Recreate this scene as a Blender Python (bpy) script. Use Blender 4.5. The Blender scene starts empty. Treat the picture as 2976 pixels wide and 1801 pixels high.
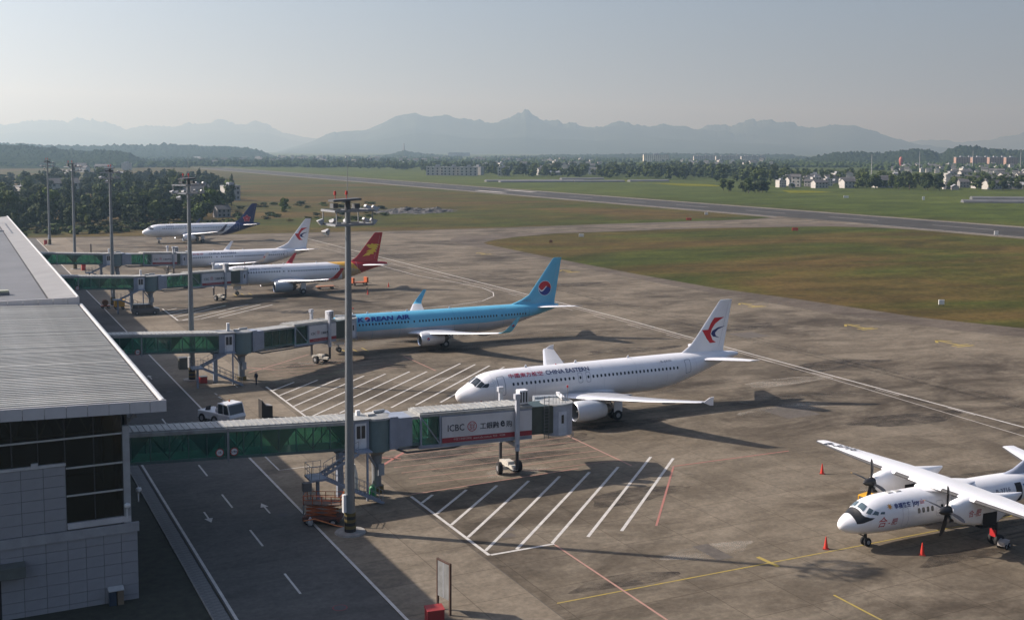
import bpy, bmesh, math, random
import numpy as np
from mathutils import Vector, Matrix
random.seed(7)
R = math.radians
scn = bpy.context.scene
COL = scn.collection

# ------------------------------------------------------------------ camera
PW, PH = 2976, 1801                      # size of the photograph the pixels below refer to
CF, CPY, CYAW, CPITCH, CROLL, CH = 3252.66, 713.63, .4663, .0854, .0044, 29.8
_cy, _sy, _cp, _sp = math.cos(CYAW), math.sin(CYAW), math.cos(CPITCH), math.sin(CPITCH)
C_FW = Vector((_sy*_cp, _cy*_cp, -_sp)); _rt = Vector((_cy, -_sy, 0)); _up = _rt.cross(C_FW)
C_RT = _rt*math.cos(CROLL) + _up*math.sin(CROLL); C_UP = _up*math.cos(CROLL) - _rt*math.sin(CROLL)
C_O = Vector((0, 0, CH))
cd = bpy.data.cameras.new('camera'); cam = bpy.data.objects.new('camera', cd); COL.objects.link(cam)
cd.sensor_fit = 'HORIZONTAL'; cd.sensor_width = 36; cd.lens = CF/PW*36
cd.shift_y = -(PH/2-CPY)/PW
cd.clip_start = .5; cd.clip_end = 60000
_m = Matrix((( C_RT.x, C_UP.x, -C_FW.x, 0), (C_RT.y, C_UP.y, -C_FW.y, 0), (C_RT.z, C_UP.z, -C_FW.z, CH), (0, 0, 0, 1)))
cam.matrix_world = _m
scn.camera = cam

# ------------------------------------------------------------------ sky, sun, exposure
SUN_TO = Vector((-29.46, 23.5, 25.2)).normalized()       # from the mast's shadow on the apron
w = bpy.data.worlds.new('World'); scn.world = w; w.use_nodes = True
wn = w.node_tree.nodes; wl = w.node_tree.links
sky = wn.new('ShaderNodeTexSky'); sky.sky_type = 'NISHITA'; sky.sun_disc = False
sky.sun_elevation = math.asin(SUN_TO.z); sky.sun_rotation = math.atan2(SUN_TO.x, SUN_TO.y)
sky.altitude = 100; sky.air_density = 1.0; sky.dust_density = 4.5; sky.ozone_density = 5.0
bg = wn['Background']; bg.inputs['Strength'].default_value = .074
tint = wn.new('ShaderNodeMix'); tint.data_type = 'RGBA'; tint.blend_type = 'MULTIPLY'; tint.inputs[0].default_value = 1.; tint.inputs[7].default_value = (1.10, .975, 1.03, 1)   # hazy, slightly violet sky
wl.new(sky.outputs['Color'], tint.inputs[6]); wl.new(tint.outputs[2], bg.inputs['Color'])
sl = bpy.data.lights.new('sun', 'SUN'); sl.energy = 5.0; sl.angle = R(.6); sl.color = (1, .96, .93)
so = bpy.data.objects.new('sun', sl); COL.objects.link(so)
so.rotation_euler = (-SUN_TO).to_track_quat('-Z', 'Y').to_euler(); so.location = (-60, 40, 120)
vs = scn.view_settings; vs.view_transform = 'Standard'; vs.look = 'None'; vs.exposure = .68; vs.gamma = 1
scn.render.engine = 'CYCLES'
cy = scn.cycles; cy.max_bounces = 6; cy.diffuse_bounces = 2; cy.glossy_bounces = 3; cy.transparent_max_bounces = 10
cy.transmission_bounces = 4; cy.volume_bounces = 0; cy.caustics_reflective = False; cy.caustics_refractive = False
cy.use_denoising = True

# ------------------------------------------------------------------ pixel -> place
def ray(x, y): return C_FW + C_RT*((x-PW/2)/CF) - C_UP*((y-CPY)/CF)
def gp(x, y, z=0.):
    d = ray(x, y); t = (z-CH)/d.z; return C_O + d*t
D2S = PW/2464.
def gd(x, y, z=0.): return gp(x*D2S, y*D2S, z)
def azdir(xd):
    d = ray(xd*D2S, 435.); return Vector((d.x, d.y, 0)).normalized()
def elev_h(xd, yd, dist):                # height of a point seen at display pixel (xd, yd) at ground distance dist
    d = ray(xd*D2S, yd*D2S); return CH + d.z/math.hypot(d.x, d.y)*dist

# ------------------------------------------------------------------ objects
def tag(o, label=None, cat=None, group=None, kind=None):
    if label: o['label'] = label
    if cat: o['category'] = cat
    if group: o['group'] = group
    if kind: o['kind'] = kind
    return o
def empty(name, loc=(0, 0, 0), rz=0., label=None, cat=None, group=None, parent=None):
    o = bpy.data.objects.new(name, None); COL.objects.link(o); o.location = loc; o.rotation_euler = (0, 0, rz)
    o.empty_display_size = .5
    if parent: o.parent = parent
    return tag(o, label, cat, group)
def link(name, me, parent=None, loc=None, rz=None):
    o = bpy.data.objects.new(name, me); COL.objects.link(o)
    if parent: o.parent = parent
    if loc is not None: o.location = loc
    if rz is not None: o.rotation_euler = (0, 0, rz)
    return o
def copy_tree(o, parent=None):
    c = o.copy(); COL.objects.link(c); c.parent = parent
    for ch in list(o.children): copy_tree(ch, c)
    return c

class MB:
    def __init__(s, xf=None): s.v = []; s.f = []; s.mi = []; s.xf = xf
    def add(s, vs, fs, m=0):
        b = len(s.v); s.v += [tuple(p) for p in vs]
        for f in fs: s.f.append(tuple(b+i for i in f)); s.mi.append(m)
        return s
    def hexa(s, p, m=0):                  # 8 corners: bottom loop 0-3, top loop 4-7
        return s.add(p, [(3, 2, 1, 0), (4, 5, 6, 7), (0, 1, 5, 4), (1, 2, 6, 5), (2, 3, 7, 6), (3, 0, 4, 7)], m)
    def box(s, x0, x1, y0, y1, z0, z1, m=0):
        return s.hexa([(x0, y0, z0), (x1, y0, z0), (x1, y1, z0), (x0, y1, z0), (x0, y0, z1), (x1, y0, z1), (x1, y1, z1), (x0, y1, z1)], m)
    def bar(s, p, q, a=.05, b=None, m=0, up=(0, 0, 1)):
        b = b or a; p = Vector(p); q = Vector(q); d = (q-p).normalized(); u = Vector(up)
        if abs(d.dot(u)) > .98: u = Vector((1, 0, 0))
        r = d.cross(u).normalized()*a/2; t = r.cross(d).normalized()*b/2
        return s.hexa([p-r-t, p+r-t, q+r-t, q-r-t, p-r+t, p+r+t, q+r+t, q-r+t], m)
    def cyl(s, p, q, r0, r1=None, n=12, m=0, cap=True):
        r1 = r0 if r1 is None else r1; p = Vector(p); q = Vector(q); d = (q-p).normalized()
        u = Vector((0, 0, 1)) if abs(d.z) < .9 else Vector((1, 0, 0)); a = d.cross(u).normalized(); b = d.cross(a)
        vs = []
        for c, r in ((p, r0), (q, r1)):
            for i in range(n):
                t = 2*math.pi*i/n; vs.append(c+a*(r*math.cos(t))+b*(r*math.sin(t)))
        fs = [(i, (i+1) % n, n+(i+1) % n, n+i) for i in range(n)]
        if cap: fs += [tuple(range(n-1, -1, -1)), tuple(range(n, 2*n))]
        return s.add(vs, fs, m)
    def tube(s, pts, r, n=8, m=0):
        for a, b in zip(pts[:-1], pts[1:]): s.cyl(a, b, r, r, n, m)
        return s
    def loft(s, rings, m=0, cap0=True, cap1=True):
        n = len(rings[0]); vs = [p for r in rings for p in r]; fs = []
        for k in range(len(rings)-1):
            for i in range(n): j = (i+1) % n; fs.append((k*n+i, k*n+j, (k+1)*n+j, (k+1)*n+i))
        if cap0: fs.append(tuple(range(n-1, -1, -1)))
        if cap1: fs.append(tuple((len(rings)-1)*n+i for i in range(n)))
        return s.add(vs, fs, m)
    def lathe(s, prof, o=(0, 0, 0), ax='x', n=24, m=0, cap0=False, cap1=False, sx=1., sz=1.):
        rings = []
        for a, r in prof:
            ring = []
            for i in range(n):
                t = 2*math.pi*i/n; c, d = r*math.cos(t)*sx, r*math.sin(t)*sz
                ring.append((o[0]+a, o[1]+c, o[2]+d) if ax == 'x' else ((o[0]+c, o[1]+a, o[2]+d) if ax == 'y' else (o[0]+c, o[1]+d, o[2]+a)))
            rings.append(ring)
        return s.loft(rings, m, cap0, cap1)
    def prism(s, pts, z0, z1, m=0):       # outline in x,y pushed up
        n = len(pts); vs = [(x, y, z0) for x, y in pts]+[(x, y, z1) for x, y in pts]
        return s.add(vs, [tuple(range(n-1, -1, -1)), tuple(range(n, 2*n))]+[(i, (i+1) % n, n+(i+1) % n, n+i) for i in range(n)], m)
    def prism_y(s, pts, y0, y1, m=0):     # outline in x,z pushed along y
        n = len(pts); vs = [(x, y0, z) for x, z in pts]+[(x, y1, z) for x, z in pts]
        return s.add(vs, [tuple(range(n)), tuple(range(2*n-1, n-1, -1))]+[((i+1) % n, i, n+i, n+(i+1) % n) for i in range(n)], m)
    def mesh(s, name, mats, smooth=None):
        me = bpy.data.meshes.new(name)
        vs = s.v if s.xf is None else [tuple(s.xf @ Vector(p)) for p in s.v]
        me.from_pydata(vs, [], s.f); 
        for m in (mats if isinstance(mats, (list, tuple)) else [mats]): me.materials.append(m)
        if any(s.mi): me.polygons.foreach_set('material_index', s.mi)
        bm = bmesh.new(); bm.from_mesh(me); bmesh.ops.recalc_face_normals(bm, faces=bm.faces); bm.to_mesh(me); bm.free()
        if smooth is not None:
            me.polygons.foreach_set('use_smooth', [True]*len(me.polygons)); me.set_sharp_from_angle(angle=R(smooth))
        me.update(); return me
    def build(s, name, mats, parent=None, smooth=None, bevel=0.):
        o = link(name, s.mesh(name, mats, smooth), parent)
        if bevel:
            b = o.modifiers.new('bevel', 'BEVEL'); b.width = bevel; b.segments = 2; b.limit_method = 'ANGLE'
        return o

# ------------------------------------------------------------------ materials
def nodes(name):
    m = bpy.data.materials.new(name); m.use_nodes = True; nt = m.node_tree
    return m, nt, nt.nodes, nt.links, nt.nodes['Principled BSDF']
def ramp(nt, a, b, ca, cb):
    r = nt.nodes.new('ShaderNodeValToRGB'); e = r.color_ramp.elements
    e[0].position = a; e[1].position = b; e[0].color = (*ca, 1); e[1].color = (*cb, 1); return r
def noise(nt, scale, detail=4, vec=None, rough=.6, dist=0.):
    n = nt.nodes.new('ShaderNodeTexNoise'); n.inputs['Scale'].default_value = scale; n.inputs['Detail'].default_value = detail
    n.inputs['Roughness'].default_value = rough; n.inputs['Distortion'].default_value = dist
    if vec: nt.links.new(vec, n.inputs['Vector'])
    return n
def coords(nt, kind='Object', scale=(1, 1, 1), rz=0.):
    t = nt.nodes.new('ShaderNodeTexCoord'); mp = nt.nodes.new('ShaderNodeMapping'); mp.inputs['Scale'].default_value = scale
    mp.inputs['Rotation'].default_value = (0, 0, rz)
    nt.links.new(t.outputs[kind], mp.inputs['Vector']); return mp.outputs['Vector']
def mix(nt, fac, a, b, mode='MIX'):
    n = nt.nodes.new('ShaderNodeMix'); n.data_type = 'RGBA'; n.blend_type = mode
    for sock, val in ((0, fac), (6, a), (7, b)):
        if hasattr(val, 'node'): nt.links.new(val, n.inputs[sock])
        else: n.inputs[sock].default_value = val if sock == 0 else (*val, 1)
    return n.outputs[2]
def bump(nt, h, st, dist=.05):
    b = nt.nodes.new('ShaderNodeBump'); b.inputs['Strength'].default_value = st; b.inputs['Distance'].default_value = dist
    nt.links.new(h, b.inputs['Height']); return b.outputs['Normal']
def mat(name, col, rough=.6, metal=0., var=.12, scale=1.2, coat=0., spec=.5, dirt=None):
    m, nt, N, L, P = nodes(name)
    P.inputs['Roughness'].default_value = rough; P.inputs['Metallic'].default_value = metal
    P.inputs['Coat Weight'].default_value = coat; P.inputs['Specular IOR Level'].default_value = spec
    if var > 0:
        v = coords(nt); n = noise(nt, scale, 5, v, .65)
        lo = tuple(max(0, c*(1-var*1.6)) for c in col); hi = tuple(min(1, c*(1+var)) for c in col)
        r = ramp(nt, .3, .7, lo, hi); L.new(n.outputs['Fac'], r.inputs[0]); out = r.outputs[0]
        if dirt:
            n2 = noise(nt, scale*.35, 6, coords(nt, scale=(1, 1, .25)), .7); rr = ramp(nt, .5, .72, (0, 0, 0), (1, 1, 1)); L.new(n2.outputs['Fac'], rr.inputs[0])
            ml = nt.nodes.new('ShaderNodeMath'); ml.operation = 'MULTIPLY'; ml.inputs[1].default_value = .5; L.new(rr.outputs[0], ml.inputs[0])
            out = mix(nt, ml.outputs[0], out, dirt)
        L.new(out, P.inputs['Base Color'])
    else: P.inputs['Base Color'].default_value = (*col, 1)
    return m
MT = {}
def T(name, *a, **k):
    if name not in MT: MT[name] = mat(name, *a, **k)
    return MT[name]
white_paint = mat('aircraft_white', (.76, .765, .78), .30, var=.03, scale=.35, coat=.15, dirt=(.62, .615, .60))
grey_wing = mat('wing_grey', (.36, .37, .39), .42, var=.06, scale=.6)
silver = mat('bare_metal', (.72, .73, .75), .28, metal=.85, var=.05)
pale_metal = mat('pale_metal', (.58, .60, .64), .38, metal=.25, var=.05, scale=.5)
tyre_m = mat('tyre_rubber', (.018, .018, .019), .85, var=.2, scale=6)
dark_m = mat('dark_parts', (.02, .02, .022), .6, var=.2)
rim_m = mat('wheel_rim', (.35, .36, .37), .45, metal=.4, var=.1)
strut_m = mat('gear_strut', (.42, .43, .44), .4, metal=.2, var=.1)
glass_dark = mat('dark_glazing', (.02, .026, .032), .06, var=0, spec=.7)
outline_m = mat('door_outline', (.09, .11, .17), .5, var=0)
grey_seam = mat('panel_seam', (.42, .43, .46), .5, var=0)
galv = mat('galvanised_steel', (.25, .262, .275), .5, metal=.3, var=.12, scale=.8)
bridge_grey = mat('bridge_blue_grey', (.25, .285, .35), .45, var=.09, scale=.9, dirt=(.15, .16, .18))
bridge_teal = mat('bridge_teal', (.125, .185, .19), .5, var=.08, scale=.8, dirt=(.09, .12, .12))
bridge_frame = mat('bridge_green_frame', (.07, .12, .115), .5, var=.12)
bridge_roof = mat('bridge_roof', (.32, .325, .31), .55, var=.2, scale=1.2, dirt=(.16, .15, .13))
white_steel = mat('white_steel', (.66, .67, .68), .45, var=.08, dirt=(.40, .38, .34))
concrete_m = mat('weathered_concrete', (.24, .23, .21), .85, var=.2, scale=1.5)
red_m = mat('signal_red', (.42, .02, .022), .5, var=.1)
orange_m = mat('machine_orange', (.38, .085, .018), .5, var=.15)
yellow_m = mat('machine_yellow', (.62, .33, .02), .5, var=.12)
black_m = mat('black_paint', (.015, .015, .016), .5, var=.1)
white_line = None
def tinted_glass(name, tint, gloss=.10, body=(.03, .10, .08), bodyw=.22):
    m, nt, N, L, P = nodes(name); N.remove(P)
    t = N.new('ShaderNodeBsdfTransparent'); t.inputs[0].default_value = (*tint, 1)
    d = N.new('ShaderNodeBsdfDiffuse'); d.inputs[0].default_value = (*body, 1)
    g = N.new('ShaderNodeBsdfGlossy'); g.inputs['Roughness'].default_value = .06
    a = N.new('ShaderNodeMixShader'); a.inputs[0].default_value = bodyw; L.new(t.outputs[0], a.inputs[1]); L.new(d.outputs[0], a.inputs[2])
    fr = N.new('ShaderNodeFresnel'); fr.inputs[0].default_value = 1.45
    b = N.new('ShaderNodeMixShader'); L.new(fr.outputs[0], b.inputs[0]); L.new(a.outputs[0], b.inputs[1]); L.new(g.outputs[0], b.inputs[2])
    L.new(b.outputs[0], N['Material Output'].inputs['Surface']); return m
green_glass = tinted_glass('green_tinted_glass', (.60, .88, .79), body=(.06, .22, .18), bodyw=.2)
teal_film = tinted_glass('teal_film_glass', (.22, .52, .50), body=(.035, .17, .17), bodyw=.6)
hall_glass = tinted_glass('hall_glass', (.48, .48, .38), body=(.012, .012, .009), bodyw=.2)

def concrete_ground(name, base, dark, light, streak_rz=0., joint=0., stain=.6):
    base, dark, light = ((q[0]*.95, q[1]*.95, q[2]*.92) for q in (base, dark, light))
    m, nt, N, L, P = nodes(name); P.inputs['Roughness'].default_value = .88; P.inputs['Specular IOR Level'].default_value = .25
    v = coords(nt); big = noise(nt, .024, 6, coords(nt, scale=(1, 1.5, 1)), .6, .3); mid = noise(nt, .13, 8, coords(nt, scale=(.7, 1.15, 1), rz=streak_rz+.25), .72, .5); fine = noise(nt, 2.2, 5, v, .7)
    r1 = ramp(nt, .40, .60, dark, base); L.new(big.outputs['Fac'], r1.inputs[0])
    r2 = ramp(nt, .42, .60, (0, 0, 0), (1, 1, 1)); L.new(mid.outputs['Fac'], r2.inputs[0])
    c = mix(nt, r2.outputs[0], r1.outputs[0], light)
    ml = N.new('ShaderNodeMath'); ml.operation = 'MULTIPLY'; ml.inputs[1].default_value = .6; L.new(r2.outputs[0], ml.inputs[0])
    c = mix(nt, ml.outputs[0], r1.outputs[0], light)
    st = noise(nt, .075, 9, coords(nt, scale=(.55, 1.25, 1), rz=.12), .74, .4); rs = ramp(nt, .50, .64, (1, 1, 1), (.42, .39, .36)); L.new(st.outputs['Fac'], rs.inputs[0])
    c = mix(nt, stain, c, rs.outputs[0], 'MULTIPLY')
    rf = ramp(nt, .28, .75, (.70, .70, .70), (1.2, 1.2, 1.2)); L.new(fine.outputs['Fac'], rf.inputs[0])
    c = mix(nt, 1., c, rf.outputs[0], 'MULTIPLY')
    n5 = noise(nt, .55, 8, coords(nt, scale=(.6, 1.1, 1), rz=.2), .75); r5 = ramp(nt, .3, .7, (.74, .74, .74), (1.2, 1.2, 1.2)); L.new(n5.outputs['Fac'], r5.inputs[0]); c = mix(nt, .85, c, r5.outputs[0], 'MULTIPLY')
    if joint:
        br = N.new('ShaderNodeTexBrick'); br.offset = 0.; br.inputs['Scale'].default_value = 1.; br.inputs['Brick Width'].default_value = joint; br.inputs['Row Height'].default_value = joint
        br.inputs['Mortar Size'].default_value = .05; br.inputs['Mortar Smooth'].default_value = .5
        br.inputs['Color1'].default_value = (1, 1, 1, 1); br.inputs['Color2'].default_value = (.86, .86, .86, 1); br.inputs['Mortar'].default_value = (.50, .47, .44, 1)
        L.new(v, br.inputs['Vector']); c = mix(nt, .8, c, br.outputs['Color'], 'MULTIPLY')
    L.new(c, P.inputs['Base Color']); L.new(bump(nt, fine.outputs['Fac'], .25, .02), P.inputs['Normal'])
    return m
apron_m = concrete_ground('apron_concrete', (.146, .120, .088), (.060, .047, .033), (.240, .203, .156), joint=5.)
band_m = concrete_ground('service_concrete', (.208, .173, .131), (.142, .117, .087), (.272, .230, .179), joint=5., stain=.35)
taxi_m = concrete_ground('taxiway_concrete', (.165, .145, .115), (.115, .10, .08), (.21, .188, .155), joint=5., stain=.3)
asphalt_m = concrete_ground('road_asphalt', (.098, .094, .090), (.076, .073, .071), (.120, .115, .109), stain=.35)
runway_m = concrete_ground('runway_asphalt', (.050, .047, .045), (.038, .036, .034), (.064, .060, .057), stain=.35)
shoulder_m = concrete_ground('shoulder_asphalt', (.105, .084, .066), (.062, .049, .037), (.15, .125, .10), stain=.5)

def grass_mat():
    m, nt, N, L, P = nodes('field_grass'); P.inputs['Roughness'].default_value = .95; P.inputs['Specular IOR Level'].default_value = .1
    big = noise(nt, .012, 5, coords(nt, scale=(.55, 1.25, 1), rz=.5), .6, .8); med = noise(nt, .05, 6, coords(nt, scale=(.5, 1.2, 1), rz=.45), .66, .5); fine = noise(nt, .7, 6, coords(nt), .75); far = noise(nt, .0032, 4, coords(nt), .6)
    r = N.new('ShaderNodeValToRGB'); L.new(big.outputs['Fac'], r.inputs[0]); e = r.color_ramp.elements
    e[0].position = .40; e[0].color = (.086, .060, .023, 1); e[1].position = .60; e[1].color = (.046, .056, .012, 1)
    x = e.new(.50); x.color = (.068, .058, .017, 1)
    r2 = ramp(nt, .35, .7, (.62, .62, .60), (1.32, 1.28, 1.2)); L.new(med.outputs['Fac'], r2.inputs[0])
    c = mix(nt, 1., r.outputs[0], r2.outputs[0], 'MULTIPLY')
    # beyond the runway the fields are greener
    sp = N.new('ShaderNodeSeparateXYZ'); L.new(coords(nt), sp.inputs[0])
    mr = N.new('ShaderNodeMapRange'); mr.inputs[1].default_value = 300; mr.inputs[2].default_value = 420; L.new(sp.outputs[0], mr.inputs[0])
    rg = ramp(nt, .35, .65, (.046, .066, .015), (.072, .092, .022)); L.new(far.outputs['Fac'], rg.inputs[0])
    c2 = mix(nt, 1., rg.outputs[0], r2.outputs[0], 'MULTIPLY')
    c = mix(nt, mr.outputs[0], c, c2)
    rf = ramp(nt, .3, .72, (.55, .56, .55), (1.4, 1.38, 1.3)); L.new(fine.outputs['Fac'], rf.inputs[0])
    n6 = noise(nt, .16, 8, coords(nt, scale=(.7, 1.2, 1), rz=.4), .75); r6 = ramp(nt, .3, .7, (.65, .68, .62), (1.3, 1.28, 1.2)); L.new(n6.outputs['Fac'], r6.inputs[0]); c = mix(nt, 1., c, r6.outputs[0], 'MULTIPLY')
    c = mix(nt, 1., c, rf.outputs[0], 'MULTIPLY')
    L.new(c, P.inputs['Base Color']); L.new(bump(nt, fine.outputs['Fac'], .5, .25), P.inputs['Normal']); return m
grass_m = grass_mat()
def paint_line(name, col, wear=.45):
    m, nt, N, L, P = nodes(name); P.inputs['Roughness'].default_value = .8
    n = noise(nt, 1.6, 7, coords(nt), .75); r = ramp(nt, .35, .62, tuple(c*wear+.12*(1-wear) for c in col), col); L.new(n.outputs['Fac'], r.inputs[0]); L.new(r.outputs[0], P.inputs['Base Color']); return m
line_white = paint_line('line_white', (.52, .50, .46), .6)
line_faint = paint_line('line_faint', (.42, .39, .345), .55)
line_runway = paint_line('line_runway', (.27, .26, .24), .5)
line_yellow = paint_line('line_yellow', (.34, .25, .03), .55)
line_red = paint_line('line_red', (.34, .125, .09), .55)
line_redw = paint_line('line_red_worn', (.36, .19, .14), .6)
def leaf_mat(name, a, b):
    m, nt, N, L, P = nodes(name); P.inputs['Roughness'].default_value = .8; P.inputs['Specular IOR Level'].default_value = .15
    oi = N.new('ShaderNodeObjectInfo'); n = noise(nt, .8, 4, coords(nt), .7)
    r = ramp(nt, .3, .7, a, b); L.new(n.outputs['Fac'], r.inputs[0])
    rr = ramp(nt, 0, 1, (.62, .70, .62), (1.35, 1.25, 1.1)); L.new(oi.outputs['Random'], rr.inputs[0])
    L.new(mix(nt, 1., r.outputs[0], rr.outputs[0], 'MULTIPLY'), P.inputs['Base Color'])
    return m
leaf_dark = leaf_mat('foliage_dark', (.020, .032, .012), (.062, .085, .026))
leaf_mid = leaf_mat('foliage_mid', (.032, .052, .015), (.090, .120, .030))
leaf_light = leaf_mat('foliage_spring', (.070, .105, .016), (.130, .170, .035))
leaf_dry = leaf_mat('foliage_dry', (.070, .062, .024), (.12, .105, .04))
bark_m = mat('bark', (.075, .06, .045), .9, var=.2)
wood_hill_m = None
def hill_mat(name, a, b, sc):
    m, nt, N, L, P = nodes(name); P.inputs['Roughness'].default_value = 1; P.inputs['Specular IOR Level'].default_value = 0
    n = noise(nt, sc, 8, coords(nt), .72); r = ramp(nt, .32, .68, a, b); L.new(n.outputs['Fac'], r.inputs[0]); L.new(r.outputs[0], P.inputs['Base Color']); return m
hill_m = hill_mat('wooded_hill', (.007, .012, .007), (.032, .045, .020), .05)
mountain_m = hill_mat('mountain_forest', (.022, .034, .024), (.055, .07, .045), .004)
house_white = mat('house_plaster', (.42, .41, .39), .85, var=.1, scale=.3, dirt=(.26, .25, .23))
house_grey = mat('house_plaster_grey', (.24, .235, .23), .85, var=.15, scale=.3)
roof_dark = mat('roof_tiles', (.085, .083, .085), .8, var=.25, scale=.8)
roof_pale = mat('roof_sheet', (.30, .31, .33), .6, var=.2, scale=.4)

# ================================================================== SETTING
def sheet(name, pts, z, m, kind='structure', parent=None, sub=0):
    me = bpy.data.meshes.new(name); me.from_pydata([(x, y, z) for x, y in pts], [], [tuple(range(len(pts)))]); me.materials.append(m)
    bm = bmesh.new(); bm.from_mesh(me); bmesh.ops.recalc_face_normals(bm, faces=bm.faces)
    if bm.faces and sum(f.normal.z for f in bm.faces) < 0: bmesh.ops.reverse_faces(bm, faces=bm.faces)
    bmesh.ops.triangulate(bm, faces=bm.faces); bm.to_mesh(me); bm.free()
    o = link(name, me, parent)
    if kind: o['kind'] = kind
    return o
def stripe(name, pts, wd, m, parent, z=.008):
    pts = [Vector((*p, 0)) for p in pts]; vs = []; fs = []
    for i, p in enumerate(pts):
        a = pts[max(0, i-1)]; b = pts[min(len(pts)-1, i+1)]; d = (b-a).normalized(); n = Vector((-d.y, d.x, 0))*wd/2
        vs += [p-n, p+n]
    for i in range(len(pts)-1): fs.append((2*i, 2*i+2, 2*i+3, 2*i+1))
    me = bpy.data.meshes.new(name); me.from_pydata([(v.x, v.y, z) for v in vs], [], fs); me.materials.append(m)
    return link(name, me, parent)

G = 25000
tag(sheet('ground', [(-G, -3000), (G, -3000), (G, G), (-G, G)], -.06, grass_m), 'flat grass land of the airfield and the plain beyond', 'ground')
# concrete shoulder, apron, taxiway
EAST = [(153, 60), (154.5, 122), (150, 132), (144.6, 156), (143.2, 178), (142.4, 206), (143, 244), (144.6, 270), (144.6, 297), (144, 321), (146.5, 336), (150.5, 344.5), (158, 351.5), (173, 354.6), (208, 356.4), (286, 357.6), (320, 356), (334, 351), (339, 340)]
NORTH = [(339, 404), (335, 398.5), (323, 387.5), (305, 382), (282, 379.6), (238, 377), (202, 378.6), (168, 380.6), (146, 381.3), (107, 384.8), (56, 392.4), (25, 400), (-60, 412)]
apron = sheet('apron', [(34.2, -80), (153, -80)]+EAST+NORTH[:-2]+[(34.2, 397.8)], 0., apron_m)
tag(apron, 'stained brownish concrete aircraft apron in front of the jet bridges', 'apron')
shoulder = sheet('apron_shoulder', [(150, -80), (168, -80), (166.5, 100), (163, 127), (156, 146), (152.5, 175), (148.6, 196), (148, 227), (149, 270), (150.5, 300), (151.5, 318), (153.2, 325), (161, 333), (174, 342), (193, 350.2), (222, 350.9), (260, 351), (295, 344.5), (313, 339.5), (325, 328), (341, 284), (345, 284), (345, 372), (150, 366), (120, 366), (120, 60)], -.03, shoulder_m)
tag(shoulder, 'dark tar shoulder strip between apron concrete and infield grass', 'shoulder')
sheet('apron_shoulder', [(20, 396), (150, 376), (340, 376), (345, 376), (345, 416), (337, 415), (331, 396.6), (311, 388.8), (275, 388.3), (226, 386.6), (194, 384.5), (146, 385), (56, 396), (20, 404)], -.034, shoulder_m)
tag(bpy.data.objects['apron_shoulder.001'], 'narrow dark shoulder along the far edge of the apron and taxiway', 'shoulder')
service = sheet('service_strip', [(25.0, -80), (34.14, -80), (34.14, 397.8), (25.0, 400)], 0., band_m)
tag(service, 'light tan concrete strip between service road and aircraft stands', 'pavement')
road = sheet('service_road', [(15.2, -80), (24.95, -80), (24.95, 400), (15.2, 402)], 0., asphalt_m)
tag(road, 'dark grey service road along the terminal in its shadow', 'road')
joint = stripe('slab_joint', [(34.17, -80), (34.17, 397)], .10, T('joint_tar', (.07, .06, .05), .9), apron, -.004)
yard = sheet('planted_strip', [(-20, -80), (14.0, -80), (14.0, 402), (-20, 402)], -.012, mat('planting_soil', (.026, .028, .018), .95, var=.35, scale=1.5))
tag(yard, 'dark planted strip between terminal wall and road', 'ground')
# runway
runway = sheet('runway', [(336, -400), (380, -400), (380, 1750), (336, 1750)], -.02, runway_m); tag(runway, 'long grey asphalt runway crossing the airfield', 'runway')
RX0, RX1 = 336, 380
for x in (RX0+1.0, RX1-1.0): stripe('edge_line', [(x, -400), (x, 1750)], .7, line_faint, runway, -.012)
sheet('runway_verge', [(RX0-6, -400), (RX0-.05, -400), (RX0-.05, 1750), (RX0-6, 1750)], -.026, taxi_m); tag(bpy.data.objects['runway_verge'], 'pale concrete verge on the near side of the runway', 'verge')
sheet('runway_verge', [(RX1+.05, -400), (RX1+5, -400), (RX1+5, 1750), (RX1+.05, 1750)], -.026, taxi_m); tag(bpy.data.objects['runway_verge.001'], 'pale concrete verge on the far side of the runway', 'verge')
y = 60.
while y < 1700:
    stripe('centre_dash', [(358, y), (358, y+30)], .9, line_runway, runway, -.012); y += 60
for x in (346, 370): stripe('aiming_mark', [(x, 700), (x, 745)], 5., line_faint, runway, -.012)
# taxi lane, stand and road markings
stripe('taxi_edge_line', [(106.3, 365), (106.2, 200), (106.3, 169), (104.8, 130), (103.6, 82), (103, -60)], .28, line_white, apron)
stripe('taxi_edge_line', [(99.5, 345), (101.6, 290), (103.4, 250), (104.9, 200), (105, 178), (104.2, 136), (102.4, 104), (100.3, 79), (99.3, -60)], .16, line_faint, apron)
for k in range(26): stripe('lane_dash', [(103.4, 345-k*11.5), (103.35, 345-k*11.5-4)], .16, line_faint, apron)
stripe('turn_line', [(98.5, 300), (98.5, 246), (101.3, 229), (102.5, 218), (101.3, 210), (98.8, 204.5), (93.5, 198.7), (86.8, 195.9), (70, 193)], .2, line_white, apron)
def hatch(x0, yb, yt, starts_y, starts_x, yend, xcorner, parent, last=None):
    stripe('hatch_edge', [(x0, yb), (x0, yt)], .26, line_white, parent, .008)
    stripe('hatch_edge', [(x0+.14, yb+.0), (xcorner, yb)], .26, line_white, parent, .010)
    for sy in starts_y: stripe('hatch_line', [(x0+.15, sy+.15), (x0+(yend-sy), yend)], .26, line_white, parent, .012)
    for sx, ye in starts_x: stripe('hatch_line', [(sx, yb+.2), (sx+(ye-yb), ye)], .26, line_white, parent, .012)
hatch(34.72, 72.5, 88.1, (85.9, 82.7, 79.7, 76.5, 73.3), ((37.1, 87.7), (40.13, 88.0), (43.28, 89.6), (46.35, 88.2)), 87.75, 40.2, apron)
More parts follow.
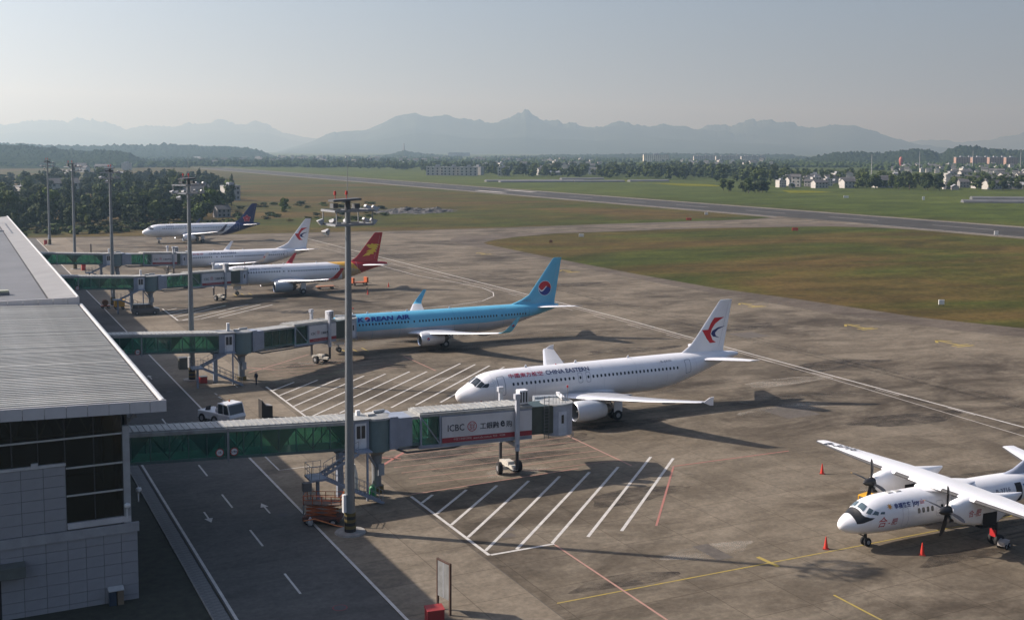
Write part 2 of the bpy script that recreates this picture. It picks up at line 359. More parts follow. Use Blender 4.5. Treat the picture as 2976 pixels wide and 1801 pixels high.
hatch(34.82, 119.98, 137.8, (135.0, 131.9, 128.8, 125.6, 122.6), ((35.6, 139.), (38.7, 138.), (41.8, 141.3), (44.9, 139.8), (48, 138.1), (51.1, 136.4)), 138.9, 38.5, apron)
hatch(34.82, 198, 214, (211, 208, 205, 201.9), ((35.6, 213), (38.7, 212), (41.8, 211)), 213.5, 38.5, apron)
for p, q, m, wd in [((40.13, 72.3), (39.7, 30), line_redw, .17), ((49.48, 72.5), (60.4, 85.8), line_red, .18), ((60.4, 85.9), (74, 85.4), line_red, .16), ((35.7, 98.1), (39.6, 101.9), line_red, .3),
                    ((35.7, 101.3), (38.2, 99.6), line_red, .22), ((57.06, 103), (57, 87.8), line_redw, .2), ((34.9, 88.6), (52, 89.2), line_redw, .16),
                    ((34.8, 152), (38.6, 148), line_redw, .25), ((34.9, 147.4), (46, 157), line_redw, .2), ((58, 150), (58, 138), line_redw, .18)]:
    stripe('stand_line', [p, q], wd, m, apron, .014)
for k in range(7): stripe('parking_line', [(36.5, 91.2+k*1.95), (56.8, 89.9+k*1.95)], .10, line_redw, apron, .010)
for k in range(5): stripe('parking_line', [(37.5, 143.5+k*2.1), (54, 142.2+k*2.1)], .10, line_redw, apron, .010)
stripe('lead_in_line', [(34.96, 62.6), (61.3, 61.95), (97, 61.5)], .13, line_yellow, apron, .010)
stripe('stop_bar', [(52.35, 63.5), (52.45, 61.3)], .35, line_yellow, apron, .012)
stripe('lead_in_line', [(52.4, 55.6), (52, 40)], .17, line_yellow, apron, .010)
for yy in (108.03, 157.2, 228.2, 270.4):
    for j in range(3): stripe('stop_bar', [(51.5+j*1.6, yy-1.7), (51.5+j*1.6, yy+1.7)], .22, line_yellow, apron, .012)
for x, y in ((136.5, 290.4), (135.9, 239.6), (138, 172), (139, 124), (137.7, 142.7)):
    for (a, b, c2, d) in ((0, -2.5, 0, 2.5), (0, 2.5, -1.6, .8), (0, 2.5, 1.6, .8), (-1.8, -2.2, 1.8, -2.2), (-1.8, -3.2, 1.8, -3.2)): stripe('stand_number', [(x+a, y+b), (x+c2, y+d)], .45, line_yellow, apron, .010+.002*abs(a))
def worn_mat(name, col, cover):
    m, nt, N, L, P = nodes(name); P.inputs['Base Color'].default_value = (*col, 1); P.inputs['Roughness'].default_value = .8
    t = N.new('ShaderNodeBsdfTransparent'); mx = N.new('ShaderNodeMixShader'); n = noise(nt, .5, 7, coords(nt, scale=(.5, 1, 1)), .75); r = ramp(nt, .38, .68, (0, 0, 0), (cover, cover, cover)); L.new(n.outputs['Fac'], r.inputs[0])
    L.new(r.outputs[0], mx.inputs[0]); L.new(t.outputs[0], mx.inputs[1]); L.new(P.outputs[0], mx.inputs[2]); L.new(mx.outputs[0], N['Material Output'].inputs['Surface']); return m
tyre_mark_m = worn_mat('tyre_rubber_on_concrete', (.03, .026, .022), .55); wash_m = worn_mat('pale_wash', (.36, .32, .26), .6); oil_m = worn_mat('oil_stain', (.028, .021, .015), .8)
rt = random.Random(77)
for k in range(26):
    yy = rt.choice((61.9, 108, 108, 157.2, 157.2, 228.2, 270.4))+rt.uniform(-4, 4); x0 = rt.uniform(55, 80); x1 = x0+rt.uniform(15, 40); bend = rt.uniform(-6, 6)
    for off in (-.32, .32): stripe('tyre_mark', [(x0+(x1-x0)*t, yy+off+bend*t*t) for t in [i/8 for i in range(9)]], .26, tyre_mark_m, apron, .004+.0001*k)
for k in range(18):
    xx = rt.uniform(97, 118); y0 = rt.uniform(60, 300); 
    stripe('tyre_mark', [(xx+rt.uniform(-.3, .3), y0), (xx+rt.uniform(-1, 1), y0+40), (xx+rt.uniform(-1.5, 1.5), y0+80)], .35, tyre_mark_m, apron, .0025+.00008*k)
for x, y, rx_, ry_ in ((64, 102.2, 7, 1.6), (66, 114, 6, 1.5), (61, 108, 3, 1.2), (66, 151.8, 7, 1.6), (67, 162, 6, 1.5), (47, 95, 7, 2.2), (55, 99, 5, 1.8), (43, 99.5, 6, 2), (46, 150, 6, 2), (70, 64, 5, 1.2), (66, 57, 4, 1.1), (84, 70, 9, 2.4), (95, 90, 8, 2.2), (118, 150, 10, 3), (110, 118, 9, 3), (78, 128, 9, 2.5), (90, 140, 8, 2), (52, 80, 5, 1.8), (41, 64, 4, 1.2), (62, 222, 7, 2), (66, 233, 6, 2), (120, 215, 10, 4)):
    sheet('oil_stain', [(x+rx_*math.cos(t)*(1+.25*math.sin(3*t+x)), y+ry_*math.sin(t)*(1+.25*math.cos(2*t+y))) for t in [2*math.pi*i/24 for i in range(24)]], .0012+.00002*x, oil_m, None, apron)
for x, y, rx_, ry_ in ((46, 90.8, 3.2, 1.3), (45.6, 150.6, 3.4, 1.5), (86, 100, 6, 2), (76, 72, 5, 1.6), (50, 66, 4, 1.2), (96, 112, 7, 2), (60, 132, 6, 1.8)):
    sheet('pale_patch', [(x+rx_*math.cos(t)*(1+.2*math.sin(3*t+x)), y+ry_*math.sin(t)*(1+.2*math.cos(2*t+y))) for t in [2*math.pi*i/24 for i in range(24)]], .0034+.00001*x, wash_m, None, apron)
patch_m = T('slab_repair', (.085, .072, .058), .85, var=.2, scale=1.5)
for x, y, w_, h_ in ((49.3, 64.2, 1.4, 3.2), (37.2, 75.3, 1.2, .9), (38.1, 76.6, 1.0, .8), (83, 96, 4.8, 4.8), (71, 134, 4.8, 2.4), (113, 141, 4.8, 4.8), (58, 172, 4.8, 4.8)):
    sheet('repaired_slab', [(x, y), (x+w_, y), (x+w_, y+h_), (x, y+h_)], .0062, patch_m, None, apron)
stripe('road_edge_line', [(25.12, -60), (25.12, 395)], .22, line_white, service, .006)
stripe('road_edge_line', [(15.42, -60), (15.42, 395)], .2, line_white, road, .006)
y = 72.3-31
for k in range(24): stripe('road_dash', [(20.22, y), (20.22, y+4.0)], .16, line_white, road, .006); y += 10.1
def arrow(x, y, sgn):
    z = .006; pts = [(x-.07, y-1.4*sgn), (x+.07, y-1.4*sgn), (x+.07, y+.4*sgn), (x+.34, y+.4*sgn), (x, y+1.5*sgn), (x-.34, y+.4*sgn), (x-.07, y+.4*sgn)]
    sheet('lane_arrow', pts, z, line_white, None, road)
arrow(22.66, 90.4, 1); arrow(17.87, 90.3, -1); arrow(22.66, 150, 1); arrow(17.9, 150, -1)
stripe('box_line', [(26.6, 107.2), (26.6, 100.9), (29.6, 100.9)], .16, line_white, service, .006)
for k in range(3): stripe('bay_line', [(28.2+.02*k, 136.8-k*2.2), (28.3, 135.7-k*2.2)], .2, line_white, service, .006)
stripe('bay_line', [(29.0, 142), (31.5, 142), (31.5, 139)], .15, line_white, service, .006)
for x, y, mm in ((23.48, 88.16, None), (21.88, 68.22, T('rim_red', (.16, .02, .025), .7)), (23.4, 140, None)):
    b = MB(); b.cyl((x, y, .002), (x, y, .012), .42, n=20); mh = b.build('manhole_cover', T('cast_iron', (.045, .045, .048), .7), road)
    if mm:
        b = MB(); b.cyl((x, y, .001), (x, y, .007), .5, n=20); b.build('manhole_rim', mm, mh)
# drain along the terminal: one slab after another
dr = sheet('drain_channel', [(14.05, 40), (15.15, 40), (15.15, 290), (14.05, 290)], -.008, T('drain_dark', (.03, .03, .032), .9)); tag(dr, 'drain channel with concrete cover slabs beside the road', 'drain')
b = MB(); b.box(-.47, .47, -.235, .235, -.004, .035); slab_me = b.mesh('drain_slab', T('drain_slab', (.15, .15, .145), .9, var=.25, scale=2.5))
for k in range(150):
    o = link('drain_slab', slab_me, dr, (14.58+random.uniform(-.015, .015), 64+k*.5, random.uniform(0, .012))); o.rotation_euler = (random.uniform(-.01, .01), 0, random.uniform(-.012, .012))
b = MB(); b.box(14.02, 14.09, 60, 290, -.01, .09); tag(b.build('kerb', concrete_m), 'low concrete kerb between drain slabs and planted strip', 'kerb', kind='structure')

# ---- hills and mountains, built where they stand (profile directions from the photograph)
from mathutils import noise as mnoise
def terrain(name, prof, dist, front, back, m, label, az_n=220, rows=26, amp=.3, cell=1300., fine=0., fcell=30.):
    xs = [p[0] for p in prof]; ys = [p[1] for p in prof]
    X = np.linspace(xs[0], xs[-1], az_n); Y = np.interp(X, xs, ys); vs = []; fs = []
    for j in range(rows):
        t = j/(rows-1); r = dist-front+(front+back)*t
        pk = front/(front+back); sh = (t/pk)**1.25 if t < pk else max(0., 1-((t-pk)/(1-pk))**1.6)
        for i in range(az_n):
            a = azdir(X[i]); hh = elev_h(X[i], Y[i], dist)
            edge = min(1., i/6., (az_n-1-i)/6.)
            px, py = a.x*r, a.y*r
            n = mnoise.fractal(Vector((px/cell, py/cell, 3.1)), .9, 2.1, 5)
            rg = mnoise.fractal(Vector((a.x*dist/(cell*.22), a.y*dist/(cell*.22), 8.)), .6, 2.1, 7); k = 1+amp*(n-.25) if abs(t-pk) > .04 else 1+(.15 if dist > 5000 else .05)*rg
            z = hh*sh*k*edge
            if fine: z += fine*max(0, sh)*mnoise.fractal(Vector((px/fcell, py/fcell, 0)), .8, 2., 3)*edge
            vs.append((px, py, max(-1., z-1.)))
    for j in range(rows-1):
        for i in range(az_n-1): k = j*az_n+i; fs.append((k, k+1, k+az_n+1, k+az_n))
    me = bpy.data.meshes.new(name); me.from_pydata(vs, [], fs); me.materials.append(m)
    me.polygons.foreach_set('use_smooth', [True]*len(fs)); me.update()
    return tag(link(name, me), label, 'hills', kind='structure')
terrain('mountain_range', [(-120, 300), (0, 297), (60, 292), (130, 287), (220, 287), (260, 297), (300, 305), (340, 303), (400, 300), (460, 300), (520, 292), (545, 290), (600, 292), (640, 297), (670, 312), (700, 325), (760, 332), (860, 345), (960, 368)], 16000, 4200, 1500, mountain_m, 'pale far mountain range at the left of the horizon', 700)
terrain('mountain_range', [(600, 372), (660, 366), (740, 343), (800, 320), (880, 315), (920, 300), (960, 283), (1000, 275), (1040, 283), (1080, 282), (1130, 293), (1180, 290), (1230, 280), (1265, 270), (1290, 278), (1330, 290), (1380, 297), (1430, 303), (1470, 295), (1500, 293), (1540, 300), (1600, 303), (1650, 310), (1700, 312), (1760, 318), (1850, 330), (1950, 345), (2050, 362), (2100, 372)], 11600, 3700, 1200, mountain_m, 'blue grey mountain range with two peaks at the middle of the horizon', 700)
terrain('mountain_range', [(1520, 372), (1600, 340), (1660, 318), (1700, 305), (1760, 305), (1800, 295), (1850, 288), (1900, 293), (1950, 302), (2000, 298), (2050, 300), (2100, 318), (2140, 330), (2200, 345), (2300, 358), (2380, 372)], 12700, 3500, 1200, mountain_m, 'blue grey mountain with a broad top right of the middle peaks', 700)
terrain('mountain_range', [(2040, 372), (2100, 350), (2200, 338), (2260, 335), (2320, 342), (2400, 330), (2464, 318), (2600, 312), (2750, 330)], 17000, 3300, 1200, mountain_m, 'faint far mountains at the right edge of the horizon', 160)
terrain('wooded_hill', [(-150, 350), (0, 350), (60, 352), (120, 358), (200, 365), (240, 362), (280, 363), (310, 368), (330, 378), (355, 388), (400, 396)], 2300, 600, 300, hill_m, 'dark wooded hill nearest at the far left', 520, 90, .2, 300, 6., 11.)
terrain('wooded_hill', [(-120, 345), (0, 345), (100, 350), (180, 352), (300, 350), (400, 347), (450, 350), (500, 352), (600, 357), (640, 368), (675, 384)], 4000, 800, 450, hill_m, 'hazy wooded ridge behind the dark hill at the left', 520, 60, .2, 500, 9., 18.)
terrain('wooded_hill', [(640, 384), (760, 380), (860, 381), (940, 372), (972, 362), (1000, 368), (1060, 375), (1150, 379), (1230, 378), (1330, 374), (1500, 372), (1620, 370), (1760, 372), (1900, 373), (1960, 382)], 4800, 800, 450, hill_m, 'long low wooded ridge at the foot of the mountains', 640, 46, .15, 500, 10., 22.)
terrain('wooded_hill', [(1925, 390), (1960, 378), (2010, 368), (2060, 367), (2120, 370), (2160, 365), (2200, 360), (2230, 361), (2262, 372), (2300, 354), (2335, 352), (2380, 358), (2430, 361), (2464, 362), (2560, 360), (2680, 372)], 3200, 700, 350, hill_m, 'dark wooded hills at the right behind the town', 640, 80, .2, 350, 9., 13.)
b = MB()
pg = azdir(972)*4800; pg = Vector((pg.x, pg.y, elev_h(972, 361, 4800)-2))
for k in range(5): b.cyl((0, 0, 6*k), (0, 0, 6*k+4), 4.6-k*.5, n=8); b.cyl((0, 0, 6*k+4), (0, 0, 6*k+6), 6.2-k*.5, 3.2-k*.4, n=8)
b.cyl((0, 0, 29), (0, 0, 40), .6, .1, n=6)
o = b.build('pagoda', house_grey); o.location = pg; tag(o, 'small tiered pagoda on the hill top below the mountains', 'pagoda')

# ---- hazy air
hz = MB(); hz.box(-24500, 24500, -2900, 24500, -2, 1150)
hm = bpy.data.materials.new('haze'); hm.use_nodes = True; hn = hm.node_tree; hn.nodes.remove(hn.nodes['Principled BSDF'])
pv = hn.nodes.new('ShaderNodeVolumePrincipled'); pv.inputs['Color'].default_value = (.48, .74, 1.0, 1); pv.inputs['Absorption Color'].default_value = (.86, .97, 1, 1); pv.inputs['Density'].default_value = .000165; pv.inputs['Anisotropy'].default_value = .45
hn.links.new(pv.outputs[0], hn.nodes['Material Output'].inputs['Volume'])
tag(hz.build('haze', hm), 'thin blue grey haze over the plain', 'haze', kind='stuff')

# ================================================================== TERMINAL
panel_m = mat('wall_panel', (.27, .27, .285), .6, var=.06, scale=.8, dirt=(.20, .20, .20))
fascia_m = mat('fascia_panel', (.50, .49, .50), .5, var=.05, scale=.6, dirt=(.36, .35, .34))
def rib_mat():
    m, nt, N, L, P = nodes('ribbed_roof'); P.inputs['Roughness'].default_value = .45; P.inputs['Metallic'].default_value = .1
    oi = N.new('ShaderNodeObjectInfo'); n = noise(nt, 1.1, 5, coords(nt, scale=(.04, 1, 1)), .7); n2 = noise(nt, .5, 6, coords(nt), .7)
    r = ramp(nt, .3, .7, (.33, .325, .30), (.58, .57, .53)); L.new(n.outputs['Fac'], r.inputs[0]); rr = ramp(nt, 0, 1, (.80, .80, .79), (1.12, 1.12, 1.1)); L.new(oi.outputs['Random'], rr.inputs[0])
    r3 = ramp(nt, .35, .65, (.86, .85, .83), (1.05, 1.05, 1.05)); L.new(n2.outputs['Fac'], r3.inputs[0])
    L.new(mix(nt, 1., mix(nt, 1., r.outputs[0], rr.outputs[0], 'MULTIPLY'), r3.outputs[0], 'MULTIPLY'), P.inputs['Base Color']); return m
roof_rib_m = rib_mat()
roof_flat_m = mat('hall_roof', (.135, .138, .142), .6, var=.14, scale=.15, dirt=(.115, .115, .12))
joint_dark = T('joint_dark', (.05, .05, .055), .9)
YW, XC = 75.6, 10.4
tw = empty('terminal_building', (0, YW, 0), label='low terminal wing with pale ribbed metal roof and dark glass corner', cat='terminal')
tw_off = -YW
def tb(name, b, m, parent=tw, smooth=None, bevel=0):
    b.xf = Matrix.Translation((0, tw_off, 0)); return b.build(name, m, parent, smooth, bevel)
# solid core behind the panels and the lit inside of the glazed corner
b = MB(); b.box(-22, XC-.1, YW+.12, 126, -.1, 4.9); tb('lower_wall', b, joint_dark)
b = MB(); b.box(-22, 6.02, YW+.12, 126, 4.9, 9.6); b.box(-22, 5.6, YW+9, 126, 9.6, 12.7); b.box(5.6, 9.6, YW+14, 126, 4.9, 12.7); tb('core_wall', b, joint_dark)
b = MB(); b.box(6.1, 9.5, YW+.5, YW+13.9, 4.91, 4.96); tb('floor', b, T('terrazzo', (.22, .21, .19), .35))
# wall panels, one by one
rows_low = [0.0, .36, 1.04, 1.82, 2.58, 3.31, 4.0, 4.6]
cols_low = [10.4, 9.37, 8.28, 7.19, 6.09, 4.78, 3.44, 2.1, .76, -.58, -1.92]
pm = {}
def panel_mesh(wd, ht, th=.1):
    k = (round(wd, 3), round(ht, 3))
    if k not in pm:
        bb = MB(); bb.box(0, wd, 0, th, 0, ht); me = bb.mesh('wall_panel', panel_m); pm[k] = me
    return pm[k]
for r0, r1 in zip(rows_low[:-1], rows_low[1:]):
    for c1, c0 in zip(cols_low[:-1], cols_low[1:]):
        if r0 < 2.6 and c1 < 2.2: continue
        link('wall_panel', panel_mesh(c1-c0-.025, r1-r0-.025), tw, (c0, random.uniform(-.004, .004), r0))
rows_up = [5.25, 6.0, 6.75, 7.48, 8.2, 8.93, 9.5]
cols_up = [6.08, 4.76, 3.44, 2.12, .8, -.52]
for r0, r1 in zip(rows_up[:-1], rows_up[1:]):
    for c1, c0 in zip(cols_up[:-1], cols_up[1:]): link('wall_panel', panel_mesh(c1-c0-.025, r1-r0-.025), tw, (c0, .06+random.uniform(-.004, .004), r0))
b = MB(); b.box(-2, 6.1, YW+.02, YW+.3, 9.5, 9.68); b.box(4.05, 4.45, YW-.02, YW+.2, 9.5, 9.85); tb('coping', b, T('coping', (.46, .46, .46), .5))
b = MB(); b.box(-2, 10.5, YW-.08, YW+.14, 4.6, 5.2); tb('string_course', b, T('string_course', (.30, .30, .31), .7, var=.1))
b = MB(); b.box(6.1, 10.0, YW-.02, YW+.22, 5.3, 5.68); tb('window_sill', b, fascia_m)
# side wall panels above the planted strip
for k in range(24):
    for r0, r1 in ((0, 1.5), (1.5, 3.0), (3.0, 4.6)):
        key = ('s', r0)
        if key not in pm:
            bb = MB(); bb.box(0, .1, 0, 2.0, 0, r1-r0-.03); pm[key] = bb.mesh('wall_panel', panel_m)
        link('wall_panel', pm[key], tw, (XC-.1, .13+k*2.04, r0))
# glazed corner: panes between mullions, rails, corner post
mull = [9.57, 7.82, 6.07, 4.48, 2.95, 1.4, -.15, -1.7]
lev = [(5.68, 7.48), (7.48, 9.30), (9.30, 11.24), (11.24, 12.75)]
for i, (x1, x0) in enumerate(zip(mull[:-1], mull[1:])):
    for z0, z1 in lev:
        if x1 < 6.1 and z1 < 9.4: continue
        bb = MB(); zz0 = max(z0, 9.68) if x1 < 6.1 else z0; bb.box(x0+.03, x1-.03, YW+.16, YW+.18, zz0+.03, z1-.03); tb('window_pane', bb, hall_glass)
for x in mull:
    bb = MB(); bb.box(x-.035, x+.035, YW+.12, YW+.26, 9.65 if x < 6 else 5.65, 12.8); tb('mullion', bb, T('mullion_dark', (.03, .03, .032), .5))
for z, x0 in ((7.48, 6.1), (9.30, 6.1), (11.24, -2)):
    bb = MB(); bb.box(x0, 9.58, YW+.05, YW+.14, z-.05, z+.05); tb('rail', bb, T('rail_pale', (.46, .47, .46), .4, metal=.2))
bb = MB(); bb.box(9.6, 10.03, YW+.02, YW+.42, 5.2, 11.7); tb('corner_post', bb, T('post_grey', (.33, .34, .35), .5))
for k in range(20):                     # side glazing along the road
    y0 = YW+.5+k*2.45
    for z0, z1 in ((5.3, 7.48), (7.48, 9.3), (9.3, 11.24), (11.24, 12.7)):
        bb = MB(); bb.box(9.86, 9.88, y0+.03, y0+2.4, z0+.03, z1-.03); tb('window_pane', bb, hall_glass)
    bb = MB(); bb.box(9.8, 9.95, y0-.04, y0+.03, 5.25, 12.8); tb('mullion', bb, T('mullion_dark', (.03, .03, .032), .5))
# trusses and a column seen through the glass
for y0 in (YW+2.6,):
    bb = MB()
    bb.bar((-2, y0, 10.9), (9.4, y0, 10.9), .12); bb.bar((-2, y0, 12.6), (9.4, y0, 12.6), .12)
    x = -2.
    while x < 9: bb.bar((x, y0, 12.6), (x+.75, y0, 10.9), .08); bb.bar((x+.75, y0, 10.9), (x+1.5, y0, 12.6), .08); x += 1.5
    tb('roof_truss', bb, T('truss_grey', (.30, .31, .30), .5))
bb = MB(); bb.box(8.55, 9.15, YW+1.3, YW+1.9, 4.97, 12.7); tb('column', bb, T('column_green', (.20, .24, .21), .6))
bb = MB(); bb.bar((11.6, 79, 12.7), (10.0, 79, 10.6), .14); bb.bar((10, 79, 11.3), (11.0, 79, 11.5), .1); tb('eave_strut', bb, galv)
# roof: deck, one rib after another, fascia panels, gutter roll
def zr(x): return 13.26+(12.3-x)*.033
YF, YE = 75.05, 125.8
b = MB(); b.hexa([(-22, YF+.1, zr(-22)-.5), (12.1, YF+.1, zr(12.1)-.5), (12.1, YE, zr(12.1)-.5), (-22, YE, zr(-22)-.5), (-22, YF+.1, zr(-22)-.06), (12.1, YF+.1, zr(12.1)-.06), (12.1, YE, zr(12.1)-.06), (-22, YE, zr(-22)-.06)])
tb('roof_deck', b, roof_rib_m)
b = MB(); L0, L1 = -22, 11.72; b.hexa([(L0, -.15, zr(L0)-.059), (L1, -.15, zr(L1)-.059), (L1, .15, zr(L1)-.059), (L0, .15, zr(L0)-.059), (L0, -.10, zr(L0)+.09), (L1, -.10, zr(L1)+.09), (L1, .10, zr(L1)+.09), (L0, .10, zr(L0)+.09)])
rib_me = b.mesh('roof_rib', roof_rib_m)
nr = 84
for k in range(nr):
    link('roof_rib', rib_me, tw, (0, YF-YW+.42+k*(YE-YF-.6)/nr+random.uniform(-.02, .02), random.uniform(-.012, .006)))
fx = [12.34, 11.29, 10.02, 8.74, 7.45, 6.18, 4.9, 3.62, 2.34, 1.06, -.22, -1.5, -2.8]
for x1, x0 in zip(fx[:-1], fx[1:]):
    bb = MB(); e = .015; za, zb = zr(x0), zr(x1)
    bb.hexa([(x0+e, YF-.04, za-.72), (x1-e, YF-.04, zb-.72), (x1-e, YF+.08, zb-.72), (x0+e, YF+.08, za-.72), (x0+e, YF-.02, za+.04), (x1-e, YF-.02, zb+.04), (x1-e, YF+.08, zb+.04), (x0+e, YF+.08, za+.04)]); tb('fascia_panel', bb, fascia_m)
bb = MB(); bb.cyl((12.13, YF+.09, 13.17), (12.13, YE, 13.17), .2, n=16); tb('gutter_roll', bb, T('gutter_metal', (.50, .50, .49), .35, metal=.3), smooth=40)
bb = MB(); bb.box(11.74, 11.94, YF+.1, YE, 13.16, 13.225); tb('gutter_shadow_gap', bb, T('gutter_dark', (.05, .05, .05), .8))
bb = MB(); bb.box(12.14, 12.30, YF+.1, YE, 12.55, 13.14); tb('eave_fascia', bb, fascia_m)
bb = MB(); bb.box(2.0, 6.5, 79.4, 79.85, 13.42, 13.50); bb.xf = None; tb('roof_stain_strip', bb, T('roof_patch', (.22, .215, .20), .7))
# door canopy and door at the left
bb = MB(); bb.box(.2, 3.5, YW-1.1, YW-.01, 3.0, 3.68); tb('canopy', bb, T('canopy_dark', (.10, .11, .10), .6))
bb = MB(); bb.box(-.4, 2.05, YW-.0, YW+.1, .02, 2.6); tb('door', bb, T('door_dark', (.03, .03, .03), .4))
# things at the wall
for x0, x1, m, lb in ((8.45, 8.9, T('cabinet_blue', (.02, .035, .06), .5), 'dark blue cabinet with pale lid at the foot of the panelled wall'), (8.96, 9.36, T('cabinet_brown', (.16, .12, .08), .6), 'brown cabinet with pale lid at the foot of the panelled wall')):
    c = empty('utility_cabinet', ((x0+x1)/2, YW-.35, 0), label=lb, cat='cabinet'); h = (x1-x0)/2
    bb = MB(); bb.box(-h, h, -.25, .25, -.02, .95); bb.build('body', m, c, bevel=.02)
    bb = MB(); bb.hexa([(-h-.03, -.3, .955), (h+.03, -.3, .955), (h+.03, .28, .955), (-h-.03, .28, .955), (-h-.03, -.3, 1.0), (h+.03, -.3, 1.0), (h+.03, .28, 1.12), (-h-.03, .28, 1.12)]); bb.build('lid', T('lid_pale', (.45, .45, .44), .5), c)
def dome_camera(loc, lb):
    c = empty('dome_camera', loc, label=lb, cat='camera')
    bb = MB(); bb.bar((0, 0, -.9), (0, 0, .12), .07); bb.build('bracket', white_steel, c)
    bb = MB(); bb.lathe([(-.22, .02), (-.2, .1), (-.1, .19), (0, .2), (.08, .17), (.12, .05)], (0, -.16, 0), 'z', 16, cap0=True, cap1=True); bb.build('dome', white_steel, c, smooth=50)
dome_camera((9.75, YW-.12, 6.5), 'white dome camera on the corner post of the terminal'); dome_camera((10.75, 77.4, 6.9), 'white dome camera on the side wall past the terminal corner')

# far terminal hall
hl = empty('terminal_hall', (0, 126, 0), label='long terminal hall with flat grey roof beyond the ribbed roof', cat='terminal')
def hb(name, b, m, smooth=None):
    b.xf = Matrix.Translation((0, -126, 0)); return b.build(name, m, hl, smooth)
HY0, HY1 = 126.0, 283.
b = MB(); b.box(-30, 10.2, HY0+.3, HY1, -.1, 13.2); hb('wall', b, panel_m)
b = MB(); b.box(-30, 11.7, HY0+.12, HY1, 13.2, 13.62); hb('roof_deck', b, roof_flat_m)
b = MB(); b.hexa([(9.2, HY0+.13, 13.66), (11.75, HY0+.13, 13.95), (11.75, HY1-.2, 13.95), (9.2, HY1-.2, 13.66), (9.2, HY0+.13, 13.70), (11.75, HY0+.13, 13.99), (11.75, HY1-.2, 13.99), (9.2, HY1-.2, 13.70)]); hb('eave_band', b, T('eave_band', (.24, .235, .225), .55, var=.08, scale=.3, dirt=(.18, .175, .165)))
b = MB(); b.box(9.02, 9.19, HY0+.2, HY1-1, 13.60, 13.632); hb('gutter', b, T('gutter_black', (.02, .02, .022), .8))
b = MB(); b.box(11.76, 12.0, HY0+.1, HY1, 12.95, 14.05); hb('eave_fascia', b, fascia_m)
b = MB(); b.cyl((11.9, HY0+.1, 14.02), (11.9, HY1, 14.02), .12, n=10); hb('eave_pipe', b, T('gutter_metal', (.50, .50, .49), .35, metal=.3), 40)
fx = [12.02, 10.85, 9.4, 7.95, 6.5, 5.05, 3.6, 2.15, .7, -.75, -2.2]
for x1, x0 in zip(fx[:-1], fx[1:]):
    bb = MB(); bb.box(x0+.02, x1-.02, HY0-.08, HY0+.1, 13.05, 14.02); hb('fascia_panel', bb, fascia_m)
for y0, x1 in ((134.5, 5.6), (163, 5.0), (192, 5.6)):
    s = empty('skylight', (0, y0, 13.62), label='yellowish ridge skylight strip on the flat hall roof, '+{134.5: 'nearest of three', 163: 'middle of three', 192: 'farthest of three'}[y0], cat='skylight', group='skylight strips on the hall roof')
    bb = MB(); bb.box(-8, x1, -.45, .45, 0, .28); bb.build('kerb', T('skylight_kerb', (.20, .20, .21), .6), s)
    bb = MB(); bb.prism_y([(-8, .285), (x1, .285), (x1-.1, .52), (-8, .52)], -.42, .42); bb.build('glazing', T('skylight_panel', (.42, .43, .30), .4), s)
for y0 in (226, 250): 
    pass
fr = empty('roof_frame', (7.6, 232, 13.62), label='red and white steel frame standing on the far hall roof', cat='frame')
bb = MB()
for x in (-2.2, 0): bb.bar((x, 0, 0), (x, 0, 4.6), .2); bb.bar((x, 30, 0), (x, 30, 4.6), .2)
bb.build('post', red_m, fr)
bb = MB(); bb.bar((-5, -4, .7), (1.2, -4, .7), .25); bb.bar((-5, -7, .9), (1.2, -7, .9), .2); bb.bar((-2.2, 0, 4.5), (-2.2, 30, 4.5), .12); bb.build('cross_beam', galv, fr)
bb = MB(); bb.cyl((-1.2, -25, 0), (-1.2, -25, .9), .18, n=10); bb.cyl((-1.2, -25, .9), (-1.2, -25, 1.4), .4, .3, n=10); o = bb.build('roof_vent', red_m); o.location = (6.6, 232, 13.62); tag(o, 'small red roof vent beside the frame on the hall roof', 'vent')

# ================================================================== TEXT
def text_mesh(body, size=1., bold=0., shear=0., align='LEFT', space=1.):
    cu = bpy.data.curves.new('t', 'FONT'); cu.body = body; cu.size = size; cu.offset = bold; cu.shear = shear; cu.align_x = align; cu.space_character = space
    cu.resolution_u = 2; cu.fill_mode = 'FRONT'
    o = bpy.data.objects.new('t', cu); COL.objects.link(o); dg = bpy.context.evaluated_depsgraph_get()
    me = bpy.data.meshes.new_from_object(o.evaluated_get(dg)); bpy.data.objects.remove(o); return me
def fit_mesh(me, w=None, h=None):
    co = np.zeros(len(me.vertices)*3); me.vertices.foreach_get('co', co); co = co.reshape(-1, 3); lo = co.min(0); hi = co.max(0)
    kx = w/(hi[0]-lo[0]) if w else 1.; ky = h/(hi[1]-lo[1]) if h else (kx if not h and w else 1.)
    co[:, 0] = (co[:, 0]-lo[0])*kx; co[:, 1] = (co[:, 1]-lo[1])*ky; me.vertices.foreach_set('co', co.ravel()); return me
def poly_mesh(polys):
    bm = bmesh.new()
    for pts in polys: bm.faces.new([bm.verts.new((x, y, 0)) for x, y in pts])
    bmesh.ops.triangulate(bm, faces=bm.faces)
    me = bpy.data.meshes.new('p'); bm.to_mesh(me); bm.free(); return me
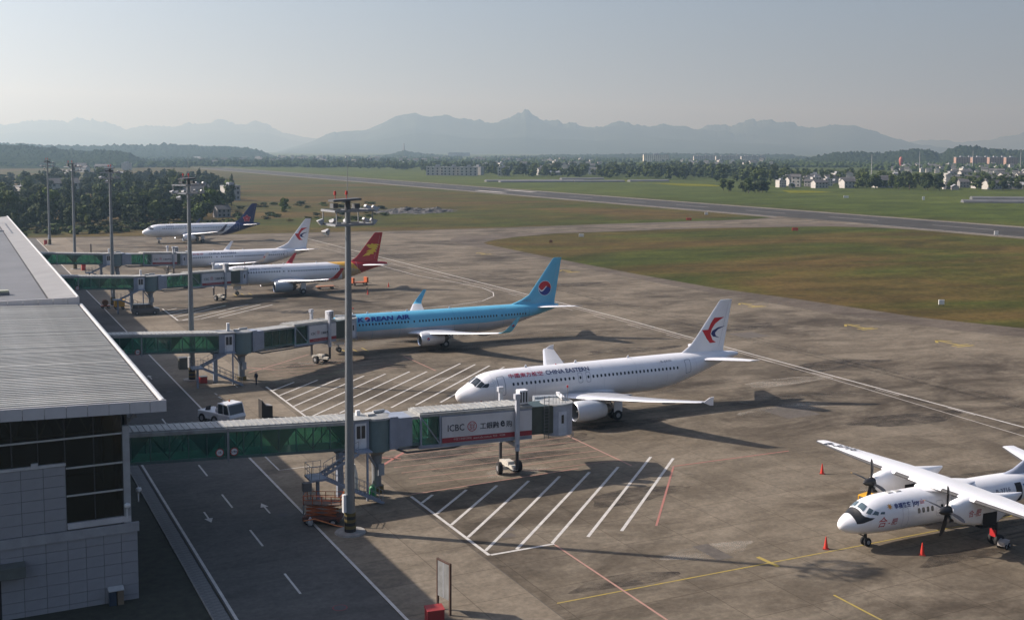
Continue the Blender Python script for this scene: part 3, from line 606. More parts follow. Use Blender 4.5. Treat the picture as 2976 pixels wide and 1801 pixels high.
def decal(name, me, f, m, parent, step=.25):
    """flat print laid on a curved skin: cut along u and v, then every corner is put on the surface by f(u, v)"""
    bm = bmesh.new(); bm.from_mesh(me)
    if bm.verts and step:
        for ax in (0, 1):
            lo = min(v.co[ax] for v in bm.verts); hi = max(v.co[ax] for v in bm.verts); k = lo+step
            while k < hi:
                co = Vector((0, 0, 0)); co[ax] = k; no = Vector((0, 0, 0)); no[ax] = 1
                bmesh.ops.bisect_plane(bm, geom=bm.verts[:]+bm.edges[:]+bm.faces[:], plane_co=co, plane_no=no); k += step
    for v in bm.verts: v.co = Vector(f(v.co.x, v.co.y))
    out = bpy.data.meshes.new(name); bm.to_mesh(out); bm.free(); out.materials.append(m); bpy.data.meshes.remove(me)
    return link(name, out, parent)
def disc(r, n=36, c=(0, 0)): return [(c[0]+r*math.cos(2*math.pi*i/n), c[1]+r*math.sin(2*math.pi*i/n)) for i in range(n)]
def ring_polys(r0, r1, n=36, c=(0, 0)):
    out = []
    for i in range(n):
        a, b2 = 2*math.pi*i/n, 2*math.pi*(i+1)/n
        out.append([(c[0]+r*math.cos(t), c[1]+r*math.sin(t)) for r, t in ((r0, a), (r1, a), (r1, b2), (r0, b2))])
    return out

# ================================================================== JET BRIDGES
ink = T('ink_dark', (.03, .035, .05), .6, var=0); ink_red = T('ink_red', (.36, .015, .03), .6, var=0); board_m = mat('sign_board', (.55, .55, .56), .5, var=.06, scale=.6, dirt=(.42, .41, .40))
stripe_red = T('stripe_red', (.27, .018, .03), .55, var=.06); pale_ink = T('pale_ink', (.55, .45, .42), .6, var=0)
tread_b = MB(); tread_b.box(-.14, .14, -.42, .42, -.02, .02); tread_me = tread_b.mesh('tread', galv)
def board(parent, f, u0, u1, z0, z1, full=True):
    """advert board on the tunnel side; f(u, z) -> point just proud of the tunnel wall"""
    sb = MB(); P8 = [f(u0, z0, .0), f(u1, z0, .0), f(u1, z0, .05), f(u0, z0, .05), f(u0, z1, 0), f(u1, z1, 0), f(u1, z1, .05), f(u0, z1, .05)]
    sb.hexa([P8[0], P8[1], P8[2], P8[3], P8[4], P8[5], P8[6], P8[7]]); bo = sb.build('advert_board', board_m, parent)
    h = z1-z0; wd = u1-u0
    fr2 = lambda u, v: f(u0+u, z0+v, .058)
    decal('red_band', poly_mesh([[(0, .02), (wd, .02), (wd, .16*h+.1), (0, .16*h+.1)]]), fr2, stripe_red, bo, 0)
    fr3 = lambda u, v: f(u0+u, z0+v, .064)
    k = wd/9.15
    def tx(t, u0_, u1_, v, h_, m, bold=0.): decal('lettering', fit_mesh(text_mesh(t, 1., bold), (u1_-u0_)*k, h_), lambda a, c: fr3(a+u0_*k, c+v), m, bo, 0)
    tx('ICBC', .55, 2.2, 1.02, .62*k, ink, .012); tx('工銀融', 3.78, 5.72, .98, .62*k, ink, .015); tx('e', 5.86, 6.32, 1.05, .58*k, ink, .03); tx('购', 6.46, 7.05, .98, .62*k, ink, .012)
    tx('中国工商银行网址', 1.15, 2.95, .19, .22*k, pale_ink); tx('www.icbc.com.cn', 3.1, 4.95, .17, .22*k, pale_ink); tx('电话：95588', 5.1, 6.35, .19, .22*k, pale_ink)
    c = (2.98*k, 1.33); r = .47*k
    decal('emblem', poly_mesh(ring_polys(r*.86, r, 32, c)), fr3, ink_red, bo, 0)
    s = r/.47; bars = []
    for sx in (-1, 1):
        for (a, b2, c3, d) in ((.05, .07, .25, .12), (.05, .22, .25, .27), (.20, .07, .25, .27), (.05, -.12, .25, -.07), (.05, -.27, .25, -.22), (.05, -.27, .10, -.07), (.02, .12, .07, .18), (.05, -.02, .22, .02)):
            x0, x1 = sorted((a*sx, c3*sx)); bars.append([(c[0]+x0*s, c[1]+b2*s), (c[0]+x1*s, c[1]+b2*s), (c[0]+x1*s, c[1]+d*s), (c[0]+x0*s, c[1]+d*s)])
    for i, p in enumerate(bars): decal('emblem_bar', poly_mesh([p]), lambda u, v, i=i: f(u0+u, z0+v, .064+.0006*i), ink_red, bo, 0)
    return bo
def jet_bridge(rx, ry, ang, ext, cab_turn, label, x_wall=10.5, detail=True, zc_end=3.5, sA1=8.4, bay=2.6, sc_off=2.3, cab_off=3.0):
    br = empty('jet_bridge', (rx, ry, 0), label=label, cat='jet bridge', group='jet bridges along the terminal')
    W2 = 1.25
    def put(name, b, m, parent=br, smooth=None, bevel=0): return b.build(name, m, parent, smooth, bevel)
    # --- fixed walkway from the terminal (local x: negative towards the building)
    xa, xb = x_wall-rx, -3.1
    def zf(x): return 4.30+(-x-3.1)*.052              # floor height along the walkway
    def zt(x): return zf(x)+2.5
    def slabx(x0, x1, y0, y1, f0, f1):
        return [(x0, y0, f0(x0)), (x1, y0, f0(x1)), (x1, y1, f0(x1)), (x0, y1, f0(x0)), (x0, y0, f1(x0)), (x1, y0, f1(x1)), (x1, y1, f1(x1)), (x0, y1, f1(x0))]
    b = MB(); b.hexa(slabx(xa, xb, -W2, W2, lambda x: zf(x)-.02, lambda x: zf(x)+.22)); put('walkway_floor', b, bridge_frame)
    b = MB(); b.hexa(slabx(xa, xb, -W2-.08, W2+.08, lambda x: zt(x)-.30, lambda x: zt(x)-.02)); b.hexa(slabx(xa, xb, -W2+.12, W2-.12, lambda x: zt(x)-.019, lambda x: zt(x)+.09)); rf = put('walkway_roof', b, bridge_roof)
    nb = max(4, int(round((xb-xa)/1.5))); st = (xb-xa)/nb
    b = MB(); b.hexa([(-.04, -W2+.1, 0), (.04, -W2+.1, 0), (.04, W2-.1, 0), (-.04, W2-.1, 0), (-.03, -W2+.12, .05), (.03, -W2+.12, .05), (.03, W2-.12, .05), (-.03, W2-.12, .05)])
    rs = b.mesh('roof_seam', bridge_roof)
    for k in range(nb*3): x = xa+(k+.5)*st/3; link('roof_seam', rs, rf, (x, 0, zt(x)+.088))
    for side in (-1, 1):
        yy = side*(W2-.03)
        for k in range(nb):
            x0, x1 = xa+k*st, xa+(k+1)*st
            g = MB(); g.hexa(slabx(x0+.03, x1-.03, yy-.012, yy+.012, lambda x: zf(x)+.225, lambda x: zt(x)-.31)); put('glass_pane', g, green_glass)
        for k in range(nb+1):
            x = xa+k*st; t = MB(); t.box(x-.035, x+.035, yy-.05, yy+.05, zf(x)+.22, zt(x)-.30); put('mullion', t, bridge_frame)
        for k in range(nb):
            x0, x1 = xa+k*st, xa+(k+1)*st; yi = yy-side*.14
            p, q = ((x0, yi, zt(x0)-.38), (x1, yi, zf(x1)+.32)) if k % 2 == 0 else ((x0, yi, zf(x0)+.32), (x1, yi, zt(x1)-.38))
            t = MB(); t.bar(p, q, .07, .16, up=(0, 1, 0)); put('diagonal', t, bridge_frame)
            if side < 0 and k % 4 in (0, 1):
                y2 = yy+.05
                tri = [(x0, zt(x0)-.36), (x1, zt(x1)-.36), (x1, zf(x1)+.3)] if k % 4 == 0 else [(x0, zt(x0)-.36), (x1, zt(x1)-.36), (x0, zf(x0)+.3)]
                t = MB(); t.prism_y([(a, z) for a, z in tri], y2, y2+.01); put('film_panel', t, teal_film)
    b = MB(); b.box(xb-.02, -1.1, -W2, W2, 4.05, 6.75); put('walkway_head', b, bridge_grey)
    b = MB(); b.box(xb-.1, -1.0, -W2-.12, W2+.12, 6.752, 6.86); put('head_roof', b, bridge_roof)
    d0 = MB(); d0.box(-2.35, -1.35, -W2-.03, -W2+.02, 4.32, 6.5); dr_ = put('service_door', d0, white_steel)
    for dx in (-2.22, -1.80):
        d1 = MB(); d1.box(dx, dx+.34, -W2-.045, -W2-.028, 5.2, 6.3); d1.build('window', glass_dark, dr_)
    # post in the middle of the walkway and pier
    b = MB(); xm = -13.1 if detail else -12.5; b.box(xm-.09, xm+.09, -W2-.12, -W2-.02, zf(xm)-.25, zt(xm)+.02); put('joint_post', b, galv)
    b = MB(); b.box(-3.6, -3.1, -.25, .25, -.05, 4.1); b.box(-3.75, -2.95, -1.1, 1.1, 3.85, 4.09); put('pier', b, bridge_grey)
    b = MB(); b.box(xm-.35, xm+.35, -.3, .3, -.05, zf(xm)-.03); put('pier', b, T('pier_grey', (.17, .18, .19), .6)) if False else None
    # --- rotunda
    b = MB(); n = 28; rings = [[(1.38*math.cos(2*math.pi*i/n), 1.38*math.sin(2*math.pi*i/n), z) for i in range(n)] for z in (3.82, 6.6)]; b.loft(rings); put('rotunda', b, bridge_teal, smooth=35)
    b = MB(); b.cyl((0, 0, 6.6), (0, 0, 6.76), 1.50, 1.44, n=28); b.cyl((0, 0, 6.76), (0, 0, 6.86), 1.2, .9, n=28); put('rotunda_roof', b, bridge_roof, smooth=30)
    b = MB(); b.box(-.95, -.3, -.5, .2, 6.87, 7.05); b.cyl((-.2, .3, 7.0), (.9, .5, 7.0), .14, n=10); put('roof_unit', b, T('roof_unit', (.45, .45, .43), .6))
    b = MB(); b.box(-1.75, -1.42, .1, .45, 6.86, 7.9 if not detail else 7.3); put('roof_box', b, white_steel)
    b = MB(); b.cyl((0, 0, -.05), (0, 0, 2.2), .42, .42, n=16); b.cyl((0, 0, 2.2), (0, 0, 3.3), .42, .5, n=16); b.cyl((0, 0, 3.3), (0, 0, 3.84), .5, 1.15, n=16); put('rotunda_column', b, T('column_grey', (.22, .235, .25), .5, dirt=(.14, .13, .12)), smooth=40)
    b = MB(); b.box(-.05, .5, -.62, -.43, 1.55, 2.55); put('control_box', b, T('box_grey', (.34, .36, .38), .5))
    b = MB(); b.cyl((0, 0, -.02), (0, 0, .55), .62, .62, n=16); put('collision_guard', b, T('hazard_dark', (.14, .10, .025), .7, var=.5, scale=2.5))
    # --- moving tunnels
    RT = Matrix.Rotation(ang, 4, 'Z')
    def tz(s): return 4.0-(s-1.2)*(4.0-zc_end)/(ext-1.2)
    def mv(name, b, m, parent=br, smooth=None, bevel=0): b.xf = RT; return b.build(name, m, parent, smooth, bevel)
    def sect(s0, s1, hw, dz0, dz1): return [(s0, -hw, tz(s0)+dz0), (s1, -hw, tz(s1)+dz0), (s1, hw, tz(s1)+dz0), (s0, hw, tz(s0)+dz0), (s0, -hw, tz(s0)+dz1), (s1, -hw, tz(s1)+dz1), (s1, hw, tz(s1)+dz1), (s0, hw, tz(s0)+dz1)]
    sB0, sB1 = sA1-.15, ext-.6
    b = MB(); b.hexa(sect(.75, 1.5, 1.38, -.05, 2.78)); b.hexa(sect(1.55, 2.9, 1.18, .05, 2.6)); mv('tunnel_collar', b, bridge_grey)
    b = MB(); b.hexa(sect(2.9, sA1, 1.2, .02, .3)); mv('inner_tunnel_floor', b, bridge_frame)
    b = MB(); b.hexa(sect(2.9, sA1+2, 1.2, 2.36, 2.62)); mv('inner_tunnel_roof', b, bridge_roof)
    na = max(1, int(round((sA1-2.9)/1.5)))
    for side in (-1, 1):
        for k in range(na):
            s0, s1 = 2.9+(sA1-2.9)*k/na, 2.9+(sA1-2.9)*(k+1)/na; y = side*1.16
            g = MB(); g.hexa([(s0+.03, y-.012, tz(s0)+.3), (s1-.03, y-.012, tz(s1)+.3), (s1-.03, y+.012, tz(s1)+.3), (s0+.03, y+.012, tz(s0)+.3), (s0+.03, y-.012, tz(s0)+2.37), (s1-.03, y-.012, tz(s1)+2.37), (s1-.03, y+.012, tz(s1)+2.37), (s0+.03, y+.012, tz(s0)+2.37)]); mv('glass_pane', g, green_glass)
            t = MB(); p, q = ((s0, y-side*.1, tz(s0)+.35), (s1, y-side*.1, tz(s1)+2.3)); p2, q2 = ((s0, y-side*.1, tz(s0)+2.3), (s1, y-side*.1, tz(s1)+.35))
            t.bar(*((p, q) if k % 2 else (p2, q2)), .05, .1, up=(0, 1, 0)); t.bar((s1, y, tz(s1)+.3), (s1, y, tz(s1)+2.4), .08); mv('diagonal', t, bridge_frame)
    # outer tunnel: open glazed bay, then the advert board
    hw = 1.36
    b = MB(); b.hexa(sect(sB0, sB1, hw, -.30, .02)); mv('outer_tunnel_floor', b, bridge_grey)
    b = MB(); b.hexa(sect(sB0, sB1, hw+.04, 2.55, 2.80)); b.hexa(sect(sB0+.1, sB1-.1, hw-.18, 2.801, 2.90)); orf = mv('outer_tunnel_roof', b, bridge_roof)
    for k in range(int((sB1-sB0)/.55)):
        s = sB0+.4+k*.55; t = MB(); t.bar((s, -hw+.2, tz(s)+2.92), (s, hw-.2, tz(s)+2.92), .06, .06); mv('roof_seam', t, bridge_roof, orf)
    for s in (sB0+.12, sB0+bay):
        for yy in (-hw, hw): b = MB(); b.bar((s, yy, tz(s)+.02), (s, yy, tz(s)+2.56), .22, .14); mv('tunnel_frame', b, bridge_grey)
    for side in (-1, 1):
        t = MB(); y = side*(hw-.02); t.bar((sB0+.2, y, tz(sB0)+2.45), (sB0+bay-.05, y, tz(sB0+bay)+.1), .10, .07, up=(0, 1, 0)); mv('brace', t, bridge_grey)
        g = MB(); s0, s1 = sB0+.25, sB0+bay-.12; y = side*(hw-.16)
        g.hexa([(s0, y-.012, tz(s0)+.03), (s1, y-.012, tz(s1)+.03), (s1, y+.012, tz(s1)+.03), (s0, y+.012, tz(s0)+.03), (s0, y-.012, tz(s0)+2.54), (s1, y-.012, tz(s1)+2.54), (s1, y+.012, tz(s1)+2.54), (s0, y+.012, tz(s0)+2.54)]); mv('glass_pane', g, green_glass)
        wl_ = MB(); s0, s1 = sB0+bay+.12, sB1-.02; y = side*(hw-.08)
        wl_.hexa([(s0, y-.06, tz(s0)+.021), (s1, y-.06, tz(s1)+.021), (s1, y+.06, tz(s1)+.021), (s0, y+.06, tz(s0)+.021), (s0, y-.06, tz(s0)+2.549), (s1, y-.06, tz(s1)+2.549), (s1, y+.06, tz(s1)+2.549), (s0, y+.06, tz(s0)+2.549)]); mv('tunnel_wall', wl_, bridge_grey)
    u0, u1 = sB0+bay+.15, sB1-.05
    def fsurf(u, z, off): p = RT @ Vector((u, -hw-.025-off, tz(u)+z)); return p
    board(br, fsurf, u0, u1, .06, 2.42)
    # equipment beam under the tunnel
    b = MB(); b.tube([(1.6, -.9, 3.75), (2.4, -1.15, tz(3)-.5), (sB0+3.4, -1.15, tz(sB0)-.55), (sB0+4.6, -1.1, tz(sB0)-.32)], .09, 8); mv('cable_tray', b, T('cable_dark', (.06, .065, .07), .7))
    b = MB(); b.hexa(sect(1.7, sB0+2.6, .5, -.42, -.32)); mv('under_beam', b, bridge_grey)
    # lift columns and wheel carriage
    sc = ext-sc_off
    for side in (-1, 1):
        b = MB(); b.box(sc-.17, sc+.17, side*1.72-.17, side*1.72+.17, 2.5, 7.3); b.box(sc-.3, sc+.24, side*1.72-.22, side*1.72+.22, 7.3, 7.75); cl = mv('lift_column', b, T('column_pale', (.40, .42, .46), .45))
        b = MB(); b.box(sc-.11, sc+.11, side*1.72-.11, side*1.72+.11, .75, 2.52); mv('lift_ram', b, T('ram_dark', (.035, .035, .04), .4), cl)
    b = MB(); b.bar((sc, -1.9, 3.0), (sc, 1.9, 3.0), .3, .3); mv('cross_beam', b, bridge_grey)
    b = MB(); b.box(sc-.22, sc+.22, -1.5, 1.5, .62, .95); b.box(sc-.3, sc+.3, -.5, .5, .9, 1.2); b.box(sc-.75, sc+.75, -.16, .16, .38, .66); ca = mv('wheel_carriage', b, T('carriage_cream', (.55, .53, .47), .6, dirt=(.28, .24, .2)))
    for k in (-1, 1):
        c = RT @ Vector((sc+k*.95, 0, .57)); ax = RT @ Vector((1, -.18, 0)) if k < 0 else RT @ Vector((1, .1, 0)); ax.normalize()
        b = MB(); b.cyl(c-ax*.2, c+ax*.2, .57, n=20); wh = b.build('tyre', tyre_m, ca, smooth=40, bevel=.06)
        b = MB(); b.cyl(c-ax*.215, c+ax*.215, .26, n=14); b.build('rim', rim_m, ca)
    # air-conditioning unit on the roof, cab, bellows
    b = MB(); b.box(sc+.5, sc+1.4, -1.2, -.4, tz(sc)+2.92, tz(sc)+4.2); ac = mv('roof_ac_unit', b, white_steel, bevel=.03)
    for k in range(3):
        b = MB(); b.box(sc+.56+k*.28, sc+.72+k*.28, -1.21, -1.19, tz(sc)+3.1, tz(sc)+4.05); mv('grille', b, T('grille_dark', (.05, .05, .05), .7), ac)
    zc = zc_end-.35; CC = Vector((ext+cab_off, 0, 0)); CT = RT @ Matrix.Translation(CC) @ Matrix.Rotation(cab_turn, 4, 'Z')
    b = MB(); b.hexa(sect(sB1, ext+cab_off-.9, 1.15, .0, 2.6)); mv('link_section', b, T('link_dark_green', (.03, .05, .045), .35))
    def cb(name, b, m, smooth=None): b.xf = CT; return b.build(name, m, br, smooth)
    b = MB(); n = 24; b.loft([[(1.5*math.cos(2*math.pi*i/n), 1.5*math.sin(2*math.pi*i/n), z) for i in range(n)] for z in (zc, zc+2.85)]); cb('cab', b, T('cab_grey', (.33, .36, .42), .45, dirt=(.24, .26, .29)), 35)
    b = MB(); b.cyl((0, 0, zc+2.85), (0, 0, zc+2.97), 1.6, 1.55, n=24); cb('cab_roof', b, bridge_roof)
    b = MB(); b.box(.2, 2.2, -1.45, 1.45, zc, zc+2.75); cb('cab_hood', b, T('cab_grey2', (.26, .31, .34), .5))
    b = MB(); b.bar((.1, -.7, zc+3.2), (2.6, -.9, zc+3.15), .3, .26); cb('canopy_roll', b, white_steel)
    b = MB()
    for k in range(5): b.box(2.2+k*.16, 2.32+k*.16, -1.5, 1.5, zc+.1, zc+2.95)
    cb('bellows', b, T('bellows_grey', (.30, .33, .36), .8))
    a0 = -math.pi/2-.1-cab_turn-(ang if detail else 0); p = Vector((1.5*math.cos(a0), 1.5*math.sin(a0), 0)); tg = Vector((-math.sin(a0), math.cos(a0), 0)); nn = p.normalized()
    b = MB(); q = p+nn*.02; b.hexa([tuple(q-tg*.4-nn*.1+Vector((0, 0, zc+.1))), tuple(q+tg*.4-nn*.1+Vector((0, 0, zc+.1))), tuple(q+tg*.4+Vector((0, 0, zc+.1))), tuple(q-tg*.4+Vector((0, 0, zc+.1))), tuple(q-tg*.4-nn*.1+Vector((0, 0, zc+2.3))), tuple(q+tg*.4-nn*.1+Vector((0, 0, zc+2.3))), tuple(q+tg*.4+Vector((0, 0, zc+2.3))), tuple(q-tg*.4+Vector((0, 0, zc+2.3)))]); cb('cab_door', b, T('door_pale', (.45, .48, .53), .5))
    b = MB(); q = p+nn*.035; b.hexa([tuple(q+tg*s2+nn*o+Vector((0, 0, z))) for z in (zc+1.2, zc+2.0) for s2, o in ((-.12, -.05), (.12, -.05), (.12, 0), (-.12, 0))]); cb('cab_door_window', b, glass_dark)
    if detail:
        b = MB()
        la = ext+cab_off-1.75
        for y in (-.24, .24): b.bar((la+y, -1.32, zc-.1), (la+y, -1.32, zc+3.9), .05)
        for k in range(12): b.bar((la-.24, -1.32, zc+.1+k*.3), (la+.24, -1.32, zc+.1+k*.3), .035)
        mv('ladder', b, T('ladder_dark', (.10, .11, .12), .5))
    b = MB()
    for k in range(7): t = -2.4+k*.25; b.bar((1.62*math.cos(t), 1.62*math.sin(t), zc-.3), (1.62*math.cos(t), 1.62*math.sin(t), zc+.1), .04)
    for k in range(6):
        t, u = -2.4+k*.25, -2.4+(k+1)*.25
        b.bar((1.62*math.cos(t), 1.62*math.sin(t), zc-.28), (1.62*math.cos(u), 1.62*math.sin(u), zc-.28), .05)
    cb('bumper_rail', b, galv)
    b = MB(); b.bar((-.3, -1.0, zc+2.97), (-.3, -1.0, zc+4.3), .04); mp = cb('beacon_mast', b, galv)
    b = MB(); b.xf = CT; b.cyl((-.3, -1.0, zc+4.3), (-.3, -1.0, zc+4.5), .09, n=8); b.build('beacon', red_m, mp)
    b = MB()
    for k in range(5): t = k/4*1.2-.6; b.bar((-.9, t, zc+2.97), (-.9, t, zc+3.9), .035)
    b.bar((-.9, -.6, zc+3.9), (-.9, .6, zc+3.9), .035); b.bar((-.9, -.6, zc+3.45), (-.9, .6, zc+3.45), .035); cb('roof_railing', b, galv)
    # --- service stairs: door landing -> turning landing -> ground
    yl = -W2-.75
    b = MB(); b.box(-2.5, -1.2, yl-.45, -W2-.04, 4.18, 4.28); stair = put('door_landing', b, bridge_grey)
    b = MB(); b.box(-6.9, -5.5, yl-1.5, yl+.45, 2.62, 2.8); put('turn_landing', b, bridge_grey, stair)
    n1 = 8
    for k in range(n1): t = (k+.5)/n1; link('tread', tread_me, stair, (-2.5-3.0*t, yl, 4.2-1.45*t))
    b = MB()
    for s in (-.45, .45): b.bar((-2.45, yl+s, 4.22), (-5.55, yl+s, 2.72), .05, .24)
    y2 = yl-1.05
    for s in (-.45, .45): b.bar((-5.6, y2+s, 2.72), (-.6, y2+s, .02), .05, .24)
    put('stringer', b, bridge_grey, stair)
    n2 = 13
    for k in range(n2): t = (k+.5)/n2; link('tread', tread_me, stair, (-5.5+4.8*t, y2, 2.68-2.6*t))
    b = MB()
    def rail(p, q, n):
        p = Vector(p); q = Vector(q)
        for k in range(n+1): c = p.lerp(q, k/n); b.bar(c, c+Vector((0, 0, 1.05)), .035)
        for h in (.55, 1.05): b.bar(p+Vector((0, 0, h)), q+Vector((0, 0, h)), .035)
    rail((-2.45, yl-.45, 4.25), (-5.5, yl-.45, 2.8), 4); rail((-5.5, y2-.45, 2.8), (-.7, y2-.45, .1), 7); rail((-6.85, yl-1.45, 2.8), (-6.85, yl+.4, 2.8), 3); rail((-6.85, yl-1.45, 2.8), (-5.5, yl-1.45, 2.8), 2); rail((-6.85, yl+.4, 2.8), (-5.5, yl+.4, 2.8), 2); rail((-5.4, y2+.45, 2.7), (-.7, y2+.45, .1), 7)
    put('handrail', b, T('rail_grey', (.28, .29, .31), .5), stair)
    b = MB(); b.box(-6.2, -5.95, yl-.7, yl-.45, -.02, 2.62); put('landing_post', b, bridge_grey, stair)
    b = MB(); b.bar((-1.6, yl+.2, 4.2), (-.2, -.35, 2.3), .14); b.bar((-1.6, yl-.2, 4.2), (-1.6, yl-.2, 0), .16); put('landing_strut', b, bridge_grey, stair)
    return br
B1 = jet_bridge(32.55, 90.8, 0., 15.2, R(78), 'nearest jet bridge, retracted beside the white airliner with red and blue swallow tail', zc_end=3.62, sA1=3.65, bay=1.95, cab_off=2.7)
B2 = jet_bridge(33.0, 143.1, R(29.7), 17.0, R(44), 'second jet bridge, docked at the light blue airliner', detail=False, zc_end=3.35)
B3 = jet_bridge(32.6, 213.2, R(29.7), 18.9, R(44), 'third jet bridge, docked at the red tailed airliner', detail=False, zc_end=3.35)
B4 = jet_bridge(33.0, 262.0, R(12), 14.0, R(58), 'farthest jet bridge, docked at the far white airliner', detail=False, zc_end=3.35, sA1=5.6, bay=2.0, sc_off=1.6, cab_off=1.2)
for o_ in (B2, B3, B4): o_.scale = (1, 1, .95)
# round limit signs hung on the near side of the first two walkways
def round_sign(x, y, z, txt, lb):
    s = empty('limit_sign', (x, y, z), label=lb, cat='sign')
    b = MB(); b.cyl((0, 0, 0), (0, .03, 0), .33, n=24); b.build('plate', red_m, s)
    decal('face', poly_mesh([disc(.26)]), lambda u, v: (u, -.005, v), white_steel, s, 0)
    decal('number', text_mesh(txt, .26, .008, align='CENTER'), lambda u, v: (u, -.009, v-.09), ink, s, 0)
round_sign(18.75, 89.36, 5.45, '15', 'round red-rimmed speed limit sign left of the post on the nearest walkway')
round_sign(19.9, 89.36, 5.40, '3.9m', 'round red-rimmed height limit sign right of the post on the nearest walkway')
round_sign(18.2, 141.66, 5.0, '15', 'small round limit sign nearer the terminal on the second walkway')
round_sign(20.0, 141.66, 4.9, '3.9m', 'small round limit sign farther from the terminal on the second walkway')
round_sign(17.9, 211.76, 5.0, '15', 'left round limit sign on the third walkway')
round_sign(19.9, 211.76, 4.9, '3.9m', 'right round limit sign on the third walkway')

# ================================================================== LIGHT MASTS
def light_mast(x, y, h, rz, label, near=False):
    mt = empty('light_mast', (x, y, 0), rz, label, 'light mast', 'apron floodlight masts')
    n = 12
    b = MB(); b.cyl((0, 0, .0), (0, 0, h), .40, .20, n=n); b.build('pole', T('mast_steel', (.20, .215, .225), .45, metal=.35, var=.1, scale=.6), mt)
    b = MB(); b.cyl((0, 0, -.05), (0, 0, .12), 1.25, 1.15, n=20); b.build('footing', concrete_m, mt)
    b = MB()
    for k in range(3): b.cyl((0, 0, .12+k*.5), (0, 0, .37+k*.5), .46-.005*k, n=n, m=0); b.cyl((0, 0, .37+k*.5), (0, 0, .62+k*.5), .455-.005*k, n=n, m=1)
    b.build('hazard_band', [black_m, T('hazard_yellow', (.13, .10, .03), .7)], mt)
    b = MB(); b.box(-.62, -.38, -.14, .14, 1.7, 3.1); b.build('switch_box', white_steel, mt)
    zt = h-1.6
    b = MB()
    for zz, r in ((zt, 1.55), (zt+1.05, 1.6)):
        c = [(r*sx, r*sy*.75) for sx, sy in ((-1, -1), (1, -1), (1, 1), (-1, 1))]
        for i in range(4): b.bar((*c[i], zz), (*c[(i+1) % 4], zz), .13, .16)
        b.bar((-r, 0, zz), (r, 0, zz), .09); b.bar((0, -r*.75, zz), (0, r*.75, zz), .09)
    b.build('ring_frame', galv, mt)
    b = MB()
    for sx, sy in ((-1, -1), (1, -1), (1, 1), (-1, 1)):
        t = MB(); t.bar((1.5*sx, 1.15*sy, zt), (1.5*sx, 1.15*sy, zt+1.05), .07); t.build('frame_post', galv, mt)
    b.cyl((0, 0, zt+1.05), (0, 0, zt+1.9), .24, .2, n=10); b.bar((-1.45, -.1, zt+1.8), (.9, -.1, zt+1.9), .9, .16); b.box(-1.35, -.95, -.3, .3, zt+1.25, zt+1.6); b.box(.5, .9, -.3, .3, zt+1.2, zt+1.55); b.build('winch_frame', T('frame_dark', (.09, .095, .10), .5), mt)
    hous = T('lamp_housing', (.36, .37, .38), .5, metal=.2)
    for i, (lx, ly, lz, az) in enumerate([(1.75, -.7, zt+1.35, 0), (1.75, .5, zt+1.35, .2), (1.75, -.4, zt+.35, -.1), (1.7, .7, zt+.35, .2), (-1.6, .9, zt+.35, 2.9), (-1.75, -.3, zt-.35, 3.3), (.7, 1.35, zt+.3, 1.3), (-.4, 1.35, zt+.3, 1.6)]):
        b = MB(Matrix.Translation((lx, ly, lz)) @ Matrix.Rotation(az, 4, 'Z') @ Matrix.Rotation(R(38), 4, 'Y'))
        b.loft([[(0, -.12, -.09), (0, .12, -.09), (0, .12, .09), (0, -.12, .09)], [(.42, -.30, -.22), (.42, .30, -.22), (.42, .30, .22), (.42, -.30, .22)], [(.45, -.28, -.2), (.45, .28, -.2), (.45, .28, .2), (.45, -.28, .2)]])
        lm = b.build('floodlight', hous, mt)
        b = MB(Matrix.Translation((lx, ly, lz)) @ Matrix.Rotation(az, 4, 'Z') @ Matrix.Rotation(R(38), 4, 'Y')); b.box(.451, .46, -.27, .27, -.19, .19); b.build('lens', T('lamp_lens', (.55, .56, .55), .15), lm)
    for sx in (-1.2, -.25):
        b = MB(); b.cyl((sx, -.3, zt+1.95), (sx, -.3, zt+2.25), .03, n=6); b.cyl((sx, -.3, zt+2.25), (sx, -.3, zt+2.55), .11, .08, n=10); b.build('obstruction_light', T('beacon_red', (.45, .03, .02), .35), mt)
    b = MB(); b.cyl((0, 0, zt+1.9), (0, 0, zt+4.9), .035, .012, n=6); b.build('lightning_rod', galv, mt)
    return mt
light_mast(27.1, 81.72, 25.7, .15, 'nearest tall floodlight mast with striped base beside the first jet bridge', True)
light_mast(27.3, 146.0, 25.7, .6, 'floodlight mast standing behind the second jet bridge walkway')
light_mast(27.2, 222.5, 25.7, 1.0, 'floodlight mast standing behind the third jet bridge walkway')
light_mast(27.2, 293.5, 25.7, .4, 'floodlight mast standing just beyond the farthest jet bridge')
light_mast(27.3, 371.5, 25.7, .9, 'farthest floodlight mast near the end of the apron')

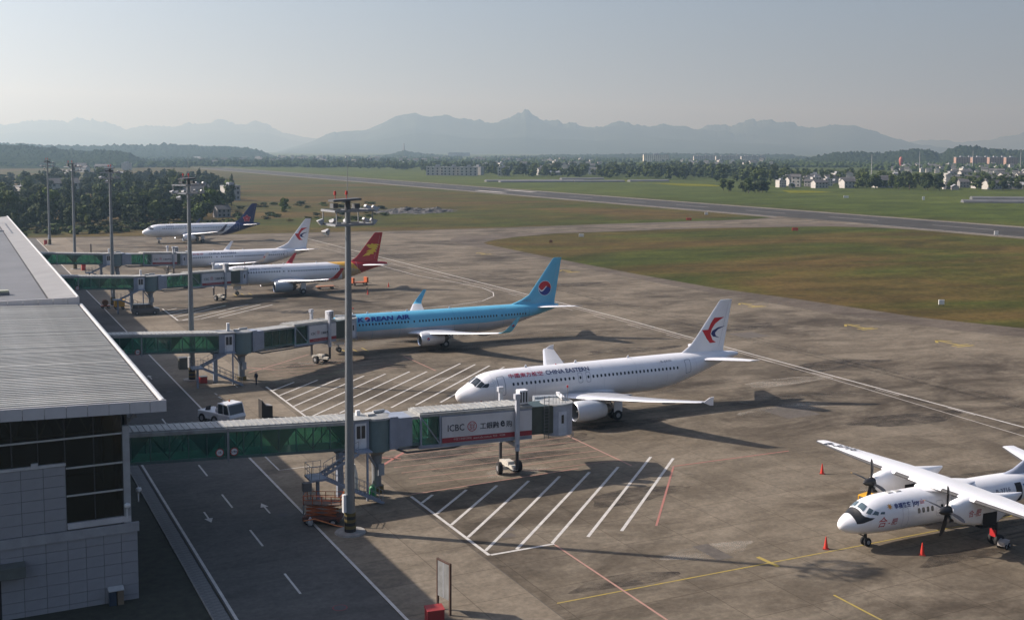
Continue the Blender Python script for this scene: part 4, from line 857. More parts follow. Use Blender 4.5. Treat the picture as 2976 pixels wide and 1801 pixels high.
# ================================================================== AIRCRAFT
def pchip(xs, ys):
    xs = np.array(xs, float); ys = np.array(ys, float); h = np.diff(xs); d = np.diff(ys)/h; m = np.zeros_like(xs)
    m[1:-1] = np.where(d[:-1]*d[1:] > 0, 2*d[:-1]*d[1:]/(d[:-1]+d[1:]+1e-12), 0); m[0] = d[0]; m[-1] = d[-1]
    def f(x):
        x = np.clip(x, xs[0], xs[-1]); i = int(np.clip(np.searchsorted(xs, x)-1, 0, len(h)-1)); t = (x-xs[i])/h[i]
        return float(ys[i]*(2*t**3-3*t**2+1)+h[i]*m[i]*(t**3-2*t**2+t)+ys[i+1]*(-2*t**3+3*t**2)+h[i]*m[i+1]*(t**3-t**2))
    return f
class Fus:
    def __init__(s, st):                  # rows: x, top, bottom, half width
        a = list(zip(*st)); s.L = a[0][-1]; s.xs = a[0]; s.t = pchip(a[0], a[1]); s.b = pchip(a[0], a[2]); s.w = pchip(a[0], a[3])
    def P(s, x, th, off=0.):              # th measured from the crown, positive to port
        t, b, w = s.t(x), s.b(x), s.w(x); return ((x), -(w+off)*math.sin(th), (t+b)/2+((t-b)/2+off)*math.cos(th))
    def th(s, x, z):
        t, b = s.t(x), s.b(x); return math.acos(max(-1, min(1, (z-(t+b)/2)/((t-b)/2))))
    def R(s, x): return (s.t(x)-s.b(x)+2*s.w(x))/4
    def mesh(s, dx=.5, n=44):
        X = [0.]; x = .04
        while x < 4.5: X.append(x); x = x*1.22+.02
        while x < s.L: X.append(x); x += dx
        X.append(s.L); b = MB(); b.loft([[s.P(x, 2*math.pi*i/n) for i in range(n)] for x in X]); return b
def cut_paint(me, planes, rule):
    """paint scheme: cut the skin along straight lines in side view, then colour the pieces"""
    bm = bmesh.new(); bm.from_mesh(me)
    for (x, z), (nx, nz) in planes: bmesh.ops.bisect_plane(bm, geom=bm.verts[:]+bm.edges[:]+bm.faces[:], plane_co=(x, 0, z), plane_no=(nx, 0, nz))
    for f in bm.faces: c = f.calc_center_median(); f.material_index = rule(c.x, c.z, c.y)
    bm.to_mesh(me); bm.free()
NAF = [(1, 0), (.9, .012), (.7, .038), (.5, .055), (.3, .062), (.15, .054), (.06, .037), (.015, .018), (0, 0), (.015, -.012), (.06, -.024), (.15, -.035), (.3, -.042), (.5, -.036), (.7, -.022), (.9, -.007)]
def wing_sections(secs, side):            # sec: |y|, xLE, z, chord, t/c, cant
    rings = []
    for y, xl, z, c, tc, cant in secs:
        k = tc/.11; cc, ss = math.cos(cant), math.sin(cant)
        rings.append([(xl+c*u, side*(y-v*k*c*ss), z+v*k*c*cc) for u, v in NAF])
    return rings
def surface(name, secs, side, m, parent, smooth=50):
    b = MB(); b.loft(wing_sections(secs, side)); return b.build(name, m, parent, smooth)
def edge_skin(name, secs, side, m, parent, umax=.12, grow=.012):
    """bright leading edge: a thin shell over the front of the section"""
    pts = [(u, v) for u, v in NAF if u <= umax+1e-6 and not (u == 1)]; b = MB(); rings = []
    for y, xl, z, c, tc, cant in secs:
        k = tc/.11; cc, ss = math.cos(cant), math.sin(cant)
        rings.append([(xl+c*u-grow*(1 if u < .05 else .2), side*(y-(v*k*c+math.copysign(grow, v) if v else 0)*ss), z+(v*k*c+(math.copysign(grow, v) if v else 0))*cc) for u, v in pts])
    n = len(pts); vs = [p for r in rings for p in r]; fs = [(k*n+i, k*n+i+1, (k+1)*n+i+1, (k+1)*n+i) for k in range(len(rings)-1) for i in range(n-1)]
    b.add(vs, fs); return b.build(name, m, parent, 60)
def wheel_pair(parent, x, y, r, w, gap, strut_top, m_strut, name):
    b = MB(); b.cyl((x, y, r), (x-.1, y, strut_top), .11, .13, n=12); b.cyl((x, y-gap-.05, r), (x, y+gap+.05, r), .07, n=10); b.bar((x, y, r+.35), (x-.9, y, strut_top-.1), .09)
    g = b.build(name, m_strut, parent)
    for s in (-1, 1):
        b = MB(); b.cyl((x, y+s*gap-w/2, r), (x, y+s*gap+w/2, r), r, n=22); b.build('tyre', tyre_m, g, 40, bevel=.07)
        b = MB(); b.cyl((x, y+s*gap-w/2-.012, r), (x, y+s*gap+w/2+.012, r), r*.46, n=16); b.build('rim', rim_m, g)
    return g
def engine(parent, x, y, z, r, ln, m, lip=silver, flat=1., spinner=True):
    b = MB(); pr = [(0.06, r*.93), (.3, r*.99), (ln*.3, r*1.0), (ln*.55, r*.98), (ln*.8, r*.88), (ln, r*.74), (ln-.02, r*.70)]; b.lathe(pr, (x, y, z), 'x', 32, sz=flat); nac = b.build('nacelle', m, parent, 40)
    b = MB(); b.lathe([(.06, r*.935), (.0, r*.90), (-.02, r*.855), (.02, r*.815), (.1, r*.79)], (x, y, z), 'x', 32, sz=flat); b.build('inlet_lip', lip, nac, 60)
    b = MB(); b.lathe([(.1, r*.79), (.5, r*.76), (.9, r*.76)], (x, y, z), 'x', 32, sz=flat); b.build('inlet_duct', T('duct_grey', (.12, .125, .13), .5), nac, 60)
    b = MB(); b.lathe([(.88, r*.77), (.90, .02)], (x, y, z), 'x', 24, cap1=True); b.build('fan', T('fan_dark', (.03, .032, .035), .4, metal=.5), nac)
    b = MB(); b.lathe([(.3, .02), (.45, .12), (.7, .22), (.88, .26)], (x, y, z), 'x', 16, cap0=True); b.build('spinner', T('spinner_grey', (.10, .10, .105), .4), nac, 60)
    b = MB(); b.lathe([(ln-.25, r*.66), (ln+.2, r*.52), (ln+.75, r*.40), (ln+.72, r*.36)], (x, y, z), 'x', 24); b.lathe([(ln+.6, r*.30), (ln+1.25, .03)], (x, y, z), 'x', 16, cap1=True); b.build('exhaust', T('exhaust_metal', (.16, .14, .12), .4, metal=.6), nac, 40)
    return nac
def fin_build(parent, secs, m, thick=.10, planes=None, rule=None):
    """vertical tail; secs: z, xLE, xTE"""
    b = MB(); rings = []
    for z, xl, xt in secs: c = xt-xl; rings.append([(xl+c*u, -v*c*thick/.11, z) for u, v in NAF[:9]]+[(xl+c*u, v*c*thick/.11, z) for u, v in NAF[7:0:-1]])
    b.loft(rings); o = b.build('fin', m, parent, 50)
    if rule: cut_paint(o.data, planes, rule)
    zs = [s[0] for s in secs]
    def half(x, z):
        xl = np.interp(z, zs, [s[1] for s in secs]); xt = np.interp(z, zs, [s[2] for s in secs]); c = xt-xl; u = min(1, max(0, (x-xl)/c))
        uu = [p[0] for p in NAF[8::-1]]; vv = [p[1] for p in NAF[8::-1]]; return float(np.interp(u, uu, vv))*c*thick/.11
    return o, half
def fuselage_text(fu, parent, body, x, z, size, m, bold=0., shear=0., space=1., name='lettering', me=None, w=None, h=None):
    th0 = fu.th(x+1, z)
    if w: me = fit_mesh(text_mesh(body, size, bold, shear, space=space), w, h)
    return decal(name, me or text_mesh(body, size, bold, shear, space=space), lambda u, v: fu.P(x+u, th0-v/fu.R(x+u), .014), m, parent, .22)
win_cache = {}
def windows(fu, parent, xs, z, w=.25, h=.34, m=glass_dark):
    for x in xs:
        th0 = fu.th(x, z); pts = [(w/2*math.copysign(abs(math.cos(t))**.6, math.cos(t)), h/2*math.copysign(abs(math.sin(t))**.6, math.sin(t))) for t in [2*math.pi*i/12 for i in range(12)]]
        vs = [fu.P(x+a, th0-bz/fu.R(x), .012) for a, bz in pts]
        me = bpy.data.meshes.new('window'); me.from_pydata(vs, [], [tuple(range(12))]); me.materials.append(m); link('window', me, parent)
def outline(fu, parent, x0, x1, z0, z1, m=outline_m, t=.05, name='door', off=.013):
    ta, tb_ = fu.th(x0, z1), fu.th(x0, z0); rr = fu.R(x0); h = (tb_-ta)*rr; wd = x1-x0; b = MB(); r = .16; n = 5
    def ring(g):
        out = []
        for cx, cz, a0 in ((wd-r, h-r, 0), (r, h-r, 90), (r, r, 180), (wd-r, r, 270)):
            for k in range(n): a = R(a0+90*k/(n-1)); out.append((cx+(r+g)*math.cos(a), cz+(r+g)*math.sin(a)))
        return out
    ro, ri = ring(t/2), ring(-t/2); pl = []
    for i in range(len(ro)): j = (i+1) % len(ro); pl.append([ro[i], ro[j], ri[j], ri[i]])
    return decal(name, poly_mesh(pl), lambda u, v: fu.P(x0+u, tb_-v/rr, off), m, parent, .3)
def patch(fu, parent, pts, m, name, off=.014, step=.15):      # outline in (x, degrees from crown)
    return decal(name, poly_mesh([[(x, R(d)*2) for x, d in pts]]), lambda u, v: fu.P(u, v/2, off), m, parent, step)
def fin_print(parent, half, polys, m, name='tail_emblem', off=.012, both=True):
    for sd in ((-1, 1) if both else (-1,)):
        decal(name, poly_mesh(polys), lambda u, v: (u, sd*(half(u, v)+off), v), m, parent, .3)
ce_red = T('emblem_red', (.50, .012, .022), .4, var=0); ce_blue = T('emblem_blue', (.015, .025, .12), .4, var=0)
CE_R = [(33.8, 9.85), (35.32, 9.85), (34.5, 9.48), (33.92, 9.13), (33.42, 8.5), (33.24, 7.9), (33.56, 7.2), (34.13, 6.86), (33.16, 6.85), (32.63, 7.44), (32.05, 8.46), (32.91, 8.47), (33.26, 9.17)]
CE_B = [(35.55, 8.77), (34.4, 8.42), (33.92, 8.03), (34.06, 7.65), (34.69, 7.38), (33.65, 7.59), (33.30, 7.94), (33.53, 8.31), (34.35, 8.64)]

A320_ST = [(0, 3.50, 3.48, .01), (.06, 3.78, 3.20, .28), (.25, 4.02, 2.93, .58), (.6, 4.27, 2.66, .88), (1.2, 4.58, 2.36, 1.24), (1.75, 4.90, 2.18, 1.48), (2.4, 5.33, 2.03, 1.67), (3.2, 5.66, 1.92, 1.82), (4.4, 5.88, 1.83, 1.94), (6, 5.95, 1.80, 1.975), (24.3, 5.95, 1.80, 1.975), (27, 5.95, 2.10, 1.93), (29.5, 5.93, 2.72, 1.74), (32, 5.88, 3.50, 1.38), (34.5, 5.78, 4.28, .88), (36.5, 5.62, 4.80, .45), (37.4, 5.45, 5.02, .22)]
B737_ST = lambda d, e: [(0, 3.02, 3.0, .01), (.06, 3.22, 2.76, .25), (.3, 3.48, 2.44, .58), (.8, 3.80, 2.08, .95), (1.5, 4.15, 1.82, 1.27), (2.1, 4.55, 1.68, 1.46), (2.9, 5.0, 1.56, 1.64), (3.9, 5.26, 1.48, 1.80), (5.2, 5.40, 1.42, 1.88), (7, 5.42, 1.40, 1.88), (25.5+d, 5.42, 1.40, 1.88), (28.5+e, 5.42, 1.85, 1.82), (31.5+e, 5.40, 2.65, 1.58), (34.5+e, 5.34, 3.50, 1.15), (37+e, 5.22, 4.18, .62), (38.2+e, 5.02, 4.55, .25)]
def narrowbody(loc, rz, kind, label, scheme):
    pl = empty('airliner', loc, rz, label, 'aircraft', 'airliners parked on the apron')
    air = kind == 'a320'; e = {'a320': 0, 'b739': 2.62, 'b738': 0.}[kind]; d = {'a320': 0, 'b739': 1.5, 'b738': 0.}[kind]
    fu = Fus(A320_ST if air else B737_ST(d, e))
    body = fu.mesh().build('fuselage', scheme.get('skins', [white_paint]), pl, 40)
    if 'rule' in scheme: cut_paint(body.data, scheme['planes'], scheme['rule'])
    wx = 0. if air else (2.75 if kind == 'b739' else 1.25)     # wing shift
    zb = 2.45 if air else 2.1
    # belly fairing
    b = MB(); x0, x1 = 10.2+wx, 20.6+wx; rings = []
    for k in range(13):
        t = k/12; x = x0+(x1-x0)*t; s = math.sin(math.pi*t)**.45 if 0 < t < 1 else .05; w = .3+1.85*s; zb0 = fu.b(14)
        rings.append([(x, -w*math.sin(a), zb0+.95-(1.22*s+.0)*(math.cos(a) if math.cos(a) > 0 else .45*math.cos(a))) for a in [2*math.pi*i/24 for i in range(24)]])
    b.loft(rings); b.build('belly_fairing', scheme.get('belly', white_paint), pl, 50)
    tipz = zb+1.9
    secs = [(1.3, 11.3+wx, zb+.1, 7.5, .125, 0), (2.2, 11.9+wx, zb+.2, 6.7, .12, 0), (6.4, 14.2+wx, zb+.62, 3.95, .115, 0), (11.5, 16.85+wx, zb+1.15, 2.75, .11, 0), (16.4, 19.4+wx, tipz-.08, 1.6, .105, 0)]
    wl_kind = scheme['tip']; tipm = scheme.get('tip_m', white_paint)
    for sd in (-1, 1):
        ws = secs+([(16.9, 19.75+wx, tipz, 1.45, .09, .05)] if wl_kind == 'fence' else [])
        wg = surface('wing', ws, sd, grey_wing, pl); edge_skin('leading_edge', ws, sd, pale_metal, wg, .15, .012)
        b = MB()                             # flap panel lines and spoilers sit slightly proud on the upper side
        if wl_kind == 'fence':
            b = MB(); b.prism_y([(19.95+wx, tipz), (20.75+wx, tipz+.42), (21.25+wx, tipz+.48), (21.2+wx, tipz+.05), (21.2+wx, tipz-.42), (20.8+wx, tipz-.38)], sd*16.92-.03, sd*16.92+.03); b.build('wingtip_fence', tipm, wg)
        else:
            wsec = [(16.38, 19.4+wx, tipz-.08, 1.6, .10, 0), (16.8, 19.72+wx, tipz+.05, 1.42, .09, .5), (17.12, 20.15+wx, tipz+.42, 1.2, .085, 1.0), (17.3, 20.75+wx, tipz+1.05, .98, .08, 1.3), (17.5, 21.75+wx, tipz+2.15, .58, .08, 1.33)]
            surface('winglet', wsec, sd, tipm, wg)
            if scheme.get('winglet_logo'): scheme['winglet_logo'](wg, wx, tipz, sd)
        for (fy, fx, fl) in ((4.1, 17.2, 2.6), (8.6, 16.5, 2.8), (12.4, 18.0, 2.4)):
            zz = np.interp(fy, [s[0] for s in secs], [s[2] for s in secs]); b = MB(); b.lathe([(0, .03), (.5, .16), (1.3, .2), (fl-.5, .12), (fl, .02)], (fx+wx, sd*fy, zz-.22), 'x', 10, cap0=True, cap1=True); b.build('flap_fairing', grey_wing, wg, 60)
        ey = 5.75 if air else 4.83; ex = 11.3 if air else 12.1+wx; er = 1.14 if air else 1.0; ez = 1.86 if air else 1.76
        nac = engine(pl, ex, sd*ey, ez, er, 3.7 if air else 3.75, scheme.get('nacelle', white_paint))
        b = MB(); zt = np.interp(ey, [s[0] for s in secs], [s[2] for s in secs])
        b.loft([[(ex+.9, sd*ey-.05, ez+er*.95), (ex+.9, sd*ey+.05, ez+er*.95), (ex+.9, sd*ey+.05, ez+er*1.0), (ex+.9, sd*ey-.05, ez+er*1.0)], [(ex+2.6, sd*ey-.2, ez+er*.7), (ex+2.6, sd*ey+.2, ez+er*.7), (ex+2.6, sd*ey+.2, zt+.02), (ex+2.6, sd*ey-.2, zt+.02)], [(ex+5.8, sd*ey-.15, zt-.25), (ex+5.8, sd*ey+.15, zt-.25), (ex+5.8, sd*ey+.15, zt-.05), (ex+5.8, sd*ey-.15, zt-.05)]]); b.build('pylon', white_paint, nac, 40)
        if scheme.get('eng_logo') and sd < 0: scheme['eng_logo'](nac, ex, sd*ey, ez, er)
        hs = [(.5, 31.0, 5.05, 4.3, .10, 0), (6.15, 34.55, 5.55, 1.5, .09, 0)] if air else [(.5, 33.6+e, 4.75, 4.2, .10, 0), (7.0, 37.35+e, 5.55, 1.5, .09, 0)]
        st = surface('stabiliser', hs, sd, scheme.get('stab', white_paint), pl); edge_skin('leading_edge', hs, sd, pale_metal, st, .08, .01)
        wheel_pair(pl, 17.7 if air else 16.9+wx, sd*(3.8 if air else 2.86), .57, .38, .46, zb+.2, strut_m, 'main_gear')
        b = MB(); mx = 17.7 if air else 16.9+wx; b.box(mx-.5, mx+.55, sd*(4.35 if air else 3.3)-.03, sd*(4.35 if air else 3.3)+.03, .95, zb+.2); b.build('gear_door', scheme.get('belly', white_paint), pl)
    wheel_pair(pl, 5.07 if air else 3.95, 0, .38, .22, .25, 2.2, strut_m, 'nose_gear')
    nx = 5.07 if air else 3.95
    for sd in (-1, 1): b = MB(); b.box(nx-.7, nx+.75, sd*.42-.02, sd*.42+.02, 1.15, fu.b(5)+.12); b.build('nose_gear_door', white_paint, pl)
    fsec = [(5.6, 28.8, 35.4), (5.95, 29.2, 35.3), (6.75, 30.45, 35.45), (7.5, 31.15, 35.6), (11.7, 34.5, 36.45), (11.95, 34.8, 36.47)] if air else [(5.1, 29.0+e, 37.6+e), (5.5, 30.0+e, 37.6+e), (6.0, 31.5+e, 37.65+e), (6.75, 32.9+e, 37.8+e), (12.3, 37.15+e, 38.75+e), (12.55, 37.45+e, 38.8+e)]
    fin, half = fin_build(pl, fsec, scheme.get('fin', [white_paint]), .085, scheme.get('fin_planes'), scheme.get('fin_rule'))
    b = MB(); b.bar((fsec[2][2]-.9, -half(fsec[2][2]-.9, 8)-.004, 6.4), (fsec[-2][2]-.55, -.02-half(fsec[-2][2]-.6, 11), 11.4), .025, .008, up=(0, 1, 0)); b.build('rudder_line', grey_seam, fin)
    # cockpit glazing
    if air: panes = [[(1.62, 4), (2.42, 3), (2.56, 33), (1.80, 43)], [(1.86, 46), (2.58, 36), (2.78, 51), (2.26, 60)], [(2.36, 60), (2.84, 52), (3.25, 55), (3.14, 64), (2.95, 67)]]
    else: panes = [[(1.78, 4), (2.5, 3), (2.65, 34), (1.95, 44)], [(2.0, 47), (2.68, 37), (2.95, 50), (2.42, 60)], [(2.5, 60), (3.0, 51), (3.35, 53), (3.3, 63)]]
    for p in panes:
        patch(fu, pl, p, glass_dark, 'cockpit_window'); patch(fu, pl, [(x, -a) for x, a in p], glass_dark, 'cockpit_window')
    # cabin windows and doors on the side facing the camera
    wz = 4.62 if air else 4.05
    xs = scheme['win']; windows(fu, pl, xs, wz)
    fd = scheme.get('doors') or ([(4.2, 5.02, 3.55, 5.42), (28.6, 29.35, 3.85, 5.35)] if air else [(4.0, 4.86, 2.95, 4.75), (31.5+e, 32.3+e, 3.3, 4.85)])
    for x0, x1, z0, z1 in fd: outline(fu, pl, x0, x1, z0, z1, scheme.get('door_m', outline_m))
    for x0 in scheme.get('exits', ()): outline(fu, pl, x0, x0+.52, wz-.55, wz+.5, scheme.get('exit_m', outline_m), .04, 'emergency_exit')
    for x in (8.2, 14.5, 21.5):
        b = MB(); b.prism_y([(x, fu.t(x)-.02), (x+.35, fu.t(x)-.02), (x+.32, fu.t(x)+.28), (x+.16, fu.t(x)+.28)], -.02, .02); b.build('antenna', white_paint, pl)
    b = MB(); b.cyl((12.2, 0, fu.t(12)-.02), (12.2, 0, fu.t(12)+.09), .07, .05, n=8); b.build('beacon', red_m, pl)
    seam_m = T('skin_seam', (.56, .57, .60), .45, var=0) if 'belly' not in scheme else T('skin_seam_blue', (.085, .33, .49), .45, var=0)
    for x in scheme.get('seams', (3.7, 8.6, 12.9, 17.4, 21.8, 25.9, 30.2)):
        b = MB(); n = 36; r0 = [fu.P(x, 2*math.pi*i/n, .006) for i in range(n)]; r1 = [fu.P(x+.035, 2*math.pi*i/n, .006) for i in range(n)]; b.loft([r0, r1], 0, False, False); b.build('skin_seam', seam_m, pl)
    if scheme.get('after'): scheme['after'](pl, fu, fin, half, e)
    return pl
A_WIN = [6.0+.533*i for i in range(15)]+[14.33, 15.36]+[16.0+.518*i for i in range(23)]
B_WIN = lambda n, x0=6.6: [x0+.508*i for i in range(n)]
reg_grey = T('registration_ink', (.16, .17, .22), .5, var=0)
def ce_after(pl, fu, fin, half, e):
    fin_print(fin, half, [CE_R], ce_red); fin_print(fin, half, [CE_B], ce_blue, off=.014)
    fuselage_text(fu, pl, '中國東方航空', 5.65, 5.20, .82, T('title_red', (.40, .012, .05), .4, var=0), .012, w=4.2, h=.62)
    fuselage_text(fu, pl, 'CHINA EASTERN', 10.2, 5.22, .80, T('title_blue', (.02, .03, .11), .4, var=0), .014, w=5.5, h=.60)
    fuselage_text(fu, pl, 'B-6830', 25.35, 5.33, .48, reg_grey, w=1.5, h=.3)
    decal('alliance_mark', poly_mesh(ring_polys(.36, .40, 28)+ring_polys(.17, .20, 20)), lambda u, v: fu.P(3.55+u, fu.th(3.55, 4.95)-v/1.9, .013), T('mark_grey', (.45, .47, .50), .5, var=0), pl, 0)
    patch(fu, pl, [(2.2, 110), (2.38, 110), (2.38, 115), (2.2, 115)], red_m, 'port_mark')
    for k in range(2): outline(fu, pl, 9.1+k*9.6, 9.1+k*9.6+.02, 3.9, 4.1, grey_seam, .02, 'seam') if False else None
narrowbody((47.71, 108.03, 0), .0, 'a320', 'white airliner with red and blue swallow on its tail, beside the nearest jet bridge', dict(tip='fence', win=A_WIN, exits=(14.07, 15.1), after=ce_after, nacelle=mat('nacelle_pale', (.55, .575, .60), .4, var=.05)))

kal_blue = mat('sky_blue_paint', (.12, .43, .61), .3, var=.03, scale=.3, coat=.2); kal_silver = mat('silver_belly', (.56, .56, .58), .38, metal=.25, var=.05, scale=.5)
kal_navy = T('kal_navy', (.012, .035, .22), .4, var=0); kal_red = T('kal_red', (.48, .02, .03), .4, var=0)
def taegeuk(r, rot=-.12):
    cr, sr = math.cos(rot), math.sin(rot); n = 24
    def lobe(sg):
        pts = []; rr = r*.95
        for i in range(n+1):
            x = -rr+2*rr*i/n; y = .40*r*math.sin(math.pi*x/rr)+sg*.10*r; lim = math.sqrt(max(0, rr*rr-x*x)); pts.append((x, max(-lim, min(lim, y))))
        arc = [(rr*math.cos(t), sg*rr*math.sin(t)) for t in [math.pi*i/n for i in range(1, n)]]
        pts += arc; return [(x*cr-y*sr, x*sr+y*cr) for x, y in pts]
    return lobe(1), lobe(-1)
def taegeuk_print(parent, f, r, name='emblem'):
    decal(name, poly_mesh([disc(r)]), lambda u, v: f(u, v, 0.), white_paint, parent, .3)
    a, b2 = taegeuk(r); decal(name, poly_mesh([a]), lambda u, v: f(u, v, .006), kal_red, parent, .3); decal(name, poly_mesh([b2]), lambda u, v: f(u, v, .006), kal_navy, parent, .3)
def kal_after(pl, fu, fin, half, e):
    taegeuk_print(fin, lambda u, v, o: (38.33+u, -half(38.33+u, 7.7+v)-.012-o, 7.7+v), 1.2, 'tail_emblem')
    th0 = fu.th(8, 4.42); f = lambda x: (lambda u, v, o: fu.P(x+u, th0-v/fu.R(x), .014+o))
    fuselage_text(fu, pl, 'K', 6.4, 4.42, 1.12, kal_navy, .05, .12, w=1.05, h=.82); taegeuk_print(pl, lambda u, v, o: f(7.95)(u, v+.40, o), .45); fuselage_text(fu, pl, 'REAN', 8.5, 4.42, 1.12, kal_navy, .05, .12, w=3.55, h=.82); fuselage_text(fu, pl, 'AIR', 12.35, 4.42, 1.12, kal_navy, .05, .12, w=2.3, h=.82)
    fuselage_text(fu, pl, 'HL8221', 34.1, 5.0, .42, kal_navy) if False else None
    decal('registration', text_mesh('HL8221', .5), lambda u, v: (34.2+u, -half(34.2+u, 5.75+v)-.012, 5.75+v), reg_grey, fin, .3)
    fuselage_text(fu, pl, 'www.koreanair.com', 28.0, 4.95, .36, reg_grey)
def kal_eng(n, ex, ey, ez, er):
    taegeuk_print(n, lambda u, v, o: (ex+1.0+u, ey-math.cos(math.asin(max(-1, min(1, (v+.15)/er))))*er*1.0-.012-o, ez+v+.15), .24)
def kal_wl(wg, wx, tipz, sd):
    if sd < 0: taegeuk_print(wg, lambda u, v, o: (21.25+wx+u+.2*v, -17.26-.26*(v)-.09-o, tipz+1.0+v), .2)
kal_rule = lambda x, z, y: 0 if z > (3.12 if x < 27 else 3.12+(x-27)*.055) else 1
narrowbody((46.63, 157.2, 0), 0., 'b739', 'light blue airliner with round red and blue tail emblem at the second jet bridge', dict(tip='winglet', tip_m=kal_blue, win=B_WIN(17)[:16]+[15.2]+B_WIN(4, 16.1)+B_WIN(22, 18.3)+[29.9]+B_WIN(8, 30.6), skins=[kal_blue, kal_silver], belly=kal_silver, planes=[((0, 3.12), (0, 1)), ((27, 3.12), (-.055, 1)), ((27, 0), (1, 0))], rule=kal_rule, fin=[kal_blue], after=kal_after, eng_logo=kal_eng, winglet_logo=kal_wl, stab=pale_metal, nacelle=mat('nacelle_silver', (.62, .62, .63), .35, metal=.2, var=.05), door_m=T('kal_seam', (.05, .22, .36), .4, var=0)))

cap_red = mat('tail_red', (.36, .012, .016), .35, var=.04, coat=.2); cap_gold = mat('tail_gold', (.66, .36, .03), .35, var=.05, coat=.2); cap_tan = mat('tail_tan', (.50, .36, .20), .4, var=.05)
LION = [(33.07, 8.99), (32.7, 9.25), (33.2, 9.5), (33.6, 9.35), (34.0, 9.62), (34.5, 9.45), (35.0, 9.5), (35.86, 9.28), (35.1, 9.02), (35.55, 8.75), (34.9, 8.62), (35.35, 8.35), (34.7, 8.25), (35.1, 7.75), (34.3, 7.75), (34.4, 7.3), (33.7, 7.35), (33.3, 7.05), (32.6, 7.05), (31.8, 6.87), (32.3, 7.3), (32.9, 7.7), (33.4, 7.95), (32.6, 7.85), (33.1, 8.2), (33.8, 8.35), (34.1, 8.6), (33.5, 8.55), (33.2, 8.75)]
def cap_after(pl, fu, fin, half, e):
    fin_print(fin, half, [LION], T('lion_gold', (.62, .42, .03), .4, var=0))
    fuselage_text(fu, pl, '首都航空', 7.4, 5.08, .6, reg_grey, .01, w=2.1, h=.5); fuselage_text(fu, pl, 'Capital Airlines', 9.8, 5.1, .56, T('cap_ink', (.10, .10, .2), .4, var=0), .008, w=4.1, h=.5)
def cap_rule(x, z, y):
    if x > 29.6+(5.4-z)*.95: return 1                    # red tail
    if z > 6.05-(x-23.8)*.26 and x > 22: return 2        # gold crown
    if x > 26.2+(5.2-z)*.30 and z < 5.3: return 3          # tan flank
    return 0
narrowbody((46.88, 228.2, 0), -.011, 'a320', 'white airliner with red tail and gold lion emblem at the third jet bridge', dict(tip='sharklet', tip_m=cap_red, win=A_WIN, exits=(14.07, 15.1), skins=[white_paint, cap_red, cap_gold, cap_tan], planes=[((29.6, 5.4), (1, .95)), ((23.8, 6.05), (.26, 1)), ((26.2, 5.2), (1, .30)), ((0, 5.3), (0, 1))], rule=cap_rule, fin=[cap_red], after=cap_after, nacelle=mat('nacelle_grey', (.30, .335, .37), .4, var=.05), exit_m=grey_seam))

def ce2_after(pl, fu, fin, half, e):
    sh = lambda p: [(x+2.55, z+.45) for x, z in p]
    fin_print(fin, half, [sh(CE_R)], ce_red); fin_print(fin, half, [sh(CE_B)], ce_blue, off=.014)
    fuselage_text(fu, pl, '中國東方航空', 7.0, 4.6, .72, T('title_red', (.40, .012, .05)), .012, w=5.0, h=.6); fuselage_text(fu, pl, 'CHINA EASTERN', 13.3, 4.62, .70, T('title_blue', (.02, .03, .11)), .014, w=6.4, h=.58); fuselage_text(fu, pl, 'B-5501', 28.6, 4.7, .42, reg_grey)
def ce2_wl(wg, wx, tipz, sd):
    if sd < 0: decal('winglet_mark', poly_mesh([[(0, 0), (.35, .25), (.2, .5), (-.1, .25)]]), lambda u, v: (21.05+wx+u, -17.3-.26*v-.09, tipz+.85+v), ce_red, wg, 0)
narrowbody((41.43, 270.4, 0), .008, 'b738', 'white airliner with swallow tail emblem and winglets, at the farthest jet bridge', dict(tip='winglet', win=B_WIN(14, 7.2)+[15.1]+B_WIN(6, 16.2)+B_WIN(24, 19.6), after=ce2_after, winglet_logo=ce2_wl))

qd_navy = mat('navy_paint', (.012, .022, .105), .35, var=.05, coat=.2); qd_pink = T('flower_red', (.50, .03, .06), .4, var=0)
def qd_after(pl, fu, fin, half, e):
    cx, cz = 33.0, 7.05; out = [(cx+(1.18+.22*math.cos(5*t))*1.0*math.cos(t+.3), cz+(1.0+.18*math.cos(5*t))*math.sin(t+.3)) for t in [2*math.pi*i/50 for i in range(50)]]
    fin_print(fin, half, [out], T('flower_edge', (.6, .25, .25), .4, var=0)); fin_print(fin, half, [[(cx+(x-cx)*.86, cz+(z-cz)*.86) for x, z in out]], qd_pink, off=.016)
    for k in range(5):
        a = 2*math.pi*k/5+.3; fin_print(fin, half, [[(cx+.14*math.cos(a+1.2), cz+.14*math.sin(a+1.2)), (cx+.62*math.cos(a), cz+.55*math.sin(a)), (cx+.14*math.cos(a-1.2), cz+.14*math.sin(a-1.2))]], T('flower_edge', (.6, .25, .25)), off=.02+.001*k)
    fuselage_text(fu, pl, '青島航空', 7.0, 5.15, .62, reg_grey, .012); fuselage_text(fu, pl, 'QINGDAO AIRLINES', 9.9, 5.17, .5, reg_grey, .006)
def qd_rule(x, z, y): return 1 if x > 29.2-(5.8-z)*1.35 else 0
narrowbody((53.6, 363.8, 0), .03, 'a320', 'white airliner with navy tail and red flower emblem at the far apron end', dict(tip='sharklet', tip_m=T('sharklet_slate', (.06, .07, .13), .35), win=A_WIN, skins=[white_paint, qd_navy], planes=[((29.2, 5.8), (1, -1.35))], rule=qd_rule, fin=[qd_navy], after=qd_after, door_m=grey_seam, exit_m=grey_seam, stab=mat('stab_grey', (.25, .27, .32), .4)))

